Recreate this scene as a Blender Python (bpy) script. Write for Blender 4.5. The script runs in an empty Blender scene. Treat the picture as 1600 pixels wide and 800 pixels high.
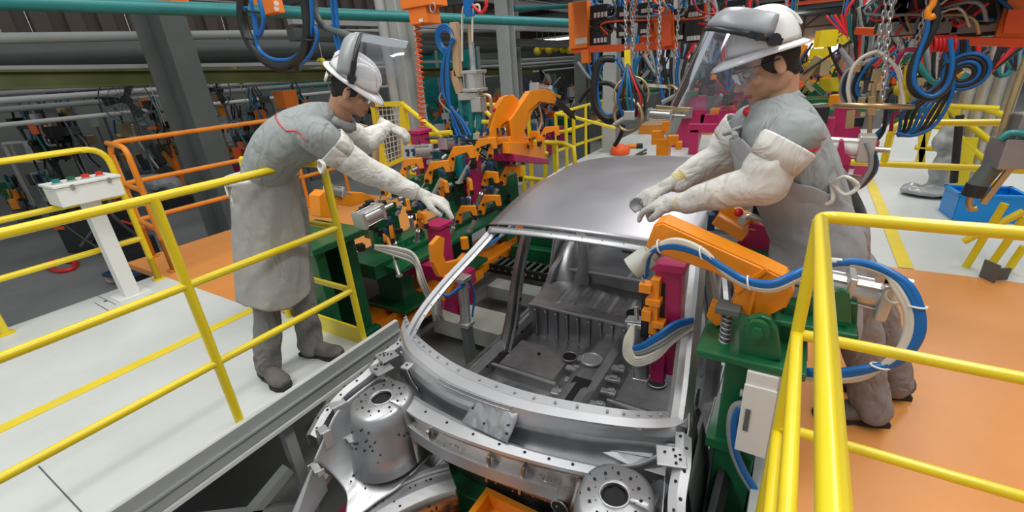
import bpy, math, random
from mathutils import Vector as V, Matrix, Euler
from math import pi, sin, cos, radians as rad
random.seed(7)
SC = bpy.context.scene
COL = SC.collection

# ---------------------------------------------------------------- camera
F_PX = 704.74; CAM_H = 1.47
RX = V((0.853, -0.144, 0.501)); RY = V((0.517, 0.365, -0.775)); RZ = V((-0.071, 0.920, 0.386))
RX.normalize(); RY = (RY - RX * RY.dot(RX)).normalized(); RZ = RX.cross(RY)
cam = bpy.data.cameras.new('camera'); camo = bpy.data.objects.new('camera', cam); COL.objects.link(camo)
cam.sensor_width = 36; cam.lens = 36 * F_PX / 1600; cam.clip_start = .02; cam.clip_end = 400
camo.matrix_world = Matrix(((RX.x, RX.y, RX.z, 0), (RY.x, RY.y, RY.z, 0), (RZ.x, RZ.y, RZ.z, CAM_H), (0, 0, 0, 1)))
SC.camera = camo

# ---------------------------------------------------------------- world, lights, exposure
w = bpy.data.worlds.new('hall_light'); SC.world = w; w.use_nodes = True
w.node_tree.nodes['Background'].inputs[0].default_value = (.90, .96, 1.0, 1)
w.node_tree.nodes['Background'].inputs[1].default_value = .42
def area(name, loc, rot, sx, sy, power, col=(1, 1, 1)):
    l = bpy.data.lights.new(name, 'AREA'); l.shape = 'RECTANGLE'; l.size = sx; l.size_y = sy; l.energy = power; l.color = col
    o = bpy.data.objects.new(name, l); COL.objects.link(o); o.location = loc; o.rotation_euler = rot; return o
area('roof_light', (-2.6, -.5, 5.2), (rad(12), 0, 0), .7, 6, 190, (1, .98, .94))
area('roof_light', (1.6, 2.5, 5.2), (0, rad(14), 0), .8, 7, 210, (1, .98, .94))
area('roof_light', (-1.0, 7.5, 5.6), (0, 0, 0), .8, 7, 190, (1, .98, .94))
area('roof_light', (3.0, 14, 5.8), (0, 0, 0), 1, 10, 330, (1, .97, .92))
area('roof_light', (-7.5, 8, 5.8), (0, 0, 0), 1, 10, 70, (1, .97, .92))
SC.view_settings.view_transform = 'Standard'; SC.view_settings.look = 'None'
SC.view_settings.exposure = 0.0; SC.view_settings.gamma = 1; SC.view_settings.use_curve_mapping = False

# ---------------------------------------------------------------- placing: a pixel of the photo meets a plane of the hall
def ray(px, py):
    c = V((px - 800, 400 - py, -F_PX)); return V((RX.dot(c), RY.dot(c), RZ.dot(c)))
def PZ(px, py, z): r = ray(px, py); return r * ((z - CAM_H) / r.z) + V((0, 0, CAM_H))
def PY(px, py, y): r = ray(px, py); return r * (y / r.y) + V((0, 0, CAM_H))
def PX(px, py, x): r = ray(px, py); return r * (x / r.x) + V((0, 0, CAM_H))

# ---------------------------------------------------------------- materials
def mat(name, col, rough=.5, metal=0, var=.08, scale=6, bump=0, bscale=60, dirt=0, dcol=(.05, .045, .04), coat=0, rvar=.1, emit=None):
    m = bpy.data.materials.new(name); m.use_nodes = True; nt = m.node_tree; N = nt.nodes; L = nt.links
    b = N['Principled BSDF']; tc = N.new('ShaderNodeTexCoord')
    nz = N.new('ShaderNodeTexNoise'); nz.inputs['Scale'].default_value = scale; nz.inputs['Detail'].default_value = 5
    L.new(tc.outputs['Object'], nz.inputs['Vector'])
    r = N.new('ShaderNodeValToRGB'); r.color_ramp.elements[0].position = .3; r.color_ramp.elements[1].position = .7
    r.color_ramp.elements[0].color = (*[max(0, c * (1 - var)) for c in col], 1)
    r.color_ramp.elements[1].color = (*[min(1, c * (1 + var)) for c in col], 1)
    L.new(nz.outputs['Fac'], r.inputs[0]); out = r.outputs[0]
    if dirt:
        n2 = N.new('ShaderNodeTexNoise'); n2.inputs['Scale'].default_value = scale * .45; n2.inputs['Detail'].default_value = 9; n2.inputs['Roughness'].default_value = .7
        L.new(tc.outputs['Object'], n2.inputs['Vector'])
        r2 = N.new('ShaderNodeValToRGB'); r2.color_ramp.elements[0].position = .47; r2.color_ramp.elements[1].position = .72
        r2.color_ramp.elements[1].color = (dirt, dirt, dirt, 1); L.new(n2.outputs['Fac'], r2.inputs[0])
        mx = N.new('ShaderNodeMix'); mx.data_type = 'RGBA'; mx.inputs[7].default_value = (*dcol, 1)
        L.new(r2.outputs[0], mx.inputs[0]); L.new(out, mx.inputs[6]); out = mx.outputs[2]
    L.new(out, b.inputs['Base Color'])
    b.inputs['Metallic'].default_value = metal
    mr = N.new('ShaderNodeMapRange'); mr.inputs[3].default_value = max(.03, rough - rvar); mr.inputs[4].default_value = min(1, rough + rvar)
    L.new(nz.outputs['Fac'], mr.inputs[0]); L.new(mr.outputs[0], b.inputs['Roughness'])
    if coat: b.inputs['Coat Weight'].default_value = coat; b.inputs['Coat Roughness'].default_value = .15
    if bump:
        n3 = N.new('ShaderNodeTexNoise'); n3.inputs['Scale'].default_value = bscale; n3.inputs['Detail'].default_value = 4
        L.new(tc.outputs['Object'], n3.inputs['Vector'])
        bp = N.new('ShaderNodeBump'); bp.inputs['Strength'].default_value = bump; bp.inputs['Distance'].default_value = .01
        L.new(n3.outputs['Fac'], bp.inputs['Height']); L.new(bp.outputs[0], b.inputs['Normal'])
    if emit:
        b.inputs['Emission Color'].default_value = (*col, 1); b.inputs['Emission Strength'].default_value = emit
    return m
MT = {}
MT['steel'] = mat('pressed_steel', (.47, .475, .49), .42, .84, .10, 3, .10, 26, dirt=.25, dcol=(.22, .21, .21))
MT['steel2'] = mat('dark_steel', (.36, .365, .38), .42, .8, .18, 7, .08, 40, dirt=.3, dcol=(.1, .095, .09))
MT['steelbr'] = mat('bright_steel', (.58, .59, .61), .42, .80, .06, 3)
MT['roof'] = mat('roof_steel', (.40, .395, .42), .40, .82, .05, 2.2, .05, 5, dirt=.3, dcol=(.30, .30, .32))
MT['hole'] = mat('dark_hole', (.01, .01, .012), .8, 0)
MT['yellow'] = mat('yellow_paint', (.80, .62, .012), .33, 0, .05, 5, dirt=.35, dcol=(.56, .38, .01), coat=.3)
MT['orange'] = mat('orange_paint', (.84, .27, .008), .36, 0, .08, 6, dirt=.25, dcol=(.45, .13, .01), coat=.2)
MT['orange2'] = mat('orange_rail_paint', (.74, .24, .015), .4, 0, .08, 6, dirt=.3, dcol=(.4, .12, .02))
MT['orangebox'] = mat('orange_cabinet', (.85, .20, .015), .45, 0, .06, 4, dirt=.2)
MT['green'] = mat('green_paint', (.006, .12, .04), .38, 0, .15, 6, dirt=.4, dcol=(.004, .04, .018), coat=.3)
MT['teal'] = mat('teal_paint', (.01, .19, .19), .4, 0, .1, 6, dirt=.2)
MT['magenta'] = mat('magenta_paint', (.42, .012, .10), .4, 0, .1, 6, dirt=.35, dcol=(.16, .008, .04), coat=.2)
MT['white'] = mat('white_paint', (.72, .73, .70), .5, 0, .04, 3, dirt=.2, dcol=(.45, .44, .40))
MT['grey'] = mat('grey_paint', (.36, .38, .37), .5, 0, .06, 3, dirt=.25, dcol=(.2, .2, .19))
MT['dgrey'] = mat('dark_grey_paint', (.10, .115, .11), .5, 0, .08, 3, dirt=.25, dcol=(.05, .05, .05))
MT['black'] = mat('black_rubber', (.012, .012, .013), .5, 0, .2, 8)
MT['blue'] = mat('blue_hose', (.004, .12, .38), .35, 0, .1, 10)
MT['bluebox'] = mat('blue_plastic', (.0, .26, .72), .35, 0, .06, 5)
MT['cream'] = mat('cream_cable', (.60, .55, .47), .5, 0, .1, 12)
MT['gcable'] = mat('grey_cable', (.25, .27, .28), .5, 0, .1, 12)
MT['red'] = mat('red_plastic', (.62, .02, .02), .4, 0, .1, 12)
MT['redrail'] = mat('red_orange_paint', (.82, .10, .01), .4, 0, .08, 6)
MT['alu'] = mat('aluminium', (.60, .60, .58), .34, .75, .08, 8, dirt=.2, dcol=(.3, .29, .27))
MT['brass'] = mat('brass', (.52, .40, .22), .35, .8, .1, 8)
MT['tan'] = mat('tan_laminate', (.46, .30, .17), .5, 0, .1, 8)
MT['zinc'] = mat('zinc_chain', (.55, .55, .54), .3, .8, .2, 30)
MT['cable'] = mat('black_cable', (.015, .016, .018), .42, 0, .2, 8)
MT['clearwrap'] = mat('plastic_wrap', (.35, .37, .38), .2, 0, .3, 5, .6, 14)

# ---------------------------------------------------------------- mesh builder
def frame(d, up=None):
    d = V(d).normalized(); u = V(up) if up is not None else (V((0, 0, 1)) if abs(d.z) < .95 else V((0, 1, 0)))
    s = d.cross(u)
    if s.length < 1e-6: s = d.cross(V((1, 0, 0)))
    s.normalize(); return s, s.cross(d), d
def spline(pts, k=6, closed=False):
    pts = [V(p) for p in pts]; n = len(pts)
    if n < 3: return pts
    out = []
    for i in range(n if closed else n - 1):
        if closed: a, b, c, d = pts[i - 1], pts[i], pts[(i + 1) % n], pts[(i + 2) % n]
        else: a, b, c, d = pts[max(i - 1, 0)], pts[i], pts[i + 1], pts[min(i + 2, n - 1)]
        for j in range(k):
            t = j / k
            out.append(.5 * ((2 * b) + (c - a) * t + (2 * a - 5 * b + 4 * c - d) * t * t + (3 * b - a - 3 * c + d) * t ** 3))
    if not closed: out.append(pts[-1])
    return out
class M:
    def __init__(s): s.v = []; s.f = []; s.m = []; s.s = []
    def add(s, vs, fs, m=0, sm=False):
        o = len(s.v); s.v += [tuple(v) for v in vs]
        for f in fs: s.f.append([i + o for i in f]); s.m.append(m); s.s.append(sm)
        return s
    def box(s, c, d, rz=0, m=0, rot=None):
        c = V(c); R = rot if rot is not None else Matrix.Rotation(rz, 3, 'Z')
        vs = [c + R @ V((x * d[0] / 2, y * d[1] / 2, z * d[2] / 2)) for x in (-1, 1) for y in (-1, 1) for z in (-1, 1)]
        return s.add(vs, [(0, 1, 3, 2), (4, 6, 7, 5), (0, 4, 5, 1), (2, 3, 7, 6), (0, 2, 6, 4), (1, 5, 7, 3)], m)
    def bx(s, a, b, m=0):
        a = V(a); b = V(b); return s.box((a + b) / 2, [abs(b[i] - a[i]) for i in range(3)], 0, m)
    def beam(s, p, q, w, h=None, up=None, m=0):
        p = V(p); q = V(q); h = h or w; a, b, d = frame(q - p, up)
        vs = [e + a * x * w / 2 + b * y * h / 2 for e in (p, q) for x, y in ((-1, -1), (1, -1), (1, 1), (-1, 1))]
        return s.add(vs, [(3, 2, 1, 0), (4, 5, 6, 7), (0, 1, 5, 4), (1, 2, 6, 5), (2, 3, 7, 6), (3, 0, 4, 7)], m)
    def ibeam(s, p, q, w, h, t=.02, up=None, m=0):
        p = V(p); q = V(q); a, b, d = frame(q - p, up)
        s.beam(p + b * (h - t) / 2, q + b * (h - t) / 2, w, t, up, m); s.beam(p - b * (h - t) / 2, q - b * (h - t) / 2, w, t, up, m)
        return s.beam(p, q, t, h - t, up, m)
    def cyl(s, p, q, r, r2=None, n=14, m=0, cap=True, sm=True):
        p = V(p); q = V(q); r2 = r if r2 is None else r2; a, b, d = frame(q - p)
        vs = [e + (a * cos(t) + b * sin(t)) * rr for e, rr in ((p, r), (q, r2)) for t in [2 * pi * i / n for i in range(n)]]
        s.add(vs, [(i, i + n, (i + 1) % n + n, (i + 1) % n)[::-1] for i in range(n)], m, sm)
        if cap: s.add(vs[:n], [list(range(n))], m); s.add(vs[n:], [list(range(n))[::-1]], m)
        return s
    def tube(s, pts, r, n=8, k=6, closed=False, m=0, smooth=True, flat=None):
        P = spline(pts, k, closed) if smooth else [V(p) for p in pts]
        N = len(P); rings = []; prev = None
        for i in range(N):
            if closed: d = P[(i + 1) % N] - P[i - 1]
            else: d = P[min(i + 1, N - 1)] - P[max(i - 1, 0)]
            if d.length < 1e-9: d = V((0, 0, 1))
            d.normalize()
            if prev is None: a, b, _ = frame(d)
            else:
                a = prev - d * prev.dot(d)
                a = a.normalized() if a.length > 1e-6 else frame(d)[0]
                b = a.cross(d)
            prev = a
            rr = r[0] + (r[1] - r[0]) * i / (N - 1) if isinstance(r, (tuple, list)) else r
            rings.append([P[i] + a * cos(2 * pi * j / n) * rr + b * sin(2 * pi * j / n) * rr * (flat or 1) for j in range(n)])
        vs = [v for rg in rings for v in rg]; fs = []
        for i in range(N if closed else N - 1):
            for j in range(n):
                fs.append((i * n + j, i * n + (j + 1) % n, ((i + 1) % N) * n + (j + 1) % n, ((i + 1) % N) * n + j))
        s.add(vs, fs, m, True)
        if not closed: s.add(rings[0], [list(range(n))[::-1]], m); s.add(rings[-1], [list(range(n))], m)
        return s
    def lathe(s, p, axis, prof, n=18, m=0, sm=True):   # prof: (radius, distance along axis)
        p = V(p); a, b, d = frame(axis); vs = []
        for r, h in prof: vs += [p + d * h + (a * cos(2 * pi * i / n) + b * sin(2 * pi * i / n)) * max(r, 1e-5) for i in range(n)]
        fs = [(k * n + i, k * n + (i + 1) % n, (k + 1) * n + (i + 1) % n, (k + 1) * n + i) for k in range(len(prof) - 1) for i in range(n)]
        return s.add(vs, fs, m, sm)
    def ring(s, c, axis, R, r, n=24, k=8, m=0, sq=1):
        c = V(c); a, b, d = frame(axis)
        return s.tube([c + a * cos(2 * pi * i / n) * R + b * sin(2 * pi * i / n) * R * sq for i in range(n)], r, k, 1, True, m, False)
    def ball(s, c, r, n=12, m=0, rot=None):
        c = V(c); r = (r, r, r) if not isinstance(r, (tuple, list, V)) else r; vs = []; h = n // 2 + 1
        for i in range(h + 1):
            t = pi * i / h
            for j in range(n):
                q = V((r[0] * sin(t) * cos(2 * pi * j / n), r[1] * sin(t) * sin(2 * pi * j / n), r[2] * cos(t)))
                vs.append(c + (rot @ q if rot is not None else q))
        return s.add(vs, [(i * n + j, (i + 1) * n + j, (i + 1) * n + (j + 1) % n, i * n + (j + 1) % n) for i in range(h) for j in range(n)], m, True)
    def plate(s, poly, t, m=0):       # planar polygon given thickness t along its normal
        P = [V(p) for p in poly]; n = len(P); nr = V((0, 0, 0))
        for i in range(n): nr += P[i].cross(P[(i + 1) % n])
        nr.normalize(); vs = [p + nr * t / 2 for p in P] + [p - nr * t / 2 for p in P]
        return s.add(vs, [list(range(n)), list(range(2 * n - 1, n - 1, -1))] + [(i, i + n, (i + 1) % n + n, (i + 1) % n) for i in range(n)], m)
    def grid(s, rows, m=0, sm=True):
        n = len(rows[0]); vs = [p for r in rows for p in r]
        return s.add(vs, [(i * n + j, i * n + j + 1, (i + 1) * n + j + 1, (i + 1) * n + j) for i in range(len(rows) - 1) for j in range(n - 1)], m, sm)
    def loft(s, curves, k=6, kk=1, m=0, sm=True):      # curves with the same number of control points
        rows = [spline(c, k) for c in curves]
        if kk > 1:
            cols = [spline([r[j] for r in rows], kk) for j in range(len(rows[0]))]
            rows = [[c[i] for c in cols] for i in range(len(cols[0]))]
        return s.grid(rows, m, sm)
    def helix(s, p, q, R, r, turns, n=5, m=0, ph=0, per=10):
        p = V(p); q = V(q); a, b, d = frame(q - p); N = int(turns * per)
        return s.tube([p + (q - p) * i / N + (a * cos(2 * pi * turns * i / N + ph) + b * sin(2 * pi * turns * i / N + ph)) * R for i in range(N + 1)], r, n, 1, False, m, False)
def wloc(o):
    l = V((0, 0, 0))
    while o is not None: l += o.location; o = o.parent
    return l
SMALL = {'spot_weld', 'weld_stud', 'bolt_hole', 'apron_hole', 'rail_hole', 'gusset_hole', 'flange_hole', 'bracket_hole', 'pillar_hole', 'sill_hole', 'bolt_head', 'fitting', 'valve_block', 'cable_tie', 'lace', 'tie_rod', 'stripe', 'connector', 'wire_guard', 'heel_board_bead', 'red_sleeve', 'pressed_groove', 'tray_edge', 'fixture_bolt'}
AUTOSPLIT = {'end_cap', 'frame_rail', 'floor_hole', 'jaw', 'hole_rim', 'bulkhead_hole', 'slide_block', 'side_band', 'gun_head', 'machine_block', 'magenta_frame', 'terminal_block', 'arm_plate', 'spring_seat', 'support', 'hook', 'pink_hose', 'yellow_tool', 'gate_post', 'orange_bracket', 'angle', 'cable_gland', 'stored_part', 'rib', 'socket', 'gun_bar', 'flange', 'panel_flange', 'magenta_bracket', 'tunnel_bracket', 'laminated_bar', 'handling_ring', 'hose', 'post_rib', 'trunnion', 'car_support', 'jaw_pair', 'wire_guard_x', 'gripper', 'eye', 'iris', 'eyebrow', 'bracket_ear', 'pivot_bracket', 'magenta_lever', 'vertical_bead'}
def pieces_of(mb):
    """the separate pieces of a builder, found by shared corners"""
    key = {}; par = list(range(len(mb.f)))
    def find(i):
        while par[i] != i: par[i] = par[par[i]]; i = par[i]
        return i
    for i, f in enumerate(mb.f):
        for v in f:
            c = tuple(round(x, 4) for x in mb.v[v])
            if c in key: par[find(i)] = find(key[c])
            else: key[c] = i
    g = {}
    for i in range(len(mb.f)): g.setdefault(find(i), []).append(i)
    out = []
    for fs in g.values():
        q = M(); mp = {}
        for i in fs:
            f = []
            for v in mb.f[i]:
                if v not in mp: mp[v] = len(q.v); q.v.append(mb.v[v])
                f.append(mp[v])
            q.f.append(f); q.m.append(mb.m[i]); q.s.append(mb.s[i])
        out.append(q)
    return out
def part(name, mb, mats, parent=None, label=None, **kw):
    if label: kw["label"] = label
    if name in AUTOSPLIT and parent is not None:
        ps = pieces_of(mb)
        if 1 < len(ps) <= 40:
            os_ = [part1(name, p, mats, parent, **kw) for p in ps]; return os_[0]
    return part1(name, mb, mats, parent, **kw)
def part1(name, mb, mats, parent=None, label=None, bev=0, solid=0, sub=0, stuff=False, off=0):
    me = bpy.data.meshes.new(name); l = wloc(parent) if parent is not None else V((0, 0, 0))
    me.from_pydata([(v[0] - l.x, v[1] - l.y, v[2] - l.z) for v in mb.v], [], mb.f)
    if not isinstance(mats, (list, tuple)): mats = [mats]
    for k in mats: me.materials.append(MT[k] if isinstance(k, str) else k)
    me.polygons.foreach_set('material_index', mb.m); me.polygons.foreach_set('use_smooth', mb.s); me.update()
    o = bpy.data.objects.new(name, me); COL.objects.link(o)
    if parent is not None: o.parent = parent
    if label: o['label'] = label
    if solid: q = o.modifiers.new('s', 'SOLIDIFY'); q.thickness = solid; q.offset = off
    if sub: q = o.modifiers.new('u', 'SUBSURF'); q.levels = sub; q.render_levels = sub
    if bev: q = o.modifiers.new('b', 'BEVEL'); q.width = bev; q.segments = 2; q.limit_method = 'ANGLE'; q.angle_limit = rad(40)
    if stuff or name in SMALL: o['kind'] = 'stuff'
    return o
def thing(name, label, cat, loc=(0, 0, 0), group=None):
    o = bpy.data.objects.new(name, None); COL.objects.link(o); o.location = loc; o.empty_display_size = .1
    o['label'] = label; o['category'] = cat
    if group: o['group'] = group
    return o
def tag(o, label, cat, group=None, kind=None):
    o['label'] = label; o['category'] = cat
    if group: o['group'] = group
    if kind: o['kind'] = kind
    return o
def struct(name, mb, mats, parent=None, **k):
    o = part(name, mb, mats, parent, **k)
    if parent is None: o['kind'] = 'structure'
    return o
def dup(root, loc, label=None, group=None, rz=0):
    def rec(o, par):
        c = o.copy(); COL.objects.link(c); c.parent = par
        for ch in o.children: rec(ch, c)
        return c
    kids = list(root.children); r = root.copy(); COL.objects.link(r); r.location = loc; r.rotation_euler.z += rz
    for ch in kids: rec(ch, r)
    if label: r['label'] = label
    if group: r['group'] = group
    return r
# ================================================================ SETTING
MT['floorw'] = mat('white_deck_paint', (.60, .63, .61), .42, 0, .05, 1.2, .04, 30, dirt=.35, dcol=(.42, .42, .40), rvar=.12)
MT['flooro'] = mat('orange_deck_paint', (.72, .29, .075), .36, 0, .05, 1.0, .05, 18, dirt=.4, dcol=(.58, .17, .03), rvar=.12)
MT['floorg'] = mat('concrete', (.20, .205, .20), .6, 0, .12, .9, .1, 40, dirt=.5, dcol=(.10, .10, .10))
MT['stripe'] = mat('yellow_floor_paint', (.78, .60, .03), .5, 0, .06, 4, dirt=.5, dcol=(.60, .52, .20))
MT['clad'] = mat('beige_cladding', (.20, .15, .125), .6, 0, .06, 1)
MT['wallfar'] = mat('pink_beige_wall', (.72, .50, .38), .7, 0, .05, 1)
MT['lit'] = mat('lit_skylight', (1, .98, .93), .5, 0, 0, 1, emit=3.0)
MT['ceil'] = mat('ceiling_sheet', (.30, .30, .28), .6, 0, .1, .5)
m = M(); m.bx((-22, -4, -1.0), (24, 112, -.85)); struct('floor', m, 'floorg')
# decks: white and orange plates
m = M(); m.bx((-4.66, -1.5, -.06), (-2.03, 1.42, 0)); m.bx((-2.95, 1.42, -.06), (-2.03, 1.47, 0)); dk = struct('trim_1', m, 'floorw')
m = M(); m.bx((-5.35, 1.423, -.06), (-2.9, 4.1, -.004)); struct('trim_2', m, 'flooro')
m = M(); m.bx((.10, -1.2, -.06), (4.5, 3.77, 0)); struct('trim_3', m, 'flooro')
m = M(); m.bx((.22, 3.773, -.06), (13, 11, -.003)); m.bx((-3.0, 5.9, -.06), (.22, 11, -.003)); struct('trim_4', m, 'floorw')
for (x, y0, y1, nm) in ((-3.20, -1.5, 1.418, 'trim_5'), (.73, 3.78, 9.5, 'trim_6')):
    m = M(); m.bx((x, y0, .0005), (x + .085, y1, .0025)); struct(nm, m, 'stripe')
m = M()                                                     # seams between the deck plates
for a, b in (((60, 728), (130, 803)), ((148, 473), (172, 487))):
    p = PZ(*a, .001); q = PZ(*b, .001); m.beam(p, q, .005, .002)
m.beam((-4.66, .98, .001), (-4.3, .98, .001), .004, .002)
struct('trim_7', m, 'dgrey')
m = M()
for px, py in ((165, 471), (215, 452), (185, 483), (238, 461)): m.cyl(PZ(px, py, 0), PZ(px, py, 0) + V((0, 0, .006)), .012, n=8)
struct('trim_8', m, 'dgrey')
# kick plate of the left deck and its under-frame
m = M(); m.bx((-2.03, -1.5, -.10), (-2.00, 1.70, .035)); m.bx((-2.05, -1.5, -.035), (-1.985, 1.70, -.025)); struct('trim_9', m, 'grey')
m = M(); m.bx((-2.045, -1.5, -.128), (-1.99, 1.66, -.108)); m.bx((-2.03, -1.5, .0352), (-2.0, 1.70, .037)); struct('trim_10', m, 'white')
m = M(); m.bx((-2.45, 1.44, 0), (-2.035, 1.455, .11)); struct('trim_11', m, 'yellow')
for k, (a, b) in enumerate((((-2.1, .9, -.1), (-2.1, .9, -.85)), ((-2.1, -.2, -.1), (-2.1, -.2, -.85)), ((-2.1, .9, -.8), (-2.1, .2, -.15)), ((-2.1, -.15, -.8), (-2.1, .85, -.45)), ((-2.1, 1.5, -.1), (-2.1, 1.5, -.85)), ((-3.4, .9, -.1), (-3.4, .9, -.85)))):
    m = M(); m.beam(a, b, .055); struct('trim_%d' % (12 + k), m, 'grey')
# edge angles of the right deck
m = M(); m.bx((.04, -1.2, -.16), (.10, 3.77, .01)); struct('trim_18', m, 'grey')
m = M(); m.bx((.04, -1.2, -.85), (.06, 3.77, -.16)); struct('trim_19', m, 'dgrey')
# hall shell, far away
m = M(); m.bx((-22, 110, -.85), (24, 110.3, 12)); wf = struct('wall_far', m, 'wallfar')
m = M()
for x in range(-20, 24, 6):
    m.beam((x, 109.9, -.8), (x, 109.9, 7), .35); m.beam((x, 109.9, 4.4), (x + 3, 109.9, 6.8), .2); m.beam((x + 6, 109.9, 4.4), (x + 3, 109.9, 6.8), .2)
m.beam((-22, 109.9, 4.4), (24, 109.9, 4.4), .25); m.beam((-22, 109.9, 6.9), (24, 109.9, 6.9), .25); struct('trim_20', m, 'clad')
a = PY(1258, 66, 109.7); b = PY(1306, 88, 109.7)
m = M(); m.bx((a.x, 109.6, -.5), (b.x, 109.8, a.z)); struct('window_1', m, 'lit')
m = M()
for k in range(1, 5): x = a.x + (b.x - a.x) * k / 5; m.bx((x - .06, 109.5, -.5), (x + .06, 109.6, a.z))
struct('trim_21', m, 'clad')
m = M()
for k in range(80):                                          # corrugated cladding on the left wall
    y = -3 + k * .9; m.bx((-21.7, y, -.85), (-21.5, y + .45, 11)); m.bx((-21.9, y, -.85), (-21.7, y + .9, 11))
struct('wall_left', m, 'clad')
MT['wallg'] = mat('grey_green_wall', (.20, .21, .19), .7, 0, .1, .6, dirt=.3, dcol=(.08, .08, .07))
m = M(); m.bx((-17.2, -3, -.85), (-17, 60, 3.1)); struct('trim_35', m, 'wallg')
m = M(); m.bx((23.5, -3, -.85), (23.8, 110, 9)); struct('wall_right', m, 'wallfar')
m = M(); m.bx((-22, 30, 7.2), (24, 110, 7.4)); struct('ceiling', m, 'ceil')
for k, (y0, y1) in enumerate([(y, y + 1.0) for y in range(32, 110, 7)]):
    m = M(); m.ibeam((-22, y0, 6.7), (24, y0, 6.7), .3, .7, .06); struct('trim_%d' % (22 + k), m, 'grey')
m = M()
for k in range(11): m.ibeam((-20 + k * 4.2, 30, 7.0), (-20 + k * 4.2, 109, 7.0), .12, .3, .04)
struct('trim_34', m, 'grey')
k = 2
for (px, py, wx, wy) in ((1314, 19, 5.2, 10), (1242, 15, 5.2, 10), (1208, 20, 5, 8), (1392, 12, 4.5, 9)):
    p = PZ(px, py, 7.0); m = M(); m.bx((p.x - wx / 2 * .55, p.y - wy / 2, 7.10), (p.x + wx / 2 * .55, p.y + wy / 2, 7.17)); struct('window_%d' % k, m, 'lit'); k += 1

# ================================================================ BEAMS, PIPES, COLUMNS
def run(name, label, cat, a, xa, b, xb, w_, h_, mt, kind='beam', ext=(.3, .3)):
    p = PX(*a, xa); q = PX(*b, xb); d = q - p; p = p - d * ext[0]; q = q + d * ext[1]; m = M()
    if kind == 'pipe': m.cyl(p, q, w_, n=16)
    elif kind == 'i': m.ibeam(p, q, w_, h_, .03)
    else: m.beam(p, q, w_, h_)
    return tag(part(name, m, mt), label, cat)
run('overhead_pipe', 'long teal pipe across the top left, in front of the grey duct', 'pipe', (0, 3), -5.0, (740, 30), -3.6, .055, 0, 'teal', 'pipe', (.3, .6))
run('overhead_pipe', 'thin pale grey tube just above the grey duct on the left', 'pipe', (0, 60), -9.2, (590, 50), -9.2, .07, 0, 'grey', 'pipe', (.3, 1.2))
run('overhead_duct', 'wide grey duct running behind the left columns', 'duct', (0, 88), -10.2, (590, 76), -10.2, .22, 0, 'dgrey', 'pipe', (.3, 1.2))
run('crane_rail', 'pale top rail above the olive conveyor beam', 'rail', (0, 107), -9.0, (590, 98), -9.0, .12, .06, 'grey', 'beam', (.3, 1.2))
MT['olive'] = mat('olive_paint', (.10, .11, .03), .5, 0, .2, 2)
run('conveyor_beam', 'olive green conveyor beam under the grey duct', 'beam', (0, 125), -8.9, (590, 115), -8.9, .2, .24, 'olive', 'i', (.3, 1.2))
run('overhead_pipe', 'short teal pipe high behind the orange cabinet', 'pipe', (830, 12), -5.0, (905, 9), -5.0, .05, 0, 'teal', 'pipe', (.3, .6))
run('roof_beam', 'pale grey roof beam behind the two middle columns', 'beam', (620, 38), -6.5, (900, 48), -6.0, .14, .10, 'grey', 'beam', (.3, .3))
run('roof_beam', 'wide grey beam carried by the middle columns', 'beam', (620, 60), -7, (900, 70), -6.4, .2, .18, 'dgrey', 'beam', (.3, .3))
def column(px0, py0, px1, py1, y, w_, d_, label, mt='grey', zt=7.0, pipe=None):
    a = PY(px1, py1, y); t = thing('steel_column', label, 'column', (a.x, a.y, -.85))
    m = M(); m.bx((a.x - w_ / 2, y - d_ / 2, -.85), (a.x + w_ / 2, y - d_ / 2 + .025, zt)); part('flange', m, mt, t)
    m = M(); m.bx((a.x - w_ / 2, y + d_ / 2 - .025, -.85), (a.x + w_ / 2, y + d_ / 2, zt)); part('flange', m, mt, t)
    m = M(); m.bx((a.x - .015, y - d_ / 2 + .025, -.85), (a.x + .015, y + d_ / 2 - .025, zt)); part('web', m, mt, t)
    m = M(); m.bx((a.x - w_ / 2 - .1, y - d_ / 2 - .1, -.85), (a.x + w_ / 2 + .1, y + d_ / 2 + .1, -.82)); part('base_plate', m, mt, t)
    if pipe: m = M(); m.cyl((a.x + pipe[0], y + pipe[1], -.85), (a.x + pipe[0], y + pipe[1], zt), pipe[2]); part('drain_pipe', m, 'grey', t)
    return t
# the big dark box column on the left
a = PY(347, 300, 3.6)
t = thing('steel_column', 'broad dark grey box column behind the orange railing', 'column', (a.x, a.y, -.85))
m = M(); m.box((a.x, 3.6, 3.0), (.42, .30, 7.7)); part('shaft', m, 'dgrey', t, bev=.01)
m = M(); m.box((a.x - .215, 3.45, 3.0), (.02, .34, 7.7)); m.box((a.x + .215, 3.6, 3.0), (.02, .34, 7.7)); part('flange', m, 'dgrey', t)
m = M(); m.box((a.x, 3.6, -.835), (.7, .6, .03)); part('base_plate', m, 'dgrey', t)
for dx, r in ((-.35, .012), (-.40, .02)):
    m = M(); m.cyl((a.x + dx, 3.45, -.8), (a.x + dx, 3.45, 3.2), r, n=8); part('conduit', m, 'grey', t)
column(605, 0, 646, 200, 4.6, .27, .30, 'pale grey column with a round pipe, behind the left worker helmet', 'grey', pipe=(-.06, -.19, .06))
column(795, 100, 797, 150, 8.2, .26, .26, 'grey column standing left of the orange clamp arms', 'grey')
column(805, 100, 808, 150, 12, .26, .26, 'thin grey column further back behind the orange clamp arms', 'grey')
column(908, 120, 910, 150, 8.4, .22, .22, 'dark column under the tall orange cabinet', 'dgrey')
column(955, 120, 955, 180, 7.6, .22, .22, 'ribbed grey column right of the black hose loop', 'grey')
column(1062, 120, 1058, 140, 8.8, .24, .24, 'grey column behind the hanging chains', 'grey')
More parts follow.
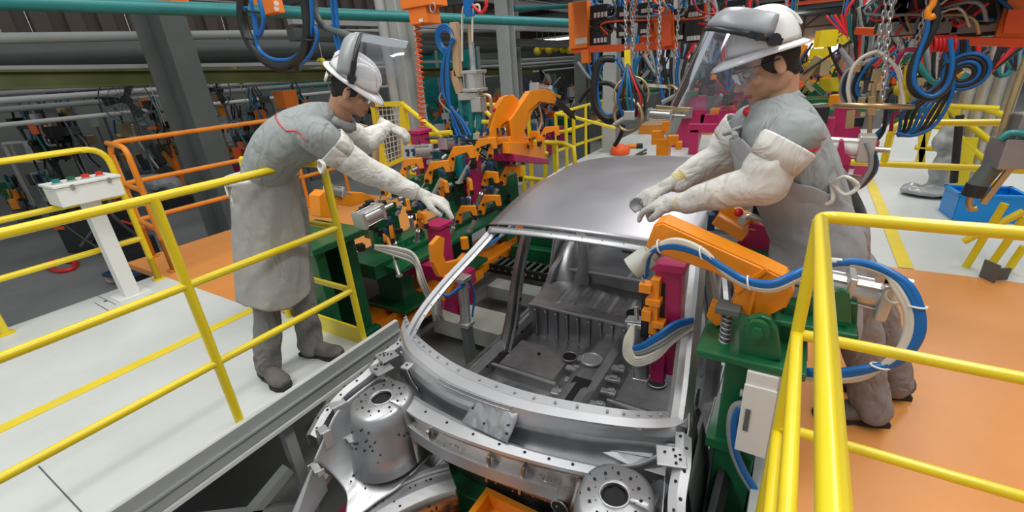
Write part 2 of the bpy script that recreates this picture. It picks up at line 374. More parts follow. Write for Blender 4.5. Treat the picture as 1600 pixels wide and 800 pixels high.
# fluted aluminium column on the right, leaning in the picture
t = thing('extrusion_column', 'fluted aluminium column under the orange plate at right', 'column', PY(1524, 215, 6.2) * 1)
b = t.location.copy(); b.z = 0; t.location = b
for k in range(4): m = M(); m.cyl((b.x - .15 + k * .1, 6.2, 0), (b.x - .15 + k * .1, 6.2, 1.62), .055, n=12); part('flute', m, 'alu', t)
m = M(); m.box((b.x, 6.2, 1.66), (.55, .2, .34)); part('cap_plate', m, 'orangebox', t, bev=.01)

# ================================================================ RAILINGS
def railing(name, label, rails, posts, r, mt='yellow', base=True, pr=None):
    t = thing(name, label, 'railing', (posts[0][0][0], posts[0][0][1], posts[0][0][2]))
    for pts in rails: m = M(); m.tube(pts, r, 14, 1, smooth=False); part('rail', m, mt, t)
    for a, b in posts:
        m = M(); m.cyl(a, b, pr or r, n=14); part('post', m, mt, t)
        if base: m = M(); m.box((a[0], a[1], a[2] + .006), (r * 3.6, r * 3.6, .012)); part('foot_plate', m, mt, t)
    return t
def arc(p, c, q, n=6):   # rounded corner p -> q about control c
    p = V(p); c = V(c); q = V(q); return [p * (1 - t) ** 2 + c * 2 * t * (1 - t) + q * t * t for t in [i / n for i in range(n + 1)]]
x = -2.045
railing('guard_railing', 'yellow tube railing in front of the left worker, crossing his apron',
        [[(x, -.6, 1.11), (x, 1.38, 1.11)] + arc((x, 1.38, 1.11), (x, 1.455, 1.11), (x, 1.455, 1.03)),
         [(x, -.6, .74), (x, 1.455, .74)], [(x, -.6, .36), (x, 1.455, .36)],
         [(x, 1.455, .74), (x - .75, 1.455, .74)], [(x, 1.455, .36), (x - .75, 1.455, .36)], [(x - .05, 1.455, 1.08), (x - .75, 1.455, 1.08)]],
        [((x, .70, 0.03), (x, .70, 1.11)), ((x, 1.455, 0.03), (x, 1.455, 1.05)), ((x, -.45, .03), (x, -.45, 1.11)), ((x - .75, 1.455, 0), (x - .75, 1.455, 1.08))], .0175, base=False, pr=.0195)
x = -4.53
railing('guard_railing', 'yellow tube railing beside the white control box at left',
        [[(x, -.8, 1.13), (x, 1.22, 1.13)] + arc((x, 1.22, 1.13), (x, 1.37, 1.13), (x, 1.37, .98)) + [(x, 1.37, 0)],
         [(x, -.8, .76), (x, 1.37, .76)], [(x, -.8, .38), (x, 1.37, .38)]],
        [((x, 1.37, 0), (x, 1.37, .2)), ((x, .42, 0), (x, .42, 1.13)), ((x, -.6, 0), (x, -.6, 1.13))], .0225)
x1, y1, x2, y2 = -5.25, 1.62, -4.62, 1.53
t = railing('guard_railing', 'orange tube railing around the orange deck behind the control box',
        [[(x1, y1, 0), (x1, y1, 1.0)] + arc((x1, y1, 1.0), (x1, y1, 1.1), (x1, y1 + .1, 1.1)) + [(x1, 4.05, 1.1)],
         [(x2, y2, 0), (x2, y2, 1.0)] + arc((x2, y2, 1.0), (x2, y2, 1.1), (x2 - .1, y2, 1.1)) + [(x1, y1, 1.1)],
         [(x1, y1, .73), (x1, 4.05, .73)], [(x1, y1, .38), (x1, 4.05, .38)], [(x1, y1, .73), (x2, y2, .73)], [(x1, y1, .38), (x2, y2, .38)]],
        [((x1, y1, 0), (x1, y1, .3)), ((x2, y2, 0), (x2, y2, .3)), ((x1, 3.4, 0), (x1, 3.4, 1.1)), ((x1, 4.05, 0), (x1, 4.05, 1.1))], .0225, 'orange2')
x = .071; y = 1.18
railing('guard_railing', 'thick yellow corner railing in the right foreground',
        [[(x, -.9, 1.11), (x, 1.15, 1.11)] + arc((x, 1.15, 1.11), (x, y, 1.11), (x + .03, y, 1.11), 4) + [(2.6, y, 1.11)],
         [(x, -.9, .80), (x, y, .80)], [(x, y, .80), (2.6, y, .80)], [(x, -.9, .48), (x, y, .48)], [(x, y, .50), (2.6, y, .50)]],
        [((x, y, 0.01), (x, y, 1.10)), ((x, .1, 0.01), (x, .1, 1.1)), ((1.6, y, 0.01), (1.6, y, 1.1))], .0140, base=False)
# far right railings
y = 4.35; A = PY(1410, 192, y); B = PY(1388, 258, y)
railing('guard_railing', 'yellow railing above the blue crate at right',
        [[(A.x - .05, y, B.z), (A.x - .05, y, A.z - .08)] + arc((A.x - .05, y, A.z - .08), (A.x - .05, y, A.z), (A.x + .05, y, A.z)) + [(3.2, y, A.z)],
         [(PY(1235, 253, y).x, y, B.z + .02), (3.2, y, B.z - .04)]],
        [((2.05, y, 0), (2.05, y, A.z)), ((3.0, y, 0), (3.0, y, A.z)), ((.30, y, 0), (.30, y, B.z))], .024)
t = thing('stair_frame', 'low yellow braced frame beyond the right railing corner', 'frame', (1.9, 3.95, 0))
for a, b in (((1530, 440), (1600, 340)), ((1562, 440), (1600, 385)), ((1500, 432), (1570, 318)), ((1505, 378), (1600, 330))):
    m = M(); p = PY(*a, 3.95); q = PY(*b, 3.95); m.cyl(p, q, .022, n=10); part('brace', m, 'yellow', t)
t = thing('wire_trolley', 'dark steel angle resting by the orange deck edge at right', 'bracket', PZ(1545, 438, 0))
m = M(); p = PZ(1535, 436, 0); m.box(p + V((.02, 0, .06)), (.012, .1, .12), .5); m.box(p + V((.07, .02, .04)), (.12, .012, .08), .5); part('angle', m, 'dgrey', t)
# ================================================================ CAR BODY SHELL
CX = -.915
car = thing('car_body', 'unpainted grey steel car body shell in the middle of the welding line', 'car body', (CX, 2.2, -.6))
def U(u, y, z): return V((CX + u, y, z))
def sweep(m, pts, prof, up, k=6, scale=None, mi=0):
    """sweep a closed 2-D profile (a sideways, b along up) along a spline"""
    P = spline(pts, k); n = len(prof); rows = []
    for i, p in enumerate(P):
        d = (P[min(i + 1, len(P) - 1)] - P[max(i - 1, 0)]).normalized()
        uu = V(up) if not callable(up) else up(i / (len(P) - 1))
        s_ = d.cross(uu).normalized(); b_ = s_.cross(d); f = 1 if scale is None else scale[0] + (scale[1] - scale[0]) * i / (len(P) - 1)
        rows.append([p + s_ * a * f + b_ * b * f for a, b in prof])
    vs = [v for r in rows for v in r]
    m.add(vs, [(i * n + j, (i + 1) * n + j, (i + 1) * n + (j + 1) % n, i * n + (j + 1) % n) for i in range(len(P) - 1) for j in range(n)], mi, False)
    m.add(rows[0], [list(range(n))], mi); m.add(rows[-1], [list(range(n))[::-1]], mi); return m
def cp(name, m, mt='steel', **k): return part(name, m, mt, car, **k)
def dots(pts, n, r=.006, z=.004, nrm=None):      # small round marks spaced along a curve
    m = M(); P = spline(pts, 8); nrm = V(nrm or (0, -.3, 1)).normalized()
    for i in range(n):
        p = P[min(len(P) - 1, int((i + .5) / n * len(P)))]; m.cyl(p, p + nrm * z, r, n=8)
    return m
# roof
st = [(2.13, .615, .595, .05, -.07), (2.17, .60, .612, .055, -.07), (2.45, .592, .680, .05, -.05), (2.8, .575, .722, .05, -.03), (3.2, .555, .730, .05, 0), (3.55, .53, .708, .045, .02), (3.80, .515, .66, .04, .04)]
rows = []
for (y, h, z, c, bow) in st:
    rows.append([U(h * t, y + bow * (1 - t * t), z + c * (1 - abs(t) ** 2.4)) for t in [-1 + i / 8 for i in range(17)]])
cols = [spline([r[j] for r in rows], 5) for j in range(17)]
m = M(); m.grid([[c[i] for c in cols] for i in range(len(cols[0]))]); cp('roof_panel', m, 'roof', solid=.006)
m = M()                                                      # header under the front edge of the roof
m.loft([[U(.605 * t, 2.125 - .07 * (1 - t * t) + dy, .592 + .048 * (1 - t * t) + dz) for t in (-1, -.5, 0, .5, 1)] for dy, dz in ((0, -.006), (-.028, -.026), (-.03, -.034), (.05, -.05))], 6)
cp('windscreen_header', m, 'steelbr', solid=.004)
m = dots([U(.58 * t, 2.11 - .07 * (1 - t * t), .578 + .048 * (1 - t * t)) for t in (-1, -.5, 0, .5, 1)], 12, .0035, .003); cp('spot_weld', m, 'gcable')
for s in (-1, 1):
    X_ = lambda px, py, u: V((2 * CX - PX(px, py, CX - u).x, PX(px, py, CX - u).y, PX(px, py, CX - u).z)) if s > 0 else PX(px, py, CX - u)
    A = [X_(636, 530, .70), X_(656, 492, .69), X_(690, 448, .665), X_(736, 398, .63), X_(778, 352, .592), X_(808, 322, .575), X_(846, 291, .558), X_(876, 272, .545), X_(905, 265, .52)]
    up = V((s * .75, -.25, .6))
    m = M(); sweep(m, A, [(-.05, -.03), (.045, -.03), (.045, -.012), (.026, .0), (.022, .022), (-.022, .026), (-.03, .008), (-.05, -.008)], up, 6); cp('pillar_and_roof_rail', m, 'steel')
    m = M(); m.tube([p + up.normalized() * .026 + V((-s * .028, 0, 0)) for p in A], .005, 6); cp('rail_seam', m, 'steelbr')
    m = dots([p + V((-s * .045, -.012, .012)) for p in A[:5]], 10, .0032, .006, (0, -.5, 1)); cp('spot_weld', m, 'dgrey')
    # B pillar: broad hat section, wider at its foot
    B = [X_(822, 364, .575), X_(814, 400, .625), X_(806, 450, .67), X_(800, 500, .69), X_(790, 548, .70)]
    m = M(); sweep(m, B, [(-.055, -.02), (.055, -.02), (.045, .012), (.03, .03), (-.03, .03), (-.045, .012)], (s, 0, .15), 6, (.72, 1.5)); cp('centre_pillar', m, 'steel2')
    m = M(); sweep(m, [p - V((s * .035, 0, 0)) for p in B], [(-.02, 0), (.02, 0), (.014, .012), (-.014, .012)], (-s, 0, 0), 5, (.8, 1.5)); cp('pillar_reinforcement', m, 'steel2')
    m = M()
    for q in (1.4, 2.3, 3.2):
        i = int(q); p = B[i].lerp(B[min(i + 1, 4)], q - i) - V((s * .05, 0, 0)); m.cyl(p, p - V((s * .004, 0, 0)), .012, n=8)
    cp('pillar_hole', m, 'hole')
    # C pillar sweeping down into the sill
    Cc = [X_(905, 372, .56), X_(892, 388, .60), X_(868, 420, .66), X_(858, 448, .69), X_(848, 474, .71), X_(818, 505, .725)]
    m = M(); sweep(m, Cc, [(-.045, -.02), (.06, -.02), (.055, .012), (.02, .03), (-.03, .03)], (s, .1, .1), 6, (.9, 1.1)); cp('rear_pillar', m, 'steel')
    # sill
    S_ = [U(s * .735, 1.30, -.30), U(s * .735, 1.6, -.37), U(s * .735, 2.1, -.40), U(s * .735, 2.6, -.40), U(s * .73, 2.95, -.37), U(s * .72, 3.1, -.28)]
    m = M(); sweep(m, S_, [(-.055, -.11), (.055, -.11), (.062, .0), (.03, .035), (.005, .035), (0, .05), (-.008, .05), (-.012, .03), (-.055, .015)], (0, 0, 1), 6); cp('door_sill', m, 'steel2')
    m = M()
    for k in range(9):
        p = U(s * .672, 1.55 + k * .16, -.405); m.cyl(p, p - V((s * .006, 0, 0)), .011, n=8)
    cp('sill_hole', m, 'hole')
    # rear wheelhouse and inner quarter
    rows = []
    for i in range(9):
        t = pi * i / 8; y = 3.42 - .38 * cos(t)
        rows.append([U(s * .70, y, -.35 + .40 * sin(t)), U(s * .60, y, -.35 + .46 * sin(t)), U(s * .52, y, -.36 + .40 * sin(t)), U(s * .48, y, -.40 + .22 * sin(t)), U(s * .47, y, -.42)])
    m = M()
    cols = [spline([r[j] for r in rows], 2) for j in range(5)]; m.grid([[c[i] for c in cols] for i in range(len(cols[0]))]); cp('wheelhouse', m, 'steel', solid=.005)
    m = M(); m.loft([[U(s * .70, y, z) for y, z in ((3.0, -.25), (3.1, .0), (3.2, .25), (3.3, .48))], [U(s * .69, y, z) for y, z in ((3.5, .1), (3.5, .2), (3.52, .38), (3.55, .55))], [U(s * .68, y, z) for y, z in ((3.9, -.1), (3.92, .1), (3.92, .3), (3.85, .5))], [U(s * .66, y, z) for y, z in ((4.5, -.3), (4.5, -.1), (4.45, .1), (4.3, .25))]], 4, 4); cp('quarter_panel', m, 'steel', solid=.006)
    m = M(); sweep(m, [U(s * .56, 3.28, .20), U(s * .47, 3.22, .10), U(s * .42, 3.12, -.06), U(s * .40, 3.02, -.18)], [(-.05, -.01), (.05, -.01), (.05, .02), (.03, .02), (.03, .0), (-.03, .0), (-.03, .02), (-.05, .02)], (-s, -.4, .5), 5, (.7, 1.2)); cp('wheelhouse_brace', m, 'steel')
# windscreen base band (cowl)
zi = .205
inn = [PZ(*p, zi) for p in ((634, 492), (644, 512), (664, 535), (718, 572), (820, 611), (950, 637), (1030, 643), (1062, 634), (1072, 605))]
rid = [PZ(*p, zi + .012) for p in ((630, 500), (640, 526), (660, 548), (714, 585), (818, 625), (948, 650), (1034, 655), (1070, 644), (1082, 612))]
mid = [PZ(*p, zi + .008) for p in ((627, 512), (636, 542), (656, 563), (706, 598), (808, 637), (944, 662), (1036, 668), (1074, 654), (1088, 618))]
out = [PZ(*p, .165) for p in ((624, 528), (632, 560), (652, 583), (700, 613), (792, 646), (900, 668), (1000, 679), (1050, 682), (1080, 668))]
lip = [p + V((0, .004, -.035)) for p in out]
m = M(); m.loft([inn, [a.lerp(b, .8) + V((0, 0, -.008)) for a, b in zip(inn, rid)], rid, mid, [a.lerp(b, .5) + V((0, 0, .012)) for a, b in zip(mid, out)], out, lip], 14, 1, sm=False); cp('cowl_panel', m, 'steelbr', solid=.004)
m = dots([a.lerp(b, .45) + V((0, 0, .0)) for a, b in zip(inn, rid)], 30, .006, .006); cp('spot_weld', m, 'gcable')
g = [a.lerp(b, .45) + V((0, 0, .016)) for a, b in zip(mid, out)]
m = M(); m.tube(spline(g, 4)[11:17], .005, 6, 2); m.tube([p + V((0, -.018, -.004)) for p in spline(g, 4)[11:17]], .004, 6, 2); cp('pressed_groove', m, 'steel2')
for (px, py) in ((995, 663), (636, 572)):
    p = PZ(px, py, .20); m = M(); m.box(p, (.045, .045, .012), .1); t_ = cp('cowl_tab', m, 'steelbr', bev=.003); m = M(); m.cyl(p + V((0, 0, .006)), p + V((0, 0, .008)), .006, n=8); part('tab_hole', m, 'hole', t_)
# plenum tray behind the bulkhead flange
r_in = [PZ(*p, .062) for p in ((600, 583), (650, 620), (700, 648), (760, 678), (820, 700), (880, 716), (940, 729), (985, 742), (1012, 768))]
r_out = [PZ(*p, .06) for p in ((604, 598), (634, 640), (682, 668), (752, 695), (820, 716), (880, 731), (935, 743), (972, 756), (994, 785))]
lp9 = [lip[0], lip[1], lip[2], lip[3], lip[4], lip[5], lip[6], lip[7], lip[8]]
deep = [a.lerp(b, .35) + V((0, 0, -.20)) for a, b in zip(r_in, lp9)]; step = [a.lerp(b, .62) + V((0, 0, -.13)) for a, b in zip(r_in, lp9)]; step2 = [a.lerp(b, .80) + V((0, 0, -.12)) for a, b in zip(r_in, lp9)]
m = M(); m.loft([lp9, [p + V((0, .02, -.10)) for p in lp9], step2, step, deep, [p + V((0, .02, -.12)) for p in r_in], r_in], 6, 2); cp('plenum_tray', m, 'steel2', solid=.004)  # recess shade put in by a darker steel and a deepened tray
m = M(); m.tube(step[:-1], .006, 6); m.tube([a.lerp(b, .5) + V((0, 0, .012)) for a, b in zip(step, step2)][:-1], .005, 6); cp('tray_edge', m, 'steel')
m = M(); m.loft([r_in, [a.lerp(b, .25) + V((0, 0, .004)) for a, b in zip(r_in, r_out)], r_out, [p + V((0, .004, -.02)) for p in r_out]], 14, 1, sm=False); cp('bulkhead_flange', m, 'steelbr', solid=.004)
m = dots([a.lerp(b, .5) + V((0, 0, .003)) for a, b in zip(r_in, r_out)], 13, .0065, .003, (0, 0, 1)); cp('flange_hole', m, 'hole')
# centre bracket with three ribs
q = [PZ(742, 617, .190), PZ(811, 643, .190), PZ(792, 694, .07), PZ(722, 660, .07)]
e1, e2 = q[1] - q[0], q[2] - q[3]
m = M(); rows = []
for i in range(13):
    a = q[0] + e1 * i / 12; b = q[3] + e2 * i / 12; hgt = .034 if i in (2, 3, 6, 9, 10) else 0
    rows.append([a + V((0, 0, .004)), a.lerp(b, .25) + V((0, 0, -.012 + hgt)), a.lerp(b, .6) + V((0, 0, -.008 + hgt)), b + V((0, 0, .006))])
m.grid(rows); brk = cp('cowl_bracket', m, 'steelbr', solid=.003)
m = M()
for s_, t_ in ((.45, .75), (.1, .45), (.9, .5), (.93, .75)):
    p = (q[0] + e1 * s_).lerp(q[3] + e2 * s_, t_) + V((0, 0, .004)); m.cyl(p, p + V((0, 0, .003)), .007, n=8)
part('bracket_hole', m, 'hole', brk)
m = M()
for s_ in (.02, .80): p = q[0] + e1 * s_ + V((.02, .01, .012)); m.box(p, (.05, .035, .016), .35)
part('bracket_ear', m, 'steelbr', brk, bev=.004)
# rectangular pressed panel on the right of the tray
f = [PZ(954, 687, .07), PZ(1028, 694, .07), PZ(1018, 716, .05), PZ(950, 704, .05)]
m = M(); m.plate(f, .012); cp('pressed_panel', m, 'steelbr', bev=.004)
f = [PZ(930, 676, .075), PZ(1048, 690, .07), PZ(1040, 745, .03), PZ(985, 728, .03), PZ(940, 708, .03)]
m = M(); m.plate(f, .008); cp('tray_panel', m, 'steel', bev=.003)
# bulkhead (dash panel) with holes, and its stiffening shelf
MT['reflsteel'] = mat('orange_reflection_steel', (.34, .30, .27), .3, .9, .2, 5, dirt=.3, dcol=(.16, .12, .09))  # orange reflected from the frame below is put into the steel colour
bt = [p + V((0, .006, -.02)) for p in r_out]
lowpx = ((620, 640), (640, 668), (690, 712), (752, 744), (815, 768), (870, 790), (915, 812), (955, 835), (985, 860))
bb = [PY(px, py, b.y + .03) for (px, py), b in zip(lowpx, bt)]
m = M(); m.loft([bt, [a.lerp(b, .3) + V((0, .012, 0)) for a, b in zip(bt, bb)], [a.lerp(b, .65) + V((0, .0, 0)) for a, b in zip(bt, bb)], bb, [p + V((0, .06, -.04)) for p in bb], [p + V((0, .16, -.34)) for p in bb]], 6, 2); dash = cp('bulkhead', m, 'reflsteel', solid=.004)
sh = [a.lerp(b, .42) for a, b in zip(bt, bb)]
m = M(); m.loft([[p + V((0, .015, .01)) for p in sh[:6]], [p + V((0, -.030, .008)) for p in sh[:6]], [p + V((0, -.034, -.05)) for p in sh[:6]]], 6, 1, sm=False); part('stiffener_shelf', m, 'steel', dash, solid=.004)
rnd = random.Random(3)
def bulk(s_, t_, off=-.006):
    i = s_ * 8; k = min(7, int(i)); a = bt[k].lerp(bt[k + 1], i - k); b = bb[k].lerp(bb[k + 1], i - k); return a.lerp(b, t_) + V((0, off, 0))
m = M()
for s_, t_, r in ((.58, .52, .032), (.64, .93, .034), (.73, .5, .018), (.80, .25, .012)): p = bulk(s_, t_, -.012); m.cyl(p, p - V((0, .006, 0)), r, n=20)
part('bulkhead_hole', m, 'hole', dash)
m = M()
for s_, t_, r in ((.58, .52, .034), (.64, .93, .036), (.74, .16, .014)): p = bulk(s_, t_, -.013); m.ring(p, (0, 1, 0), r, .004, 20, 6)
part('hole_rim', m, 'steelbr', dash)
m = M()
for k in range(46): p = bulk(rnd.uniform(.05, .9), rnd.uniform(.15, .95), -.014); m.cyl(p, p - V((0, .006, 0)), .0045, n=6)
part('weld_stud', m, 'steel2', dash)
m = M()
for s_ in (.22, .40, .50, .69): m.beam(bulk(s_, .1, -.014), bulk(s_, .95, -.014), .012, .02, (0, 1, 0))
part('vertical_bead', m, 'reflsteel', dash)
# shock towers, aprons, fender rails (left seen from above, right mirrored)
def tower(ctr, rr, s, skirt):
    n = 28; mt_ = M()
    def contour(z, k, dx=0, dy=0, sq=.0): return [V((ctr.x + dx + k * rr * cos(2 * pi * i / n) * (1 + sq * abs(sin(4 * pi * i / n))), ctr.y + dy + k * rr * 1.15 * sin(2 * pi * i / n) * (1 + sq * abs(sin(4 * pi * i / n))), z)) for i in range(n + 1)]
    z = ctr.z; R = [contour(z - .012, .36), contour(z + .004, .38), contour(z, .44), contour(z - .002, .85, sq=.06), contour(z - .014, .98, sq=.06), contour(z - .08, 1.05, sq=.05), contour(z - .20, 1.18, sq=.04), contour(z - .30, 1.35, -s * .01, -.02)]
    mt_.grid(R); tw = cp('shock_tower', mt_, 'steel', solid=.004)
    m = M(); m.cyl(ctr + V((0, 0, -.02)), ctr + V((0, 0, -.015)), rr * .36, n=24); part('strut_hole', m, 'hole', tw)
    m = M(); m.ring(ctr + V((0, 0, .004)), (0, 0, 1), rr * .40, .004, 28, 6); part('hole_rim', m, 'steelbr', tw)
    m = M()
    for i in range(12):
        a = 2 * pi * i / 12 + .2; p = ctr + V((cos(a) * rr * .7, sin(a) * rr * .75, .001)); m.cyl(p, p + V((0, 0, .004)), .0055, n=8)
    for i in range(16):
        a = 2 * pi * i / 16; k = .92 if i % 2 else .55; p = ctr + V((cos(a) * rr * k, sin(a) * rr * k, -.002)); m.cyl(p, p + V((0, 0, .004)), .003, n=6)
    for i in range(22):
        a = pi * 1.0 + pi * rnd.random(); zz = -rnd.uniform(.05, .22); k = 1.05 + (-zz - .05) * .9; p = ctr + V((cos(a) * rr * k, sin(a) * rr * k * 1.15, zz)); m.cyl(p, p + V((cos(a) * .01, sin(a) * .01, 0)), .0045, n=6)
    part('bolt_hole', m, 'hole', tw)
    return tw
LT = PZ(596, 622, .10); RT = PZ(960, 774, .10)
tower(LT, .125, -1, None); tower(RT, .125, 1, None)
def apron(s, T):
    def a(dx, dy, z): return V((T.x + s * dx, T.y + dy, z))
    m = M(); m.loft([[a(.13, .16, .10), a(.16, .0, .08), a(.18, -.12, .05), a(.17, -.22, -.02), a(.16, -.30, -.08)],
                     [a(.12, .14, .0), a(.14, .0, .0), a(.14, -.12, -.05), a(.13, -.20, -.10), a(.12, -.27, -.15)],
                     [a(.05, .1, -.16), a(.06, -.06, -.15), a(.05, -.16, -.19), a(.04, -.22, -.215), a(.03, -.27, -.235)],
                     [a(-.08, .1, -.22), a(-.07, -.10, -.22), a(-.05, -.19, -.235), a(-.04, -.26, -.25), a(-.02, -.32, -.265)],
                     [a(-.18, .1, -.24), a(-.16, -.12, -.25), a(-.12, -.22, -.26), a(-.09, -.29, -.275), a(-.05, -.36, -.285)]], 5, 5); ap = cp('wheel_apron', m, 'steel', solid=.004)
    m = M()
    for k in range(26):
        p = a(rnd.uniform(-.10, .05), rnd.uniform(-.25, 0), -.20); m.cyl(p + V((0, 0, .0)), p + V((0, 0, .006)), .0042, n=6)
    part('apron_hole', m, 'hole', ap)
    # curved lower rail: bright top flange and deep inner web
    Rl = [a(.10, -.60, -.36), a(.02, -.44, -.33), a(-.05, -.30, -.295), a(-.13, -.16, -.27), a(-.22, -.03, -.26), a(-.30, .06, -.26)]
    Ri = [p + V((-s * .09, -.065, -.004)) for p in Rl]
    m = M(); m.loft([Rl, [p.lerp(q_, .5) + V((0, 0, .004)) for p, q_ in zip(Rl, Ri)], Ri], 10, sm=False); rl = cp('front_rail', m, 'steel', solid=.004)
    m = M(); m.loft([Ri, [p + V((0, 0, -.07)) for p in Ri], [p + V((0, .01, -.14)) for p in Ri]], 6); part('rail_web', m, 'reflsteel', rl, solid=.004)
    m = M()
    for k in range(30):
        t_ = rnd.random() * 4.9; i = int(t_); p = Rl[i].lerp(Rl[i + 1], t_ - i).lerp(Ri[i].lerp(Ri[i + 1], t_ - i), rnd.choice((.2, .5, .8))); m.cyl(p + V((0, 0, .003)), p + V((0, 0, .008)), .0045, n=6)
    for k in range(22):
        t_ = rnd.random() * 4.9; i = int(t_); p = Ri[i].lerp(Ri[i + 1], t_ - i) + V((0, 0, -rnd.uniform(.02, .12))); m.cyl(p, p + V((-s * .006, -.008, 0)), .005, n=6)
    part('rail_hole', m, 'hole', rl)
    m = M(); sweep(m, [p + V((s * .012, .01, .008)) for p in Rl], [(-.012, -.006), (.012, -.006), (.012, .012), (-.012, .012)], (0, 0, 1), 6); part('rail_edge', m, 'steelbr', rl)
    # upper fender rail
    Fr = [a(.13, .30, .18), a(.15, .20, .16), a(.16, .08, .12), a(.19, -.04, .09), a(.21, -.14, .04), a(.20, -.24, -.02)]
    Fo = [p + V((s * .055, -.01, .0)) for p in Fr]
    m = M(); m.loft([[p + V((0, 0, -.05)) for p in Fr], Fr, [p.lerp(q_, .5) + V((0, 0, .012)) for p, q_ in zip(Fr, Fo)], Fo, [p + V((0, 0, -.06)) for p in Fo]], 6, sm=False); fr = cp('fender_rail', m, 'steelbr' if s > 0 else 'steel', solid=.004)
    m = M()
    for k in range(13):
        t_ = (k + .5) / 13 * 4.9; i = int(t_); p = Fr[i].lerp(Fr[i + 1], t_ - i).lerp(Fo[i].lerp(Fo[i + 1], t_ - i), .3 + .4 * (k % 2)) + V((0, 0, .007)); m.cyl(p, p + V((0, 0, .006)), .0055, n=8)
    part('rail_hole', m, 'hole', fr)
    for dx, dy, z, w_, d_, h_ in ((.20, -.10, .07, .05, .07, .05), (.16, -.22, .03, .05, .04, .09), (.14, -.31, -.10, .07, .03, .03), (.09, -.13, -.06, .05, .06, .03)):
        m = M(); p = a(dx, dy, z); m.box(p, (w_, d_, .006), .3 * s); m.box(p + V((s * w_ / 2, 0, -h_ / 2)), (.006, d_, h_), .3 * s); m.box(p + V((-s * w_ / 2, 0, -h_ / 2)), (.006, d_, h_), .3 * s); b_ = part('apron_bracket', m, 'steelbr', ap, bev=.002)
    # triangular closing plate at the front
    m = M(); m.plate([a(.17, -.26, -.06), a(.13, -.60, -.34), a(.10, -.58, -.36), a(.12, -.30, -.24)], .005); part('closing_plate', m, 'steel', ap)
    m = M(); sweep(m, [a(.14, -.26, -.20), a(.15, -.42, -.28), a(.14, -.62, -.35)], [(-.012, -.01), (.012, -.01), (.012, .02), (-.012, .02)], (0, 0, 1), 4); part('plate_edge', m, 'steelbr', ap)
apron(-1, LT); apron(1, RT)
# gusset plates joining tower, cowl corner and pillar
for s, T in ((-1, LT), (1, RT)):
    for k in range(2 if s < 0 else 1):
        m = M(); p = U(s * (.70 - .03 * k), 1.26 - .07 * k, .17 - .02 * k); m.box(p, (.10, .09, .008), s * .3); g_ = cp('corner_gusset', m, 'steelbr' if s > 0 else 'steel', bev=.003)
        m = M()
        for i in range(5): q_ = p + V((rnd.uniform(-.035, .035), rnd.uniform(-.03, .03), .005)); m.cyl(q_, q_ + V((0, 0, .003)), .005, n=8)
        part('gusset_hole', m, 'hole', g_)
    m = M(); m.loft([[U(s * .66, 1.34, .14), U(s * .66, 1.32, -.05), U(s * .67, 1.34, -.30)], [U(s * .73, 1.36, .18), U(s * .75, 1.36, -.05), U(s * .76, 1.40, -.36)], [U(s * .70, 1.52, .26), U(s * .76, 1.55, -.05), U(s * .76, 1.6, -.36)]], 5, 4); cp('hinge_pillar', m, 'steel2', solid=.006)
    m = M(); m.loft([[U(s * .50, 1.24, .05), U(s * .58, 1.28, .06), U(s * .66, 1.32, .12)], [U(s * .48, 1.24, -.06), U(s * .58, 1.27, -.06), U(s * .66, 1.32, -.05)], [U(s * .46, 1.22, -.25), U(s * .58, 1.27, -.25), U(s * .66, 1.32, -.3)]], 4, 4); cp('side_bulkhead', m, 'steel', solid=.004)
# floor pan: tunnel, seat boxes, heel board, rear seat pan, boot floor
def zfl(u, y):
    z = -.50 - .0 * y; tun = math.exp(-((u) / .14) ** 4); z += tun * (.16 if y < 2.66 else .05)
    if 2.08 < y < 2.5 and .17 < abs(u) < .66: z += .085 * min(1, (y - 2.08) / .03, (2.5 - y) / .06, (.66 - abs(u)) / .03, (abs(u) - .17) / .03)
    if y > 2.66: z = -.25 + (y - 2.66) * .08 + .02 * math.exp(-((u - .35) / .2) ** 2) + .02 * math.exp(-((u + .35) / .2) ** 2)
    if y > 3.12: z = -.12 if abs(u) > .05 else -.13
    if y > 3.95: z -= .08
    return z + .006 * (((int(u * 22) % 2) if 1.3 < y < 2.05 else 0) + ((int((u + .7) * 16) % 2) if 2.75 < y < 3.05 and abs(u) < .5 else 0))
ys = [1.25, 1.5, 1.7, 1.85, 1.95, 2.02, 2.07, 2.08, 2.11, 2.2, 2.3, 2.42, 2.47, 2.50, 2.6, 2.655, 2.67, 2.74, 2.76, 2.9, 3.04, 3.06, 3.115, 3.13, 3.3, 3.5, 3.7, 3.94, 3.97, 4.3, 4.6]
us = [-.69 + 1.38 * i / 60 for i in range(61)]
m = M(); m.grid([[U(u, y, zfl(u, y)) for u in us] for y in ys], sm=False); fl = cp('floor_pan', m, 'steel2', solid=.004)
m = M()
for p, r in ((PZ(890, 558, -.405), .05), (PZ(1026, 598, -.405), .052), (PZ(992, 490, -.225), .06), (PZ(842, 553, -.41), .012)): m.cyl(p, p + V((0, 0, .006)), r, n=24)
part('floor_hole', m, 'hole', fl)
m = M()
for p, r in ((PZ(890, 558, -.402), .053), (PZ(1026, 598, -.402), .055)): m.ring(p + V((0, 0, .005)), (0, 0, 1), r, .005, 24, 6)
part('hole_rim', m, 'steel', fl)
m = M()
for k in range(15): u = -.62 + k * .088; m.cyl(U(u, 2.648, -.48), U(u, 2.648, -.26), .009, n=8); m.ball(U(u, 2.64, -.27), .012, 8)
hb = part('heel_board_bead', m, 'steel', fl)
m = M(); m.beam(U(-.68, 2.655, -.238), U(.68, 2.655, -.238), .02, .012); m.beam(U(-.68, 3.12, -.112), U(.68, 3.12, -.112), .03, .012); m.beam(U(-.66, 2.075, -.41), U(-.17, 2.075, -.41), .016, .012); m.beam(U(.17, 2.075, -.41), U(.66, 2.075, -.41), .016, .012); part('panel_flange', m, 'steelbr', fl)
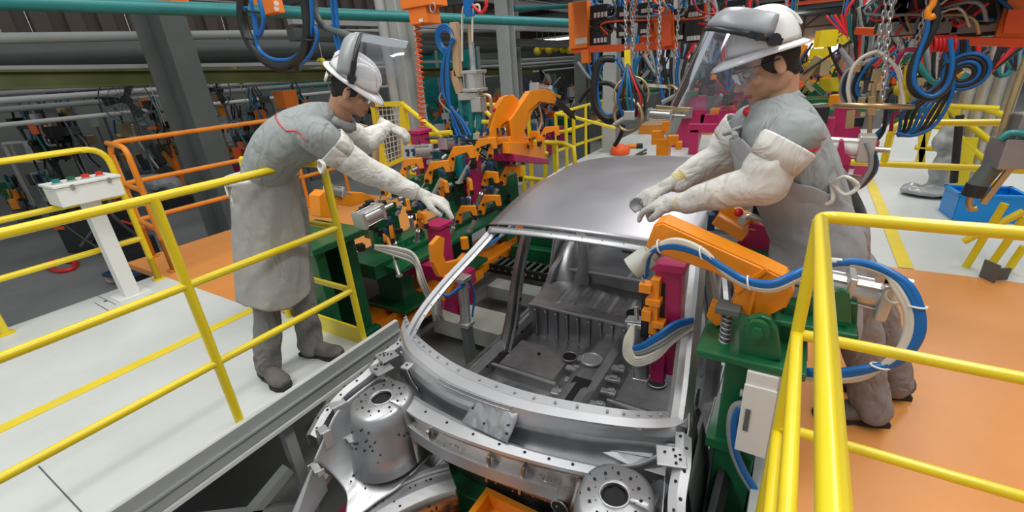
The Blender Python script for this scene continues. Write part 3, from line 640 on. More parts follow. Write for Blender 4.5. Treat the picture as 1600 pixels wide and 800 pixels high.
for k in range(13):                                            # bright radial ribs of the boot floor
    a = rad(-78 + k * 13); c = U(.05, 3.62, -.105); m = M(); d = V((sin(a), cos(a) * .8, 0)); m.beam(c + d * .13, c + d * .34, .035, .014); part('boot_floor_rib', m, 'steelbr', fl, bev=.005)
m = M(); m.ring(U(.05, 3.62, -.105), (0, 0, 1), .11, .014, 24, 6, sq=.8); part('boot_well_rim', m, 'steelbr', fl)
for s, u0 in ((-1, -.10), (1, .14)):                           # tunnel side brackets
    for dx, dy, w_, d_ in ((0, 1.98, .10, .05), (.02, 2.12, .09, .04), (-.01, 2.24, .12, .04), (.03, 1.86, .08, .06), (0, 2.36, .08, .05)):
        m = M(); m.box(U(u0 + dx, dy, -.385), (w_, d_, .02), .15); m.box(U(u0 + dx + .02, dy, -.37), (w_ * .4, d_ * .6, .03), .15); part('tunnel_bracket', m, 'steelbr', fl, bev=.003)
for u0, y0 in ((-.46, 1.95), (-.36, 1.82), (-.25, 2.0), (.34, 1.93), (.50, 1.98)):
    m = M(); m.box(U(u0, y0, -.487), (.08, .035, .022), .5); part('floor_clip', m, 'steelbr', fl, bev=.003)
m = M(); m.cyl(U(-.02, 2.30, -.33), U(-.02, 2.30, -.32), .07, n=20); m.ring(U(-.02, 2.30, -.32), (0, 0, 1), .065, .008, 20, 6); hs = part('gear_opening', m, 'steelbr', fl)
m = M(); m.bx(U(-.055, 1.45, -.345), U(.055, 2.12, -.338)); part('tunnel_slot', m, 'hole', fl)
# rear panel and parcel shelf
m = M(); m.loft([[U(u, 4.62, z) for z in (-.35, -.1, .1, .2)] for u in (-.66, -.3, 0, .3, .66)], 4, 3); cp('rear_panel', m, 'steel', solid=.006)
m = M(); m.bx(U(-.6, 3.66, .16), U(.6, 3.86, .18)); cp('parcel_shelf', m, 'steel2')
# dark outer door-side skin on the right
m = M(); m.loft([[U(.76, 1.3, .02), U(.79, 1.3, -.2), U(.76, 1.3, -.5)], [U(.76, 1.45, .12), U(.80, 1.5, -.2), U(.77, 1.5, -.5)], [U(.75, 1.62, .05), U(.79, 1.7, -.25), U(.77, 1.7, -.5)]], 4, 3); cp('fender_inner', m, 'dgrey', solid=.005)
# ================================================================ THE TWO WORKERS
MT['skin'] = mat('skin', (.50, .27, .165), .5, 0, .06, 12, .08, 90); MT['skin'].node_tree.nodes['Principled BSDF'].inputs['Subsurface Weight'].default_value = .08
MT['lips'] = mat('lips', (.36, .13, .10), .5); MT['hair'] = mat('black_hair', (.012, .010, .010), .6, 0, .3, 40, .6, 160); MT['eye'] = mat('eye_white', (.7, .68, .65), .2)
MT['shirt'] = mat('grey_work_shirt', (.30, .325, .325), .85, 0, .05, 5, .5, 26)
MT['trous'] = mat('grey_trousers', (.20, .195, .19), .9, 0, .10, 5, .6, 22, dirt=.3, dcol=(.11, .10, .09))
MT['trous2'] = mat('taupe_trousers', (.25, .225, .22), .9, 0, .08, 5, .6, 22, dirt=.25, dcol=(.14, .12, .11))
MT['apron'] = mat('stained_leather_apron', (.34, .335, .32), .85, 0, .10, 5, .5, 18, dirt=.9, dcol=(.20, .185, .165))
MT['apron2'] = mat('grey_leather_apron', (.34, .345, .36), .85, 0, .06, 4, .5, 16, dirt=.4, dcol=(.24, .22, .22))
MT['sleeve'] = mat('white_leather_sleeve', (.68, .66, .62), .85, 0, .05, 6, .5, 20, dirt=.35, dcol=(.48, .45, .40))
MT['glove'] = mat('white_cotton_glove', (.60, .58, .54), .95, 0, .06, 20, .5, 120, dirt=.6, dcol=(.34, .32, .29))
MT['cuff'] = mat('yellow_knit_cuff', (.72, .58, .26), .95, 0, .1, 30, .6, 200)
MT['shoe'] = mat('grey_work_shoe', (.11, .095, .085), .8, 0, .2, 14, .3, 60, dirt=.5, dcol=(.18, .16, .14)); MT['sole'] = mat('shoe_sole', (.02, .02, .02), .8)
MT['helmet'] = mat('white_helmet', (.80, .80, .80), .22, 0, .01, 3, coat=.5, rvar=.04); MT['hblack'] = mat('black_plastic', (.02, .02, .022), .35); MT['hgrey'] = mat('grey_plastic', (.30, .31, .33), .35)
for k_, sc_, st_ in (('shirt', (9, 9, 4), .5), ('trous', (9, 9, 5), .6), ('trous2', (9, 9, 5), .6), ('sleeve', (9, 12, 10), .38), ('apron', (6, 6, 3), .35), ('apron2', (6, 6, 3), .35)):
    nt = MT[k_].node_tree; N = nt.nodes; L = nt.links; b0 = [n for n in N if n.type == 'BUMP'][0]; b0.inputs['Strength'].default_value *= .5
    tc = N.new('ShaderNodeTexCoord'); mp = N.new('ShaderNodeMapping'); mp.inputs['Scale'].default_value = sc_; mp.inputs['Rotation'].default_value = (.4, .6, .3); L.new(tc.outputs['Object'], mp.inputs[0])
    nz = N.new('ShaderNodeTexNoise'); nz.inputs['Scale'].default_value = 1; nz.inputs['Detail'].default_value = 2; nz.inputs['Distortion'].default_value = 1.6; L.new(mp.outputs[0], nz.inputs['Vector'])
    bp = N.new('ShaderNodeBump'); bp.inputs['Strength'].default_value = st_; bp.inputs['Distance'].default_value = .06; L.new(nz.outputs['Fac'], bp.inputs['Height']); L.new(bp.outputs[0], b0.inputs['Normal'])
def glassy(name, tint, op):
    m = bpy.data.materials.new(name); m.use_nodes = True; nt = m.node_tree; N = nt.nodes; L = nt.links; N.clear()
    o = N.new('ShaderNodeOutputMaterial'); t = N.new('ShaderNodeBsdfTransparent'); t.inputs[0].default_value = (*tint, 1)
    g = N.new('ShaderNodeBsdfGlossy'); g.inputs['Roughness'].default_value = .06; g.inputs[0].default_value = (.95, .95, 1, 1)
    f = N.new('ShaderNodeFresnel'); f.inputs[0].default_value = 1.5; ad = N.new('ShaderNodeMath'); ad.operation = 'ADD'; ad.inputs[1].default_value = op; ad.use_clamp = True
    x = N.new('ShaderNodeMixShader'); L.new(f.outputs[0], ad.inputs[0]); L.new(ad.outputs[0], x.inputs[0]); L.new(t.outputs[0], x.inputs[1]); L.new(g.outputs[0], x.inputs[2]); L.new(x.outputs[0], o.inputs[0]); return m
MT['visor'] = glassy('clear_visor', (.86, .87, .90), .07)
def limb(m, ch, n=14):
    for (p, r), (q, s) in zip(ch, ch[1:]): m.cyl(p, q, r, s, n)
    for p, r in ch: m.ball(p, r * 1.0, n)
    return m
def secs(m, S, n=24, k=4):      # closed loft of elliptical sections (centre, side vector, r_side, r_depth)
    C_ = spline([s[0] for s in S], k); R1 = spline([(s[2], s[3], 0) for s in S], k); SD = spline([s[1] for s in S], k); rows = []
    for i, c in enumerate(C_):
        d = (C_[min(i + 1, len(C_) - 1)] - C_[max(i - 1, 0)]).normalized(); s_ = V(SD[i]); s_ = (s_ - d * s_.dot(d)).normalized(); f = d.cross(s_)
        rows.append([c + s_ * R1[i].x * cos(2 * pi * j / n) + f * R1[i].y * sin(2 * pi * j / n) for j in range(n)])
    vs = [v for r in rows for v in r]; m.add(vs, [(i * n + j, i * n + (j + 1) % n, (i + 1) * n + (j + 1) % n, (i + 1) * n + j) for i in range(len(rows) - 1) for j in range(n)], 0, True)
    m.add(rows[0], [list(range(n))[::-1]]); m.add(rows[-1], [list(range(n))]); return m
TX = {}
def blob(name, m, mt, parent, vox=.008, smooth=3, disp=0, dsc=.12, label=None, sep=None):
    o = part(name, m, mt, parent, label=label)
    r = o.modifiers.new('r', 'REMESH'); r.mode = 'VOXEL'; r.voxel_size = vox; r.use_smooth_shade = True
    s = o.modifiers.new('s', 'SMOOTH'); s.factor = .5; s.iterations = smooth
    if disp:
        for q, (dd, ss) in enumerate(((disp * .8, dsc * 1.6),)):
            if (ss,) not in TX: t = bpy.data.textures.new('fold', 'CLOUDS'); t.noise_scale = ss; t.noise_depth = 1; TX[(ss,)] = t
            dm = o.modifiers.new('d', 'DISPLACE'); dm.texture = TX[(ss,)]; dm.strength = dd; dm.mid_level = .5; dm.texture_coords = 'GLOBAL'
    return o
def basis(F, Up):
    F = V(F).normalized(); L_ = V(Up).cross(F).normalized(); U_ = F.cross(L_); return Matrix((F, L_, U_)).transposed()
HS = 1.0
def head_on(m, t, H, B, neck, nm):
    """adds the skull and face to the body mesh m; returns helper h(local) -> world"""
    hs = HS
    def h(x, y, z): return H + B @ V((x, y, z)) * hs
    m.ball(h(-.006, 0, .03), (.090*HS, .074*HS, .100*HS), 24, rot=B); m.ball(h(.030, 0, -.035), (.062*HS, .060*HS, .075*HS), 20, rot=B); m.ball(h(.058, 0, -.082), (.030*HS, .030*HS, .026*HS), 14, rot=B)
    m.ball(h(.074, 0, -.094), (.014*HS, .018*HS, .014*HS), 12, rot=B)
    for s in (-1, 1):
        m.ball(h(.055, s * .042, -.025), (.026*HS, .024*HS, .026*HS), 14, rot=B); m.ball(h(.072, s * .03, .022), (.016*HS, .026*HS, .009*HS), 12, rot=B)
        m.ball(h(.0, s * .052, -.058), (.040*HS, .014*HS, .030*HS), 14, rot=B); m.ball(h(-.008, s * .078, -.012), (.018*HS, .008*HS, .032*HS), 14, rot=B); m.ball(h(-.004, s * .082, -.03), (.010*HS, .008*HS, .012*HS), 10, rot=B)
        m.ball(h(.086, s * .013, -.036), (.009*HS, .008*HS, .007*HS), 10, rot=B)
    limb(m, [(h(.082, 0, .015), .009), (h(.098, 0, -.014), .010), (h(.109, 0, -.032), .012)]); m.ball(h(.083, 0, -.060), (.012*HS, .024*HS, .011*HS), 12, rot=B); m.ball(h(.078, 0, -.072), (.012*HS, .022*HS, .009*HS), 12, rot=B)
    limb(m, [(h(-.030, 0, -.05), .054), (neck, .058)])
    q = M()
    for s in (-1, 1): q.ball(h(.074, s * .032, .002), (.012*HS, .015*HS, .009*HS), 12, rot=B)
    part('eye', q, 'eye', t); q = M()
    for s in (-1, 1): q.ball(h(.083, s * .032, .0), (.005*HS, .006*HS, .006*HS), 10, rot=B)
    part('iris', q, 'hair', t); q = M()
    for s in (-1, 1): q.tube([h(.084, s * .014, .028), h(.088, s * .03, .034), h(.074, s * .052, .028)], .004, 6, 4)
    part('eyebrow', q, 'hair', t); q = M()
    q.tube([h(.082, -.022, -.0655), h(.0945, 0, -.063), h(.082, .022, -.0655)], .0045, 8, 5); q.tube([h(.080, -.019, -.072), h(.0905, 0, -.073), h(.080, .019, -.072)], .0052, 8, 5); part('mouth', q, 'lips', t)
    q = M(); q.ball(h(-.017, 0, .02), (.085*HS, .079*HS, .085*HS), 20, rot=B); q.ball(h(-.050, 0, -.04), (.038*HS, .056*HS, .040*HS), 16, rot=B)
    for s in (-1, 1): q.ball(h(.018, s * .072, .012), (.022*HS, .008*HS, .032*HS), 10, rot=B)
    blob('hair', q, 'hair', t, .005, 2, .006, .02)
    return h
def helmet_on(t, h, tilt=0, kx=1.0, dx=0, kz=1.0):
    n = 40; rows = []; ct, st_ = cos(tilt), sin(tilt)
    def hh(x, y, z): z -= .05; return h(x * ct + z * st_ - .010 + dx, y, z * ct - x * st_ + .052)
    def R(a): return (.118 * kx + .003 * cos(a), .100)
    for i in range(12):
        f = pi / 2 * i / 11; rows.append([hh(R(a)[0] * cos(a) * cos(f) ** .72, R(a)[1] * sin(a) * cos(f) ** .72, .048 + .108 * kz * sin(f)) for a in [2 * pi * k / n for k in range(n + 1)]])
    brim = []
    for e, dz in ((0, 0), (.35, -.004), (.8, -.012), (1, -.018)):
        row = []
        for k in range(n + 1):
            a = 2 * pi * k / n; fr = max(0, cos(a)) ** 2; w_ = .014 + .038 * fr + .012 * max(0, -cos(a)) ** 2
            row.append(hh((R(a)[0] + w_ * e) * cos(a), (R(a)[1] + w_ * e * .8) * sin(a), .048 + dz * (1 + .6 * fr)))
        brim.append(row)
    m = M(); m.grid(brim[::-1] + rows); hb = part('hard_hat', m, 'helmet', t, solid=.004)
    for y0, w_ in ((0, .011), (-.040, .006), (.040, .006)):
        P = []
        for i in range(15):
            f = rad(20) + rad(140) * i / 14; k = math.sqrt(max(.05, 1 - (y0 / .100) ** 2)); c, s = cos(f), sin(f); P.append(hh(.120 * kx * (abs(c) ** .85) * (1 if c > 0 else -1) * k ** .5, y0, .048 + .110 * kz * s ** .9 * k))
        m = M(); m.tube(P, w_, 8, 2, flat=.45); part('crown_ridge', m, 'helmet', hb)
    return hb
def shield_on(t, h, ang, hb, drop=.22):
    ca, sa = cos(ang), sin(ang)
    def g(x, y, z): return h(.0 + x * ca - z * sa, y, .072 + x * sa + z * ca)
    A = [rad(-88 + 176 * i / 24) for i in range(25)]
    m = M(); m.grid([[g(a_ * cos(a), b_ * sin(a), z) for a in A] for a_, b_, z in ((.180, .118, .009), (.182, .119, .0), (.180, .118, -.009))]); part('shield_band', m, 'hblack', t, solid=.005)
    m = M(); m.grid([[g(a_ * cos(a), b_ * sin(a), z) for a in A] for a_, b_, z in ((.179, .117, .007), (.176, .115, .026), (.162, .106, .052), (.142, .094, .070), (.128, .086, .074))]); part('brow_guard', m, 'hgrey', t, solid=.003)
    m = M(); rows = []
    for j in range(9):
        f = j / 8; rows.append([g((.182 + .012 * f) * cos(a) + .01 * f, (.120 + .010 * f) * sin(a) * (1 - .12 * f ** 6), -drop * f * (1 - .16 * (abs(a) / rad(88)) ** 3)) for a in A])
    m.grid(rows); part('face_shield', m, 'visor', t, label='clear curved face shield visor')
    for s in (-1, 1):
        m = M(); m.cyl(g(.0, s * .108, 0), g(.0, s * .130, 0), .019, n=16); m.cyl(g(.045, s * .110, -.002), g(.045, s * .126, -.002), .012, n=12); m.beam(g(-.026, s * .117, .0), g(.075, s * .114, 0), .022, .008, V(h(0, 1, 0)) - V(h(0, 0, 0))); part('pivot_bracket', m, 'hblack', t, bev=.002)
def glasses_on(t, h):
    m = M(); m.grid([[h(.088 * cos(a) + .020 - .004 * f, .074 * sin(a), .020 - .036 * f - .01 * abs(sin(a)) * f) for a in [rad(-62 + 124 * i / 16) for i in range(17)]] for f in (0, .5, 1)]); part('safety_glasses', m, 'visor', t, label='clear safety glasses')
    m = M(); m.tube([h(.088 * cos(a) + .021, .075 * sin(a), .0215) for a in [rad(-62 + 124 * i / 12) for i in range(13)]], .0022, 6, 1)
    for s in (-1, 1): m.tube([h(.061, s * .068, .018), h(.03, s * .079, .014), h(-.012, s * .083, .008)], .003, 6, 3)
    part('glasses_frame', m, 'hblack', t)
def glove(t, wrist, F, Back, thumb, curl, spread=.0, tc=.5, cuffmat=None, label=None, sc=1.0):
    """wrist point, finger direction F, direction of the back of the hand, thumb side (+1/-1 along F x Back)"""
    F = V(F).normalized(); Bk = V(Back); Bk = (Bk - F * Bk.dot(F)).normalized(); S = F.cross(Bk) * thumb
    def g(x, y, z): return wrist + (F * x + S * y + Bk * z) * sc
    m = M(); limb(m, [(g(-.02, 0, 0), .031), (g(.02, 0, 0), .030)])
    for y in (-.026, -.009, .009, .026): limb(m, [(g(.01, y * .6, 0), .017), (g(.085, y, .002), .0155)])
    limb(m, [(g(.02, .018, -.006), .020), (g(.05, .03, -.008), .017)])
    for k, (y, L_) in enumerate(((.029, .072), (.010, .080), (-.010, .075), (-.028, .060))):
        c = curl[k] if isinstance(curl, (list, tuple)) else curl; p = g(.088, y, .002); ch = [(p, .0145)]; a = 0; yy = y; x, z = .088, .002
        for j, (f, r) in enumerate(((.44, .0135), (.31, .0125), (.25, .0110))):
            a += c * (.9, 1.1, .8)[j]; x += cos(a) * L_ * f; z -= sin(a) * L_ * f; yy += spread * y * 6 * f; ch.append((g(x, yy, z), r))
        limb(m, ch)
    limb(m, [(g(.03, .028, -.004), .018), (g(.058, .048, -.012 - .01 * tc), .0155), (g(.085, .056 - .014 * tc, -.020 - .018 * tc), .0135), (g(.105, .056 - .034 * tc, -.026 - .024 * tc), .0115)])
    o = blob('glove', m, 'glove', t, .0036, 2, 0, .02, label=label)
    m = M(); m.cyl(g(-.050, 0, 0), g(-.018, 0, 0), .036, .033, 18)
    m.ring(g(-.050, 0, 0), F, .036, .004 if cuffmat != 'red' else .003, 18, 6); part('glove_cuff', m, cuffmat or 'glove', o)
    return o
def shoe(t, heel, toe, h=.10):
    d = (toe - heel); d.z = 0; L_ = d.length; d.normalize(); s = V((-d.y, d.x, 0)); b = heel.copy(); b.z = 0
    m = M(); secs(m, [(b + V((0, 0, .06)) - d * .02, s, .030, .035), (b + d * .03 + V((0, 0, .062)), s, .040, .056), (b + d * L_ * .35 + V((0, 0, .055)), s, .040, .050), (b + d * L_ * .62 + V((0, 0, .042)), s, .050, .036), (b + d * L_ * .85 + V((0, 0, .038)), s, .048, .030), (b + d * L_ + V((0, 0, .032)), s, .026, .020)])
    limb(m, [(b + d * .05 + V((0, 0, .09)), .045), (b + d * .05 + V((0, 0, .13)), .046)])
    o = blob('shoe', m, 'shoe', t, .007, 2, .006, .05); m = M(); P = []
    m.plate([b + d * (L_ * x) + s * y + V((0, 0, .011)) for x, y in ((-.08, -.03), (.2, -.038), (.45, -.034), (.68, -.052), (.9, -.044), (1.05, -.015), (1.05, .015), (.9, .044), (.68, .052), (.45, .034), (.2, .038), (-.08, .03))], .021); part('sole', m, 'sole', o)
    m = M()
    for k in range(4): c = b + d * (L_ * (.42 + .07 * k)) + V((0, 0, .098 - .011 * k)); m.tube([c - s * .024 + V((0, 0, -.01)), c, c + s * .024 + V((0, 0, -.01))], .003, 6, 3)
    part('lace', m, 'sole', o)

# ---------------------------------------------------------------- worker on the left
W1 = thing('person', 'person in grey shirt and stained apron leaning over the yellow railing, face shield flipped up', 'person', (-2.2, 1.15, 0))
sd = V((-.74, .67, 0))
hip = PY(424, 325, 1.26); wst = PY(420, 266, 1.27); ch1 = PY(442, 228, 1.31); ch2 = PY(482, 205, 1.39); nk = PY(530, 180, 1.48)
shN = PY(500, 214, 1.27); shF = PY(508, 186, 1.60)
elN = PY(563, 262, 1.40); wrN = PY(650, 301, 1.58); haN = PY(702, 320, 1.66)
elF = PY(570, 222, 1.78); wrF = PY(606, 198, 1.95)
FW = V((.66, .56, -.50)); UPV = V((.36, .12, .92)); B1 = basis(FW, UPV); H1 = PY(551, 139, 1.52)
body = M(); HS = .98; h1 = head_on(body, W1, H1, B1, nk - V((.02, 0, .03)), 1)
secs(body, [(hip, sd, .15, .11), (wst, sd, .135, .10), (ch1, sd, .155, .11), (ch2, sd, .17, .10), (ch2.lerp(nk, .6), sd, .12, .08)])
limb(body, [(shN, .055), (elN, .042), (wrN, .028)]); limb(body, [(shF, .055), (elF, .042), (wrF, .028)])
aN, aF = V((-2.27, 1.0, .09)), V((-2.235, 1.24, .09)); kN, kF = V((-2.24, 1.09, .50)), V((-2.22, 1.27, .50))
for a, k, s in ((aN, kN, -.08), (aF, kF, .08)): limb(body, [(hip + V((0, s, -.04)), .085), (k, .055), (a, .038)])
blob('body', body, 'skin', W1, .0055, 2)
q = M(); secs(q, [(hip.lerp(wst, .75), sd, .150, .11), (wst, sd, .158, .118), (ch1, sd, .178, .128), (ch2, sd, .195, .128), (ch2.lerp(nk, .5), sd, .15, .105), (nk - V((.02, 0, .02)), sd, .085, .075)])
limb(q, [(shN - (shN - ch2) * .25, .085), (shN, .079), (shN.lerp(elN, .50), .071)]); limb(q, [(shF - (shF - ch2) * .25, .085), (shF, .079), (shF.lerp(elF, .5), .07)])
sh = blob('shirt', q, 'shirt', W1, .008, 4, .020, .09)
q = M(); c = nk + V((.005, 0, -.005)); nd = (H1 - nk).normalized(); a_, b_, _ = frame(nd)      # collar
rows = [[c + nd * hh + (a_ * cos(t) + b_ * sin(t)) * rr for t in [2 * pi * i / 20 for i in range(21)]] for hh, rr in ((-.04, .078), (-.01, .068), (.010, .068), (.006, .075), (-.02, .090))]
q.grid(rows); part('collar', q, 'shirt', sh, solid=.004)
q = M(); q.tube([PY(427, 166, 1.30), PY(426, 185, 1.20), PY(440, 207, 1.14), PY(463, 232, 1.12)], .002, 6, 6); rp = part('red_piping', q, 'red', sh); sw = rp.modifiers.new('w', 'SHRINKWRAP'); sw.target = sh; sw.wrap_mode = 'OUTSIDE_SURFACE'; sw.offset = .003; rp.modifiers.new('s', 'SOLIDIFY').thickness = .002
q = M(); secs(q, [(hip + V((0, 0, .10)), sd, .150, .115), (hip, sd, .160, .122), (hip + V((0, 0, -.10)), sd, .158, .12)])
for a, k, s in ((aN, kN, -.085), (aF, kF, .085)):
    limb(q, [(hip + V((0, s, -.05)), .098), (hip.lerp(k, .5) + V((0, s * .5, 0)), .088), (k, .074), (k.lerp(a, .6), .066), (a + V((0, 0, -.015)), .070)])
blob('trousers', q, 'trous', W1, .009, 3, .030, .08)
q = M(); rows = []                                         # apron: a sheet round the front and near side
for j in range(10):
    f = j / 9; z = 1.06 - .62 * f; row = []
    for i in range(29):
        a = rad(-165 + 263 * i / 28); r1 = .180 + .030 * f + .008 * sin(a * 8 + f * 2) * f; r2 = .155 + .02 * f + .012 * sin(a * 7 + f * 3) * f
        pw = hip + V((.74, .67, 0)).normalized() * (0 if 0 else 0) + V((.67, .74, 0)) * (.01 + r2 * cos(a)) + V((-.74, .67, 0)) * (r1 * sin(a)) + V((0, -.12 * f, 0)); row.append(V((min(-2.085 - .004 * cos(a * 9), pw.x), pw.y, z + .03 * sin(a * 2) * f)))
    rows.append(row)
q.grid(rows); ap = part('apron', q, 'apron', W1, solid=.004, sub=1)
for ss, st_ in ((.16, .022),):
    tx = bpy.data.textures.new('fold', 'CLOUDS'); tx.noise_scale = ss; dm = ap.modifiers.new('d', 'DISPLACE'); dm.texture = tx; dm.strength = st_
q = M(); q.tube([V((min(-2.083, hip.x + .17 * cos(a)), hip.y + .17 * sin(a), 1.055)) for a in [rad(12 * i) for i in range(30)]], .008, 6, 1, True, smooth=False, flat=2.0); p = PY(366, 290, 1.10); q.tube([p, p + V((-.05, -.01, .01)), p + V((-.04, -.02, -.05))], .010, 6, 4, flat=.5); q.tube([p, p + V((-.03, -.01, -.05)), p + V((-.015, -.02, -.10))], .009, 6, 4, flat=.5); part('apron_string', q, 'sleeve', ap)
for (a, b, c_, nm) in ((shN, elN, wrN, 0), (shF, elF, wrF, 1)):
    q = M(); s0 = a.lerp(b, .38); limb(q, [(s0, .070), (a.lerp(b, .7), .072), (b, .066), (b.lerp(c_, .5), .055), (b.lerp(c_, .93), .040)], 16)
    so = blob('arm_sleeve', q, 'sleeve', W1, .006, 3, .020, .055, label='white leather arm sleeve')
    q = M(); dd = (b - a).normalized(); a2, b2, _ = frame(dd); rows = [[s0 + dd * hh + (a2 * cos(t) + b2 * sin(t)) * (rr + .007 * sin(4 * t)) for t in [2 * pi * i / 24 for i in range(25)]] for hh, rr in ((.04, .072), (.0, .079), (-.025, .083), (-.032, .080))]
    q.grid(rows); part('sleeve_hem', q, 'sleeve', so, solid=.004)
q = M(); p = PY(500, 250, 1.20); q.tube([p, p + V((-.015, 0, -.03)), p + V((.01, -.01, -.055))], .011, 8, 4, flat=.4); q.tube([p, p + V((.02, 0, -.02)), p + V((.015, -.01, -.045))], .010, 8, 4, flat=.4); part('sleeve_tie', q, 'sleeve', so)
glove(W1, wrN.lerp(haN, .18), (haN - wrN) + V((.0, 0, -.01)), V((-.2, -.25, 1)), 1, [.20, .35, .5, .6], .1, .3, 'red', 'dirty white glove with a red hem', 1.14)
glove(W1, wrF, V((.6, .35, -.35)), V((0, -.3, 1)), -1, .6, 0, .5, 'glove')
hb = helmet_on(W1, h1, rad(10)); shield_on(W1, h1, rad(100), hb, .20); glasses_on(W1, h1)
q = M(); n_ = 9; q.grid([[h1(-.10 + .0 * i, .10 * sin(rad(-60 + 15 * i)), z) + B1 @ V((-.045 * cos(rad(-60 + 15 * i)) + .02, 0, 0)) for i in range(n_)] for z in (.035, -.005)]); part('headband', q, 'sleeve', W1, solid=.003)
shoe(W1, V((-2.33, .99, 0)), V((-2.085, .965, 0))); shoe(W1, V((-2.29, 1.22, 0)), V((-2.045, 1.295, 0)))

# ---------------------------------------------------------------- worker on the right
W2 = thing('person', 'person in white arm sleeves and grey apron, clear face shield lowered, leaning over the roof', 'person', (.3, 2.05, 0))
sd = V((.10, 1, 0))
hip = PY(1287, 385, 2.0); wst = PY(1262, 315, 1.98); ch1 = PY(1238, 262, 1.94); ch2 = PY(1220, 215, 1.91); nk = PY(1208, 152, 1.93)
shN = PY(1240, 213, 1.74); shF = PY(1172, 196, 2.10)
elN = PY(1186, 283, 1.70); wrN = PY(1062, 319, 1.80); haN = PY(1026, 316, 1.86)
elF = PY(1126, 240, 2.14); wrF = PY(1052, 290, 1.97); haF = PY(1010, 306, 1.90)
B2 = basis(V((-.84, -.36, -.42)), V((-.38, -.12, .92))); H2 = PY(1199, 100, 1.92)
body = M(); HS = 1.06; h2 = head_on(body, W2, H2, B2, nk - V((-.02, 0, .02)), 2)
secs(body, [(hip, sd, .15, .11), (wst, sd, .14, .10), (ch1, sd, .16, .11), (ch2, sd, .17, .10), (ch2.lerp(nk, .6), sd, .11, .08)])
limb(body, [(shN, .055), (elN, .042), (wrN, .028)]); limb(body, [(shF, .055), (elF, .042), (wrF, .028)])
aN, aF = V((.42, 1.98, .09)), V((.52, 2.21, .09)); kN, kF = V((.30, 1.98, .48)), V((.36, 2.16, .48))
for a, k, s in ((aN, kN, -.08), (aF, kF, .08)): limb(body, [(hip + V((0, s, -.04)), .085), (k, .055), (a, .038)])
blob('body', body, 'skin', W2, .0055, 2)
q = M(); secs(q, [(hip.lerp(wst, .30), sd, .170, .130), (wst, sd, .170, .13), (ch1, sd, .185, .142), (ch2, sd, .190, .130), (ch2.lerp(nk, .50), sd, .135, .11), (ch2.lerp(nk, .85), sd, .090, .084), (nk, sd, .070, .070)])
limb(q, [(shN - (shN - ch2) * .25, .090), (shN, .084), (shN.lerp(elN, .45), .076)]); limb(q, [(shF - (shF - ch2) * .25, .085), (shF, .079), (shF.lerp(elF, .45), .07)])
sh = blob('shirt', q, 'shirt', W2, .008, 4, .020, .09)
q = M(); c = nk + V((0, 0, .0)); nd = (H2 - nk).normalized(); a_, b_, _ = frame(nd)
q.grid([[c + nd * hh + (a_ * cos(t) + b_ * sin(t)) * rr for t in [2 * pi * i / 20 for i in range(21)]] for hh, rr in ((-.05, .082), (-.02, .070), (.004, .068), (.0, .076), (-.03, .094))]); part('collar', q, 'shirt', sh, solid=.004)
q = M(); q.ball(c + V((-.07, -.03, -.045)), (.02, .03, .02), 10); part('undershirt', q, 'red', sh)
q = M(); q.tube([PY(1254, 233, 1.68), PY(1270, 228, 1.73), PY(1283, 217, 1.85)], .003, 6, 6); rp = part('red_piping', q, 'red', sh); sw = rp.modifiers.new('w', 'SHRINKWRAP'); sw.target = sh; sw.wrap_mode = 'OUTSIDE_SURFACE'; sw.offset = .003; rp.modifiers.new('s', 'SOLIDIFY').thickness = .002
q = M(); secs(q, [(hip + V((-.01, 0, .10)), sd, .168, .130), (hip, sd, .185, .150), (hip + V((0, 0, -.10)), sd, .178, .14)])
for a, k, s in ((aN, kN, -.085), (aF, kF, .085)):
    limb(q, [(hip + V((0.01, s, -.05)), .108), (hip.lerp(k, .5) + V((0, s * .5, 0)), .094), (k, .076), (k.lerp(a, .6), .068), (a + V((0, 0, -.01)), .074)])
blob('trousers', q, 'trous2', W2, .009, 3, .032, .08)
# apron: from a rolled bib at the chest to below the hips
spn = [(PY(1196, 190, 1.91), .150, .125), (ch2 + V((0, 0, -.05)), .19, .150), (ch1, .196, .158), (wst, .192, .162), (hip + V((-.01, 0, .05)), .205, .170), (hip + V((-.0, 0, -.12)), .215, .18), (hip + V((.02, 0, -.24)), .205, .18), (hip + V((.03, 0, -.32)), .20, .175)]
rows = []
PC = spline([s[0] for s in spn], 3); PR = spline([(s[1], s[2], 0) for s in spn], 3)
for j, c in enumerate(PC):
    d = (PC[min(j + 1, len(PC) - 1)] - PC[max(j - 1, 0)]).normalized(); s_ = (sd - d * sd.dot(d)).normalized(); f_ = s_.cross(d) * 1.0
    if f_.x > 0: f_ = -f_
    w_ = 60 + 85 * min(1, j / 9)
    rows.append([c + f_ * PR[j].y * cos(a) - s_ * PR[j].x * sin(a) for a in [rad(-w_ + 2 * w_ * i / 28) for i in range(29)]])
q = M(); q.grid(rows); ap = part('apron', q, 'apron2', W2, solid=.005, sub=1)
for ss, st_ in ((.18, .03),):
    tx = bpy.data.textures.new('fold', 'CLOUDS'); tx.noise_scale = ss; dm = ap.modifiers.new('d', 'DISPLACE'); dm.texture = tx; dm.strength = st_
q = M(); a0 = rows[0][2]; a1 = rows[0][26]; q.tube([a0, a0.lerp(rows[0][14], .5) + V((0, 0, .015)), rows[0][14] + V((-.02, 0, .01)), a1.lerp(rows[0][14], .5) + V((0, 0, .015)), a1], .012, 8, 5, flat=.6); part('bib_roll', q, 'apron2', ap)
q = M(); p = PY(1300, 287, 1.82); q.tube([p, p + V((.03, -.02, .03)), p + V((.07, -.01, .0)), p + V((.04, -.02, -.03)), p], .012, 8, 5, flat=.5); q.tube([p, p + V((.01, -.02, -.05)), p + V((-.01, -.02, -.07))], .009, 8, 4, flat=.5); part('apron_string', q, 'sleeve', ap)
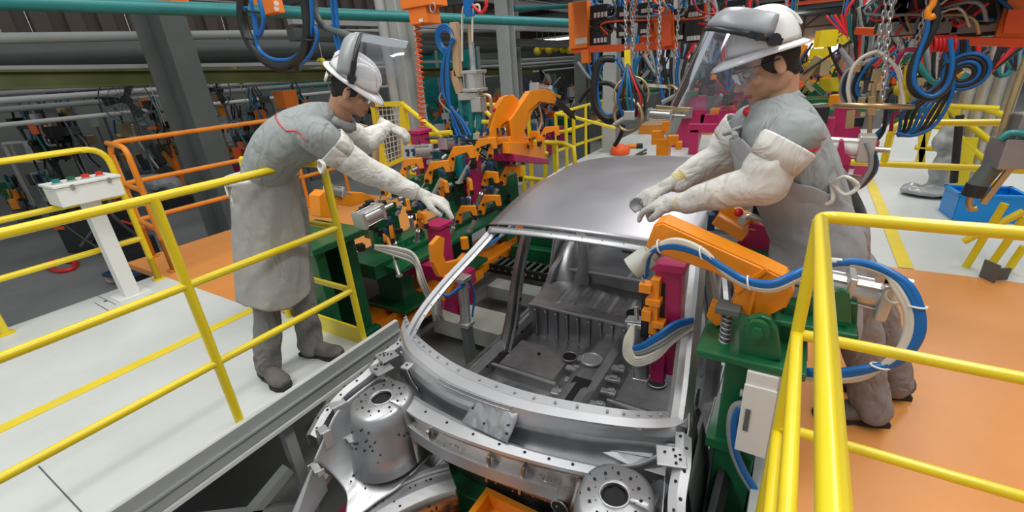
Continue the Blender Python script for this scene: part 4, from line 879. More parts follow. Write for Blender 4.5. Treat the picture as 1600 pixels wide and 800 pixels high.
for (a, b, c_) in ((shN, elN, wrN), (shF, elF, wrF)):
    q = M(); s0 = a.lerp(b, .36); limb(q, [(s0, .080), (a.lerp(b, .7), .082), (b + V((.02, 0, -.01)), .074), (b.lerp(c_, .5), .058), (b.lerp(c_, .88), .047)], 16)
    so = blob('arm_sleeve', q, 'sleeve', W2, .006, 3, .020, .06, label='white leather arm sleeve')
    q = M(); dd = (b - a).normalized(); a2, b2, _ = frame(dd); q.grid([[s0 + dd * hh + (a2 * cos(t) + b2 * sin(t)) * (rr + .005 * sin(4 * t)) for t in [2 * pi * i / 24 for i in range(25)]] for hh, rr in ((.04, .084), (.0, .090), (-.03, .093), (-.036, .09))]); part('sleeve_hem', q, 'sleeve', so, solid=.004)
glove(W2, wrN.lerp(haN, .2), (haN - wrN) + V((0, 0, -.01)), V((.1, -.45, 1)), -1, [.35, .55, .7, .85], .12, .8, 'cuff', 'off-white cotton glove with yellow knit cuff', 1.18)
glove(W2, wrF.lerp(haF, .12) + V((0, 0, .012)), (haF - wrF) + V((0, 0, -.02)), V((-.2, -.3, 1)), 1, [.4, .6, .75, .9], .12, .8, 'cuff', 'off-white cotton glove with yellow knit cuff', 1.15)
hb = helmet_on(W2, h2, rad(-12), .92, .006, 1.08); shield_on(W2, h2, rad(42), hb, .25); glasses_on(W2, h2)
shoe(W2, V((.47, 1.99, 0)), V((.24, 1.93, 0))); shoe(W2, V((.57, 2.22, 0)), V((.33, 2.18, 0)))
rag = PY(992, 318, 1.86); m = M(); m.loft([[rag + V((-.01, -.02, .02)), rag + V((.0, .0, .028)), rag + V((.02, .03, .015))], [rag + V((-.015, -.02, -.01)), rag + V((-.01, .0, -.005)), rag + V((.01, .03, -.01))], [rag + V((.01, -.02, -.035)), rag + V((.02, .0, -.03)), rag + V((.04, .03, -.03))]], 4, 4)
tag(part('cloth_pad', m, 'hgrey', solid=.006), 'small pale blue-grey pad held in the gloved hands over the roof', 'pad')
# ================================================================ WELDING FIXTURES AROUND THE CAR
rf_ = random.Random(11)
def tilt_plate(m, px, y, t, fn=PY): m.plate([fn(a, b, y) for a, b in px], t); return m
def clamp(par, p, d, s=1.0, knobs=2, tip='blueknob', col='orange', el=.35):
    """a bent orange clamp arm on a pivot, with its jaw, toggles and knobs. p = pivot, d = horizontal reach direction"""
    d = V(d).normalized(); z = V((0, 0, 1)); sd_ = d.cross(z)
    def g(a, b, c=0): return p + (d * a + z * b + sd_ * c) * s
    m = M(); m.plate([g(-.03, -.02), g(.03, -.03), g(.06, .05 + el * .1), g(.15, .06 + el * .14), g(.17, .02 + el * .12), g(.205, .02 + el * .12), g(.20, .11 + el * .14), g(.05, .11 + el * .13), g(-.02, .04)], .032 * s)
    a = part('clamp_arm', m, col, par, bev=.004)
    m = M(); m.box(g(.19, .0 + el * .12), (.028 * s, .028 * s, .05 * s)); m.cyl(g(.0, .0, -.03), g(.0, .0, .03), .018 * s, n=10); m.cyl(g(.04, .07, -.026), g(.04, .07, .026), .012 * s, n=8); part('jaw', m, 'black', a)
    for k in range(knobs):
        q = g(.075 + .055 * k, .125 + el * .14); m = M(); m.cyl(q, q + (z * .04 + d * .01) * s, .013 * s, n=10); m.box(q + z * .05 * s, (.034 * s, .022 * s, .026 * s), k * .4); part('adjust_knob', m, 'bluedark', a, bev=.003)
    m = M(); m.cyl(g(-.02, -.01, .0), g(-.10, -.12, .0), .007 * s, n=8); m.cyl(g(-.06, -.07), g(-.15, -.20), .020 * s, n=12); m.box(g(-.155, -.205), (.05 * s, .05 * s, .02 * s)); part('clamp_cylinder', m, 'alu', a)
    return a
MT['bluedark'] = mat('dark_blue_plastic', (.012, .045, .11), .35)
MT['wbeam'] = mat('cream_white_beam', (.52, .53, .47), .5, 0, .06, 3, dirt=.4, dcol=(.30, .30, .25))
# --- long base under everything
fx = thing('fixture_base', 'long orange and white painted base frame running under the left side of the car', 'fixture base', (-2.6, 2.5, -.85))
m = M(); m.bx((-3.10, 1.55, -.50), (-2.86, 5.6, -.40)); part('slide_beam', m, 'orange', fx, bev=.006)
m = M(); m.bx((-2.86, 1.5, -.55), (-2.66, 5.6, -.455)); part('slide_beam', m, 'orange', fx, bev=.006)
m = M(); m.bx((-2.74, 1.55, -.455), (-2.71, 5.6, -.40)); part('slide_rail', m, 'orange', fx)
for y, w_ in ((1.9, .10), (2.5, .10), (3.2, .12)): m = M(); m.bx((-2.66, y, -.53), (-2.58, y + .22, -.46)); part('stop_block', m, 'orange', fx, bev=.004)
for y in (1.65, 2.9, 4.2): m = M(); m.bx((-3.05, y, -.85), (-2.75, y + .2, -.55)); part('pedestal', m, 'dgrey', fx)
m = M(); m.bx((-2.62, 2.62, -.75), (-1.2, 2.95, -.58)); part('cross_beam', m, 'wbeam', fx, bev=.008)
m = M(); m.bx((-2.62, 1.42, -.80), (-2.05, 1.72, -.62)); part('cross_beam', m, 'wbeam', fx, bev=.008)
m = M(); m.bx((-1.84, 1.5, -.72), (-1.60, 5.2, -.56)); part('long_beam', m, 'wbeam', fx, bev=.008)
m = M(); m.bx((-2.5, 3.35, -.72), (-1.84, 3.55, -.58)); m2 = part('cross_beam', m, 'grey', fx, bev=.006)
m = M(); m.bx((-2.6, 4.3, -.35), (-1.5, 4.75, -.22)); part('cross_beam', m, 'grey', fx, bev=.006)
m = M(); m.bx((-2.6, 4.0, -.60), (-1.5, 4.12, -.40)); part('cross_beam', m, 'green', fx, bev=.006)
m = M(); m.bx((-2.6, 4.15, -.70), (-1.5, 4.28, -.28)); part('cross_beam', m, 'green', fx, bev=.006)
# cable carrier
cc = thing('cable_carrier', 'black link cable carrier seen through the rear door opening', 'cable carrier', (-2.3, 3.75, -.6))
m = M(); m.bx((-2.75, 3.64, -.58), (-1.5, 3.66, -.48)); m.bx((-2.75, 3.84, -.58), (-1.5, 3.86, -.48)); part('side_band', m, 'black', cc)
for k in range(15): m = M(); m.box((-2.70 + k * .083, 3.75, -.485), (.028, .20, .012)); part('carrier_link', m, 'dgrey', cc)
for k in range(15): m = M(); m.cyl((-2.70 + k * .083, 3.64, -.53), (-2.70 + k * .083, 3.632, -.53), .012, n=8); part('link_pin', m, 'zinc', cc)
# --- green fixture on the left
lf = thing('welding_fixture', 'green welding fixture with magenta posts and orange clamps left of the car', 'welding fixture', (-2.75, 2.6, -.4))
def gp(a, b, name='green_frame', mt='green', bev=.008): m = M(); m.bx(a, b); return part(name, m, mt, lf, bev=bev)
gp((-3.05, 1.60, -.40), (-2.55, 1.68, .48)); gp((-3.05, 1.9, -.40), (-2.62, 1.98, .48)); gp((-2.98, 1.62, -.38), (-2.92, 1.96, .45)); gp((-3.08, 1.56, .45), (-2.50, 2.02, .50)); gp((-2.62, 1.60, -.40), (-2.55, 2.0, -.30))
gp((-3.0, 2.1, .02), (-2.62, 4.3, .14)); gp((-2.62, 2.2, .06), (-2.45, 4.1, .10)); gp((-3.0, 2.4, -.40), (-2.7, 2.55, .04)); gp((-3.0, 3.3, -.40), (-2.7, 3.45, .04)); gp((-3.0, 4.1, -.40), (-2.7, 4.3, .04)); gp((-3.08, 2.3, -.40), (-2.6, 2.65, -.36)); gp((-3.08, 3.2, -.40), (-2.6, 3.55, -.36))
for (px, py, x, wd, h, mt) in ((705, 290, -2.62, .34, .50, 'green'), (745, 280, -2.45, .16, .42, 'magenta'), (722, 262, -2.50, .07, .22, 'teal'), (777, 280, -2.55, .34, .46, 'green'), (768, 262, -2.42, .08, .2, 'teal'), (660, 300, -2.7, .3, .3, 'green'), (800, 300, -2.6, .2, .4, 'green'), (640, 380, -2.7, .35, .12, 'green'), (600, 350, -2.8, .30, .3, 'green')):
    p = PX(px, py, x); m = M(); m.box(p, (.05, wd, h)); q = part('fixture_plate', m, mt, lf, bev=.005); m = M()
    if mt != 'teal':
        for k in range(8): c = p + V((.026, (-.3 + .2 * (k % 4)) * wd, (-.3 + .5 * (k // 4)) * h)); m.cyl(c, c + V((.006, 0, 0)), .012, n=8)
        part('bolt_head', m, 'teal' if mt == 'green' else 'dgrey', q)
    m = M(); m.box(p - V((.12, 0, 0)), (.2, wd * .3, h * .9)); part('rib', m, mt, q)
# magenta posts
for (px, py, x, wd, zb) in ((684, 350, -2.05, .11, .10), (792, 215, -2.5, .14, .5), (655, 205, -2.75, .1, .6)):
    p = PX(px, py, x); m = M(); m.bx((p.x - .055, p.y - .06, zb), (p.x + .055, p.y + .06, p.z - .015)); po = part('magenta_post', m, 'magenta', lf, bev=.006); m = M(); m.box(p, (.15, .16, .03)); part('post_cap', m, 'magenta', po, bev=.006)
m = M(); p = PX(690, 350, -2.05); m.box(p + V((.10, -.02, -.52)), (.2, .12, .14)); m.box(p + V((-.3, .2, -.50)), (.7, .12, .12)); part('magenta_bracket', m, 'magenta', lf, bev=.006)
# clamps, in rows
for (px, py, x, dx, dy, s) in ((702, 262, -2.35, .9, .5, 1.25), (741, 246, -2.35, .9, .5, 1.2), (766, 243, -2.35, .9, .5, 1.2), (668, 282, -2.4, .9, .5, 1.1), (690, 305, -2.15, .9, -.6, 1.0), (733, 300, -2.2, .7, -.7, 1.0), (757, 292, -2.2, 1, -.3, 1.1), (785, 285, -2.3, 1, .1, 1.2), (630, 275, -2.5, .8, .3, 1.0), (640, 330, -2.3, .8, -.8, .95), (615, 372, -2.4, .9, -.9, .9), (716, 345, -2.05, .9, .2, .9), (752, 330, -2.15, .9, .1, 1.1), (600, 300, -2.7, .9, .2, 1.0), (655, 352, -2.2, .8, -.4, .9), (612, 395, -2.3, -.9, .5, .8)):
    clamp(lf, PX(px, py, x), (dx, dy, 0), s * .84)
# the curved orange finger beside the pillar
m = M(); m.plate([PX(a, b, -1.88) for a, b in ((672, 382), (684, 368), (692, 372), (690, 398), (694, 410), (716, 405), (725, 395), (735, 400), (722, 425), (706, 436), (684, 432), (674, 410))], .035); fg = part('locating_finger', m, 'orange', lf, bev=.004)
m = M(); p = PX(727, 388, -1.86); m.cyl(p, p + V((0, 0, .08)), .028, n=12); part('finger_block', m, 'orange', fg, bev=.003)
# aluminium cylinders
def aircyl(par, p, q, r, mt='alu', name='air_cylinder'):
    p = V(p); q = V(q); d = (q - p).normalized(); m = M(); m.cyl(p, q, r, n=18); c = part(name, m, mt, par); a, b, _ = frame(d); m = M()
    for e in (p, q): m.beam(e - d * .012, e + d * .012, r * 2.1, r * 2.1)
    part('end_cap', m, 'alu', c, bev=.003); m = M()
    for sx, sy in ((-1, -1), (1, -1), (1, 1), (-1, 1)): o_ = (a * sx + b * sy) * r * .82; m.cyl(p + o_, q + o_, r * .09, n=6)
    part('tie_rod', m, 'zinc', c); m = M(); m.cyl(q, q + d * r * 2.4, r * .3, n=10); part('piston_rod', m, 'zinc', c); return c
for a, b, x, r in (((640, 238), (668, 236), -2.6, .055), ((692, 225), (712, 224), -2.6, .045), ((512, 296), (532, 300), -2.9, .04), ((562, 345), (592, 330), -2.3, .052), ((745, 215), (775, 212), -2.75, .04)):
    aircyl(lf, PX(*a, x), PX(*b, x), r)
m = M()
for k in range(60):                                           # fittings and valves packed between the clamps
    px = rf_.uniform(620, 790); py = 232 + (790 - px) * .22 + rf_.uniform(-8, 70) - (px - 620) * .05; p = PX(px, py, rf_.uniform(-2.75, -2.45)); m.cyl(p, p + V((rf_.uniform(-.04, .04), rf_.uniform(-.06, .06), rf_.uniform(-.03, .03))), rf_.uniform(.01, .022), n=8)
part('fitting', m, 'steel2', lf); m = M()
for k in range(50):
    px = rf_.uniform(560, 800); py = 250 + (800 - px) * .32 + rf_.uniform(-15, 70); p = PX(px, py, rf_.uniform(-2.7, -2.4)); m.box(p, [rf_.uniform(.02, .06) for _ in range(3)], rf_.uniform(0, 3))
part('valve_block', m, 'black', lf)
for k in range(9):
    a = PX(rf_.uniform(640, 720), rf_.uniform(225, 255), -2.7); b = a + V((rf_.uniform(.1, .4), rf_.uniform(.2, .7), rf_.uniform(-.3, 0))); m = M(); m.tube([a, a + V((0, .1, .08)), b + V((0, 0, .1)), b], .008, 6, 5); part('air_hose', m, 'cable', lf)
# two big orange arms at the back
def bigarm(px_list, x, t, label=None):
    m = M(); m.plate([PX(a, b, x) for a, b in px_list], t); a = part('swing_arm', m, 'orange', lf, label, bev=.006)
    m = M(); m.plate([PX(q, w_, x + t * .75) for q, w_ in px_list[:len(px_list)]], .012); part('arm_flange', m, 'orange', a); return a
A1 = bigarm(((760, 222), (776, 168), (786, 152), (796, 148), (808, 160), (800, 182), (782, 196), (772, 226)), -2.35, .09)
A2 = bigarm(((797, 188), (828, 142), (846, 140), (870, 150), (866, 162), (842, 158), (826, 172), (812, 205), (822, 228), (800, 222)), -2.25, .11)
for (px, py, x, dx, dy) in ((855, 140, -2.3, .5, -.8),): aircyl(A2, PX(835, 138, -2.3), PX(856, 142, -2.3), .05)
m = M(); p = PX(868, 155, -2.2); q = PX(895, 182, -2.2); m.beam(p, q, .05, .05); m.cyl(q, q + (q - p).normalized() * .06, .015, n=8); part('gripper', m, 'black', A2, bev=.004); m = M(); m.box(PX(865, 156, -2.2), (.07, .07, .09), .4); part('gripper_block', m, 'bluedark', A2, bev=.004)
m = M(); m.tube([PX(842, 165, -2.2), PX(846, 190, -2.2), PX(836, 212, -2.2), PX(820, 216, -2.2)], .012, 6, 6); part('air_hose', m, 'tan', A2)
m = M(); m.plate([PX(a, b, -2.15) for a, b in ((790, 222), (845, 224), (848, 250), (830, 246), (790, 240))], .07); part('arm_base', m, 'orange', lf, bev=.006)
m = M(); m.plate([PX(a, b, -2.2) for a, b in ((786, 240), (842, 248), (844, 256), (788, 252))], .22); part('arm_bracket', m, 'magenta', lf, bev=.006)
for (px, py, dx, dy) in ((828, 228, .8, -.5), (845, 222, .9, .3)): clamp(lf, PX(px, py, -2.1), (dx, dy, 0), .9)
m = M(); p = PX(775, 175, -2.3); m.ball(PX(771, 171, -2.3), .022, 12); part('red_knob', m, 'red', A1)
# small fixture group below the worker's arm (orange yoke and cables)
m = M(); m.plate([PX(a, b, -2.95) for a, b in ((490, 305), (500, 296), (520, 300), (560, 300), (580, 310), (540, 322), (520, 318), (520, 340), (492, 338))], .12); part('orange_yoke', m, 'orange', lf, bev=.006)
for k in range(5):
    m = M(); o_ = k * 3.2; m.tube([PX(585, 388 - o_ * .3, -2.3), PX(620, 400 - o_, -2.2), PX(648, 412 - o_, -2.1), PX(656 + o_ * .6, 440, -2.0), PX(672 + o_ * .6, 475, -2.0), PX(680 + o_, 500, -2.0)], .011, 8, 6); part('cable', m, ('cream', 'gcable', 'cream', 'gcable', 'cream')[k], lf)
# cylinder unit seen through the front door opening
un = thing('locating_unit', 'vertical grey cylinder unit with blue hose inside the front door opening', 'locating unit', PX(728, 510, -1.72))
p = PX(728, 505, -1.72); q = PX(722, 435, -1.72)
m = M(); m.cyl(p, q, .036, n=16); cl_ = part('cylinder_barrel', m, 'alu', un); m = M(); m.beam(p - V((0, 0, .015)), p + V((0, 0, .012)), .085); m.beam(q - V((0, 0, .012)), q + V((0, 0, .015)), .09); part('end_cap', m, 'alu', cl_, bev=.003)
m = M(); m.tube([PX(686, 455, -1.80), PX(700, 462, -1.74), PX(715, 452, -1.70), PX(733, 438, -1.70)], .013, 8, 6); part('hose', m, 'blue', un); m = M(); m.tube([PX(733, 438, -1.70), PX(741, 460, -1.68), PX(738, 495, -1.68)], .008, 6, 6); part('hose', m, 'blue', un)
m = M(); m.plate([PX(a, b, -1.78) for a, b in ((690, 470), (712, 475), (720, 482), (716, 492), (700, 486), (688, 482))], .05); part('magenta_lever', m, 'magenta', un, bev=.004); m = M(); m.box(PX(703, 445, -1.78), (.05, .05, .14)); part('orange_block', m, 'orange', un, bev=.004)
m = M(); m.cyl(PX(684, 490, -1.8), PX(684, 465, -1.8), .03, n=12); part('guide_bush', m, 'alu', un); m = M(); m.bx((-1.745, p.y - .03, -.58), (-1.69, p.y + .03, p.z - .01)); part('pedestal', m, 'dgrey', un)
# blue-wrapped cables near the roof
wr = thing('cable_bundle', 'blue cable bundle hanging behind the left roof rail', 'cable bundle', PX(760, 388, -2.0))
for k in range(6): m = M(); m.tube([PX(740 + k * 2, 392 - k, -2.0), PX(765 + k * 2, 384 - k * 2, -2.0), PX(785 + k * 2, 366 - k, -2.0), PX(800 + k, 350, -2.0)], .012, 6, 5); part('cable', m, 'blue' if k % 2 else 'gcable', wr)

# --- right hand fixture: green column, orange arm, cylinder
rx = thing('welding_fixture', 'green fixture column with big orange swing arm at the right front pillar', 'welding fixture', (-.02, 1.55, -.85))
prof_ = ((1011, 385), (1024, 352), (1036, 349), (1190, 418), (1226, 436), (1238, 456), (1225, 480), (1192, 497), (1140, 484), (1152, 460), (1146, 440), (1115, 423), (1040, 398), (1028, 392))
P1 = [PY(a, b, 1.50) for a, b in prof_]; P2 = [p + V((0, .09, 0)) for p in P1]
m = M(); m.plate(P1, .014); arm = part('swing_arm', m, 'orange', rx, bev=.003)
m = M(); m.plate(P2, .014); part('arm_side', m, 'orange', arm, bev=.003)
m = M(); m.grid([[p.lerp(q, f) + V((0, 0, .0)) for p, q in zip(P1[1:7], P2[1:7])] for f in (0, 1)], sm=False); part('arm_cover', m, 'orange', arm, solid=.010)
m = M(); m.grid([[p.lerp(q, f) for p, q in zip(P1[8:14], P2[8:14])] for f in (0, 1)], sm=False); m.grid([[p.lerp(q, f) for p, q in zip((P1[13], P1[0], P1[1]), (P2[13], P2[0], P2[1]))] for f in (0, 1)], sm=False); part('arm_underside', m, 'orange', arm, solid=.010)
m = M(); m.beam(PY(1150, 455, 1.49), PY(1198, 420, 1.49), .012, .018, (0, 1, 0)); m.beam(PY(1170, 490, 1.49), PY(1182, 440, 1.49), .010, .02, (0, 1, 0)); part('stiffener', m, 'orange', arm)
# pneumatic end at the arm tip: cream cylinder
m = M(); m.cyl(PY(986, 419, 1.5), PY(1016, 398, 1.53), .042, n=24); m.cyl(PY(1012, 401, 1.525), PY(1022, 394, 1.54), .030, n=20); part('cylinder_barrel', m, 'wbeam', rx)
m = M(); m.beam(PY(1022, 385, 1.56), PY(1034, 400, 1.56), .05, .06); part('arm_head', m, 'steel2', rx, bev=.004)
# magenta post hanging inside the cabin
a = PY(1048, 412, 1.74); b = PY(1047, 578, 1.74)
m = M(); m.beam(a, b, .10, .085); mp = part('magenta_post', m, 'magenta', rx, bev=.005); m = M(); m.beam(a + V((0, 0, .02)), a + V((0, 0, -.015)), .135, .12); part('post_cap', m, 'magenta', mp, bev=.004); m = M(); m.beam(PY(1030, 550, 1.70), PY(1028, 592, 1.70), .06, .05); m.beam(a + V((-.051, -.02, -.1)), b + V((-.051, -.02, .05)), .02, .06); part('post_rib', m, 'magenta', mp, bev=.003)
# clamp stack left of the magenta post
cs = M(); cs.beam(PY(1026, 434, 1.68), PY(1021, 520, 1.68), .035, .04); c_ = part('clamp_body', cs, 'orange', rx, bev=.003)
for (px, py, w_, h_) in ((1010, 448, .05, .04), (1022, 470, .06, .03), (1012, 490, .04, .05), (1030, 505, .05, .03)): m = M(); m.box(PY(px, py, 1.67), (w_, .05, h_)); part('clamp_jaw', m, 'orange', c_, bev=.003)
m = M(); m.beam(PY(1034, 438, 1.72), PY(1032, 540, 1.72), .04, .05); m.beam(PY(1010, 455, 1.70), PY(1008, 525, 1.70), .03, .04); part('slide_block', m, 'black', c_, bev=.003); m = M(); m.cyl(PY(1003, 420, 1.66), PY(1006, 455, 1.66), .006, n=8); part('piston_rod', m, 'zinc', c_)
aircyl(rx, PY(1003, 590, 1.72), PY(996, 505, 1.72), .034, 'gcable'); m = M(); m.beam(PY(994, 498, 1.72), PY(996, 512, 1.72), .09, .06); part('cylinder_head', m, 'steel2', rx, bev=.004)
for k, (dz, mt, r) in enumerate(((0, 'blue', .0105), (5, 'blue', .0105), (12, 'gcable', .010), (18, 'gcable', .009))):
    m = M(); m.tube([PY(978, 542 + dz * .3, 1.66), PY(1000, 541 + dz * .6, 1.62), PY(1030, 522 + dz, 1.62), PY(1055, 505 + dz, 1.66), PY(1082, 499 + dz * .5, 1.72)], r, 8, 6); part('hose', m, mt, rx)
for k in range(4):
    o_ = k * 3.5; m = M(); m.tube([PY(990, 508, 1.66), PY(978 + o_, 530, 1.64), PY(977 + o_, 556 - o_, 1.63), PY(995, 570 - o_, 1.62), PY(1025, 560 - o_, 1.62), PY(1050, 535 - o_, 1.66), PY(1082, 512 - o_ * .5, 1.72)], .0095, 8, 6); part('hose', m, 'cream', rx)
# green head, pivot lugs, column
def gx(poly, y, t, name='green_lug'): m = M(); m.plate([PY(a, b, y) for a, b in poly], t); return part(name, m, 'green', rx, bev=.004)
gx(((1156, 555), (1156, 510), (1170, 494), (1190, 490), (1205, 496), (1216, 515), (1222, 560)), 1.44, .03)
m = M(); c0 = PY(1184, 513, 1.42); m.cyl(c0, c0 - V((0, .02, 0)), .035, n=20); m.cyl(c0 - V((0, .02, 0)), c0 - V((0, .035, 0)), .018, n=6); part('pivot_bolt', m, 'green', rx)
gx(((1225, 470), (1262, 470), (1262, 560), (1215, 560)), 1.60, .05); gx(((1255, 455), (1340, 470), (1338, 512), (1255, 500)), 1.62, .05); gx(((1302, 470), (1304, 455), (1316, 450), (1328, 458), (1330, 505), (1302, 500)), 1.56, .02)
tz = PY(1160, 540, 1.50).z
m = M(); m.box((-.03, 1.56, tz), (.32, .34, .03)); part('table_plate', m, 'green', rx, bev=.006); m = M(); m.box((.12, 1.62, tz + .10), (.26, .2, .02)); part('table_plate', m, 'green', rx, bev=.006)
m = M(); m.bx((-.10, 1.46, -.85), (.035, 1.70, tz - .015)); part('column', m, 'green', rx, bev=.006); m = M(); m.bx((-.13, 1.44, .10), (.035, 1.72, .14)); part('column_flange', m, 'green', rx)
p = PY(1134, 515, 1.48); m = M(); m.helix(p - V((0, 0, .06)), p + V((0, 0, .07)), .016, .005, 7, 5); m.cyl(p - V((0, 0, .07)), p + V((0, 0, .09)), .011, n=10); part('spring', m, 'steel2', rx); m = M(); m.box(p + V((0, 0, .085)), (.075, .07, .025)); m.box(p + V((0, 0, -.065)), (.08, .08, .025)); part('spring_seat', m, 'dgrey', rx, bev=.004)
m = M(); m.plate([PY(a, b, 1.58) for a, b in ((1112, 470), (1140, 480), (1145, 500), (1120, 505), (1105, 490))], .05); part('orange_lug', m, 'orange', rx, bev=.004)
# horizontal air cylinder to the right
cyl_a, cyl_b = PY(1262, 437, 1.66), PY(1378, 462, 1.66)
aircyl(rx, cyl_b, cyl_a, .042); m = M(); m.beam(PY(1318, 448, 1.655), PY(1330, 451, 1.655), .11, .11); part('trunnion', m, 'alu', rx, bev=.004); m = M(); m.beam(PY(1370, 462, 1.66), PY(1390, 466, 1.66), .115, .12); part('cylinder_head', m, 'alu', rx, bev=.006)
for k in (0, 1): m = M(); q = PY(1392 - k * 12, 436 - k * 4, 1.60); m.cyl(q, q + V((.05, 0, -.005)), .014, n=10); m.box(q, (.035, .03, .035)); part('hose_fitting', m, 'zinc', rx, bev=.002)
m = M(); m.ring(PY(1400, 461, 1.6), (.2, -1, .1), .026, .005, 16, 6); part('throttle_ring', m, 'cream', rx)
m = M(); m.cyl(PY(1228, 437, 1.63), PY(1262, 443, 1.64), .018, n=10); m.cyl(PY(1205, 434, 1.57), PY(1235, 437, 1.63), .022, n=10); part('rod_end', m, 'steel2', rx)
# hose loops: over the arm, round the cylinder and back
for k, (mt, dx, r) in enumerate((('blue', 0, .0115), ('blue', 7, .0115), ('cream', -9, .0105), ('cream', -15, .009))):
    y = 1.42 + .012 * k
    m = M(); m.tube([PY(a, b, yy) for a, b, yy in ((1008, 432, 1.52), (1012 + dx * .3, 400 - dx * .3, 1.47), (1030, 386 + dx * .2, 1.45), (1060, 383 + dx * .5, 1.44), (1100, 397 + dx * .3, 1.44), (1130, 420 - dx * .3, 1.44), (1165, 440 - dx * .4, 1.44), (1205, 446 - dx * .5, 1.44), (1240, 432 - dx * .5, 1.46), (1262, 418, 1.5))], r, 8, 7); part('hose', m, mt, rx)
    m = M(); m.tube([PY(a, b, yy) for a, b, yy in ((1262, 418, 1.5), (1300, 410 + dx * .2, 1.52), (1345, 412 - dx * .3, 1.52), (1385, 425 - dx * .3, 1.5), (1415 + dx, 450 - dx * .2, 1.48), (1432 + dx, 490, 1.46), (1428 + dx, 530, 1.44), (1400 + dx * .4, 563 + dx * .3, 1.43), (1350, 580 - dx * .6, 1.43), (1300, 586 - dx * .6, 1.44), (1262, 584 - dx * .5, 1.46))], r, 8, 7); part('hose', m, mt, rx)
m = M()
for a, b, y in ((1030, 385, 1.445), (1096, 395, 1.44), (1170, 442, 1.44), (1432, 478, 1.47), (1375, 572, 1.43)): m.ring(PY(a, b, y), (1, 0, .3) if a < 1300 else (0, .2, 1), .022, .003, 12, 5)
part('cable_tie', m, 'white', rx)
# grey switch box on the column
sb = thing('switch_box', 'light grey steel switch box with name plate, mounted on the green column', 'switch box', PY(1190, 640, 1.40))
a = PY(1183, 573, 1.42); zt = a.z; zb_ = PY(1180, 700, 1.42).z
m = M(); m.bx((-.028, 1.385, zb_), (.062, 1.44, zt)); part('box_body', m, 'white', sb, bev=.004); m = M(); m.bx((-.03, 1.378, zb_ + .004), (.064, 1.386, zt - .05)); part('box_lid', m, 'white', sb, bev=.002)
m = M(); m.bx((-.015, 1.374, zb_ + .10), (-.0, 1.378, zb_ + .19)); part('name_plate', m, 'dgrey', sb)
m = M(); m.cyl((-.04, 1.41, zt - .11), (-.028, 1.41, zt - .11), .013, n=10); m.cyl((-.04, 1.41, zt - .16), (-.028, 1.41, zt - .16), .011, n=10); part('cable_gland', m, 'grey', sb)
for k, (mt, r) in enumerate((('gcable', .011), ('cream', .008), ('blue', .012), ('blue', .010))):
    m = M(); o_ = k * 2.5; m.tube([PY(1168, 630 + o_ * 1.5, 1.41), PY(1148 + o_, 634 + o_, 1.41), PY(1140 + o_, 660, 1.41), PY(1143 + o_, 700, 1.41), PY(1156 + o_, 735, 1.41), PY(1176 + o_, 770, 1.41), PY(1190 + o_, 810, 1.41)], r, 8, 6); part('cable', m, mt, sb)
# clamps behind the right worker's hands, on the green bracket
m = M(); m.plate([PY(a, b, 2.02) for a, b in ((1110, 395), (1150, 385), (1200, 392), (1236, 408), (1240, 425), (1180, 420), (1120, 410))], .10); rg = thing('clamp_station', 'pair of orange toggle clamps on a green bracket beside the right roof rail', 'clamp', PY(1170, 400, 2.02)); part('green_bracket', m, 'green', rg, bev=.006)
m = M(); m.plate([PY(a, b, 2.05) for a, b in ((1150, 380), (1175, 345), (1200, 352), (1215, 390), (1180, 392))], .05); part('magenta_plate', m, 'magenta', rg, bev=.004)
for (p0, p1, p2, y) in (((1118, 340), (1165, 368), (1150, 388), 1.95), ((1125, 318), (1172, 345), (1178, 352), 2.05)):
    m = M(); m.beam(PY(*p0, y), PY(*p1, y), .06, .045); m.cyl(PY(*p2, y - .02), PY(*p2, y + .05), .022, n=12); a_ = part('clamp_arm', m, 'orange', rg, bev=.004)
    m = M(); q = PY(p0[0] - 8, p0[1] + 6, y); m.box(q, (.03, .05, .07), .3); part('jaw', m, 'bluedark', a_, bev=.003); m = M(); q = PY(p0[0] + 42, p0[1] + 4, y - .04); m.tube([q, q + V((.02, 0, .02)), q + V((.05, .0, .015)), q + V((.08, .01, 0))], .012, 8, 5); m.cyl(q + V((.0, -.015, 0)), q + V((0, .02, 0)), .016, n=10); part('toggle_link', m, 'alu', a_)
m = M(); m.ball(PY(1154, 332, 1.95), .018, 12); part('red_knob', m, 'red', rg)
m = M(); m.box(PY(1185, 402, 2.02) - V((0, 0, .45)), (.06, .08, .8)); part('post', m, 'green', rg)
m = M(); m.plate([PY(a, b, 2.3) for a, b in ((1120, 325), (1140, 285), (1160, 255), (1172, 262), (1150, 300), (1132, 330))], .05); part('clamp_arm', m, 'orange', rg, bev=.004)
# under the car front: orange frame, magenta and green blocks, yellow clamps
uf = thing('fixture_base', 'orange frame under the front end of the car with small clamps', 'fixture base', (-.95, 1.0, -.85))
m = M(); m.bx((-1.25, .9, -.70), (-.2, 1.05, -.50)); part('cross_beam', m, 'orange', uf, bev=.008)
m = M(); m.bx((-1.12, .2, -.66), (-.90, .95, -.52)); part('cross_beam', m, 'orange', uf, bev=.008)
m = M(); m.bx((-1.02, .90, -.46), (-.30, 1.20, -.44)); tr_ = part('orange_tray', m, 'orange', uf); m = M(); m.bx((-1.02, .90, -.44), (-.30, .93, -.36)); part('tray_wall', m, 'orange', tr_); m = M(); m.bx((-1.02, 1.17, -.44), (-.30, 1.20, -.36)); part('tray_wall', m, 'orange', tr_); m = M(); m.bx((-1.02, .93, -.44), (-.99, 1.17, -.36)); part('tray_wall', m, 'orange', tr_); m = M(); m.bx((-.70, 1.0, -.70), (-.6, 1.1, -.46)); part('tray_stand', m, 'dgrey', tr_)
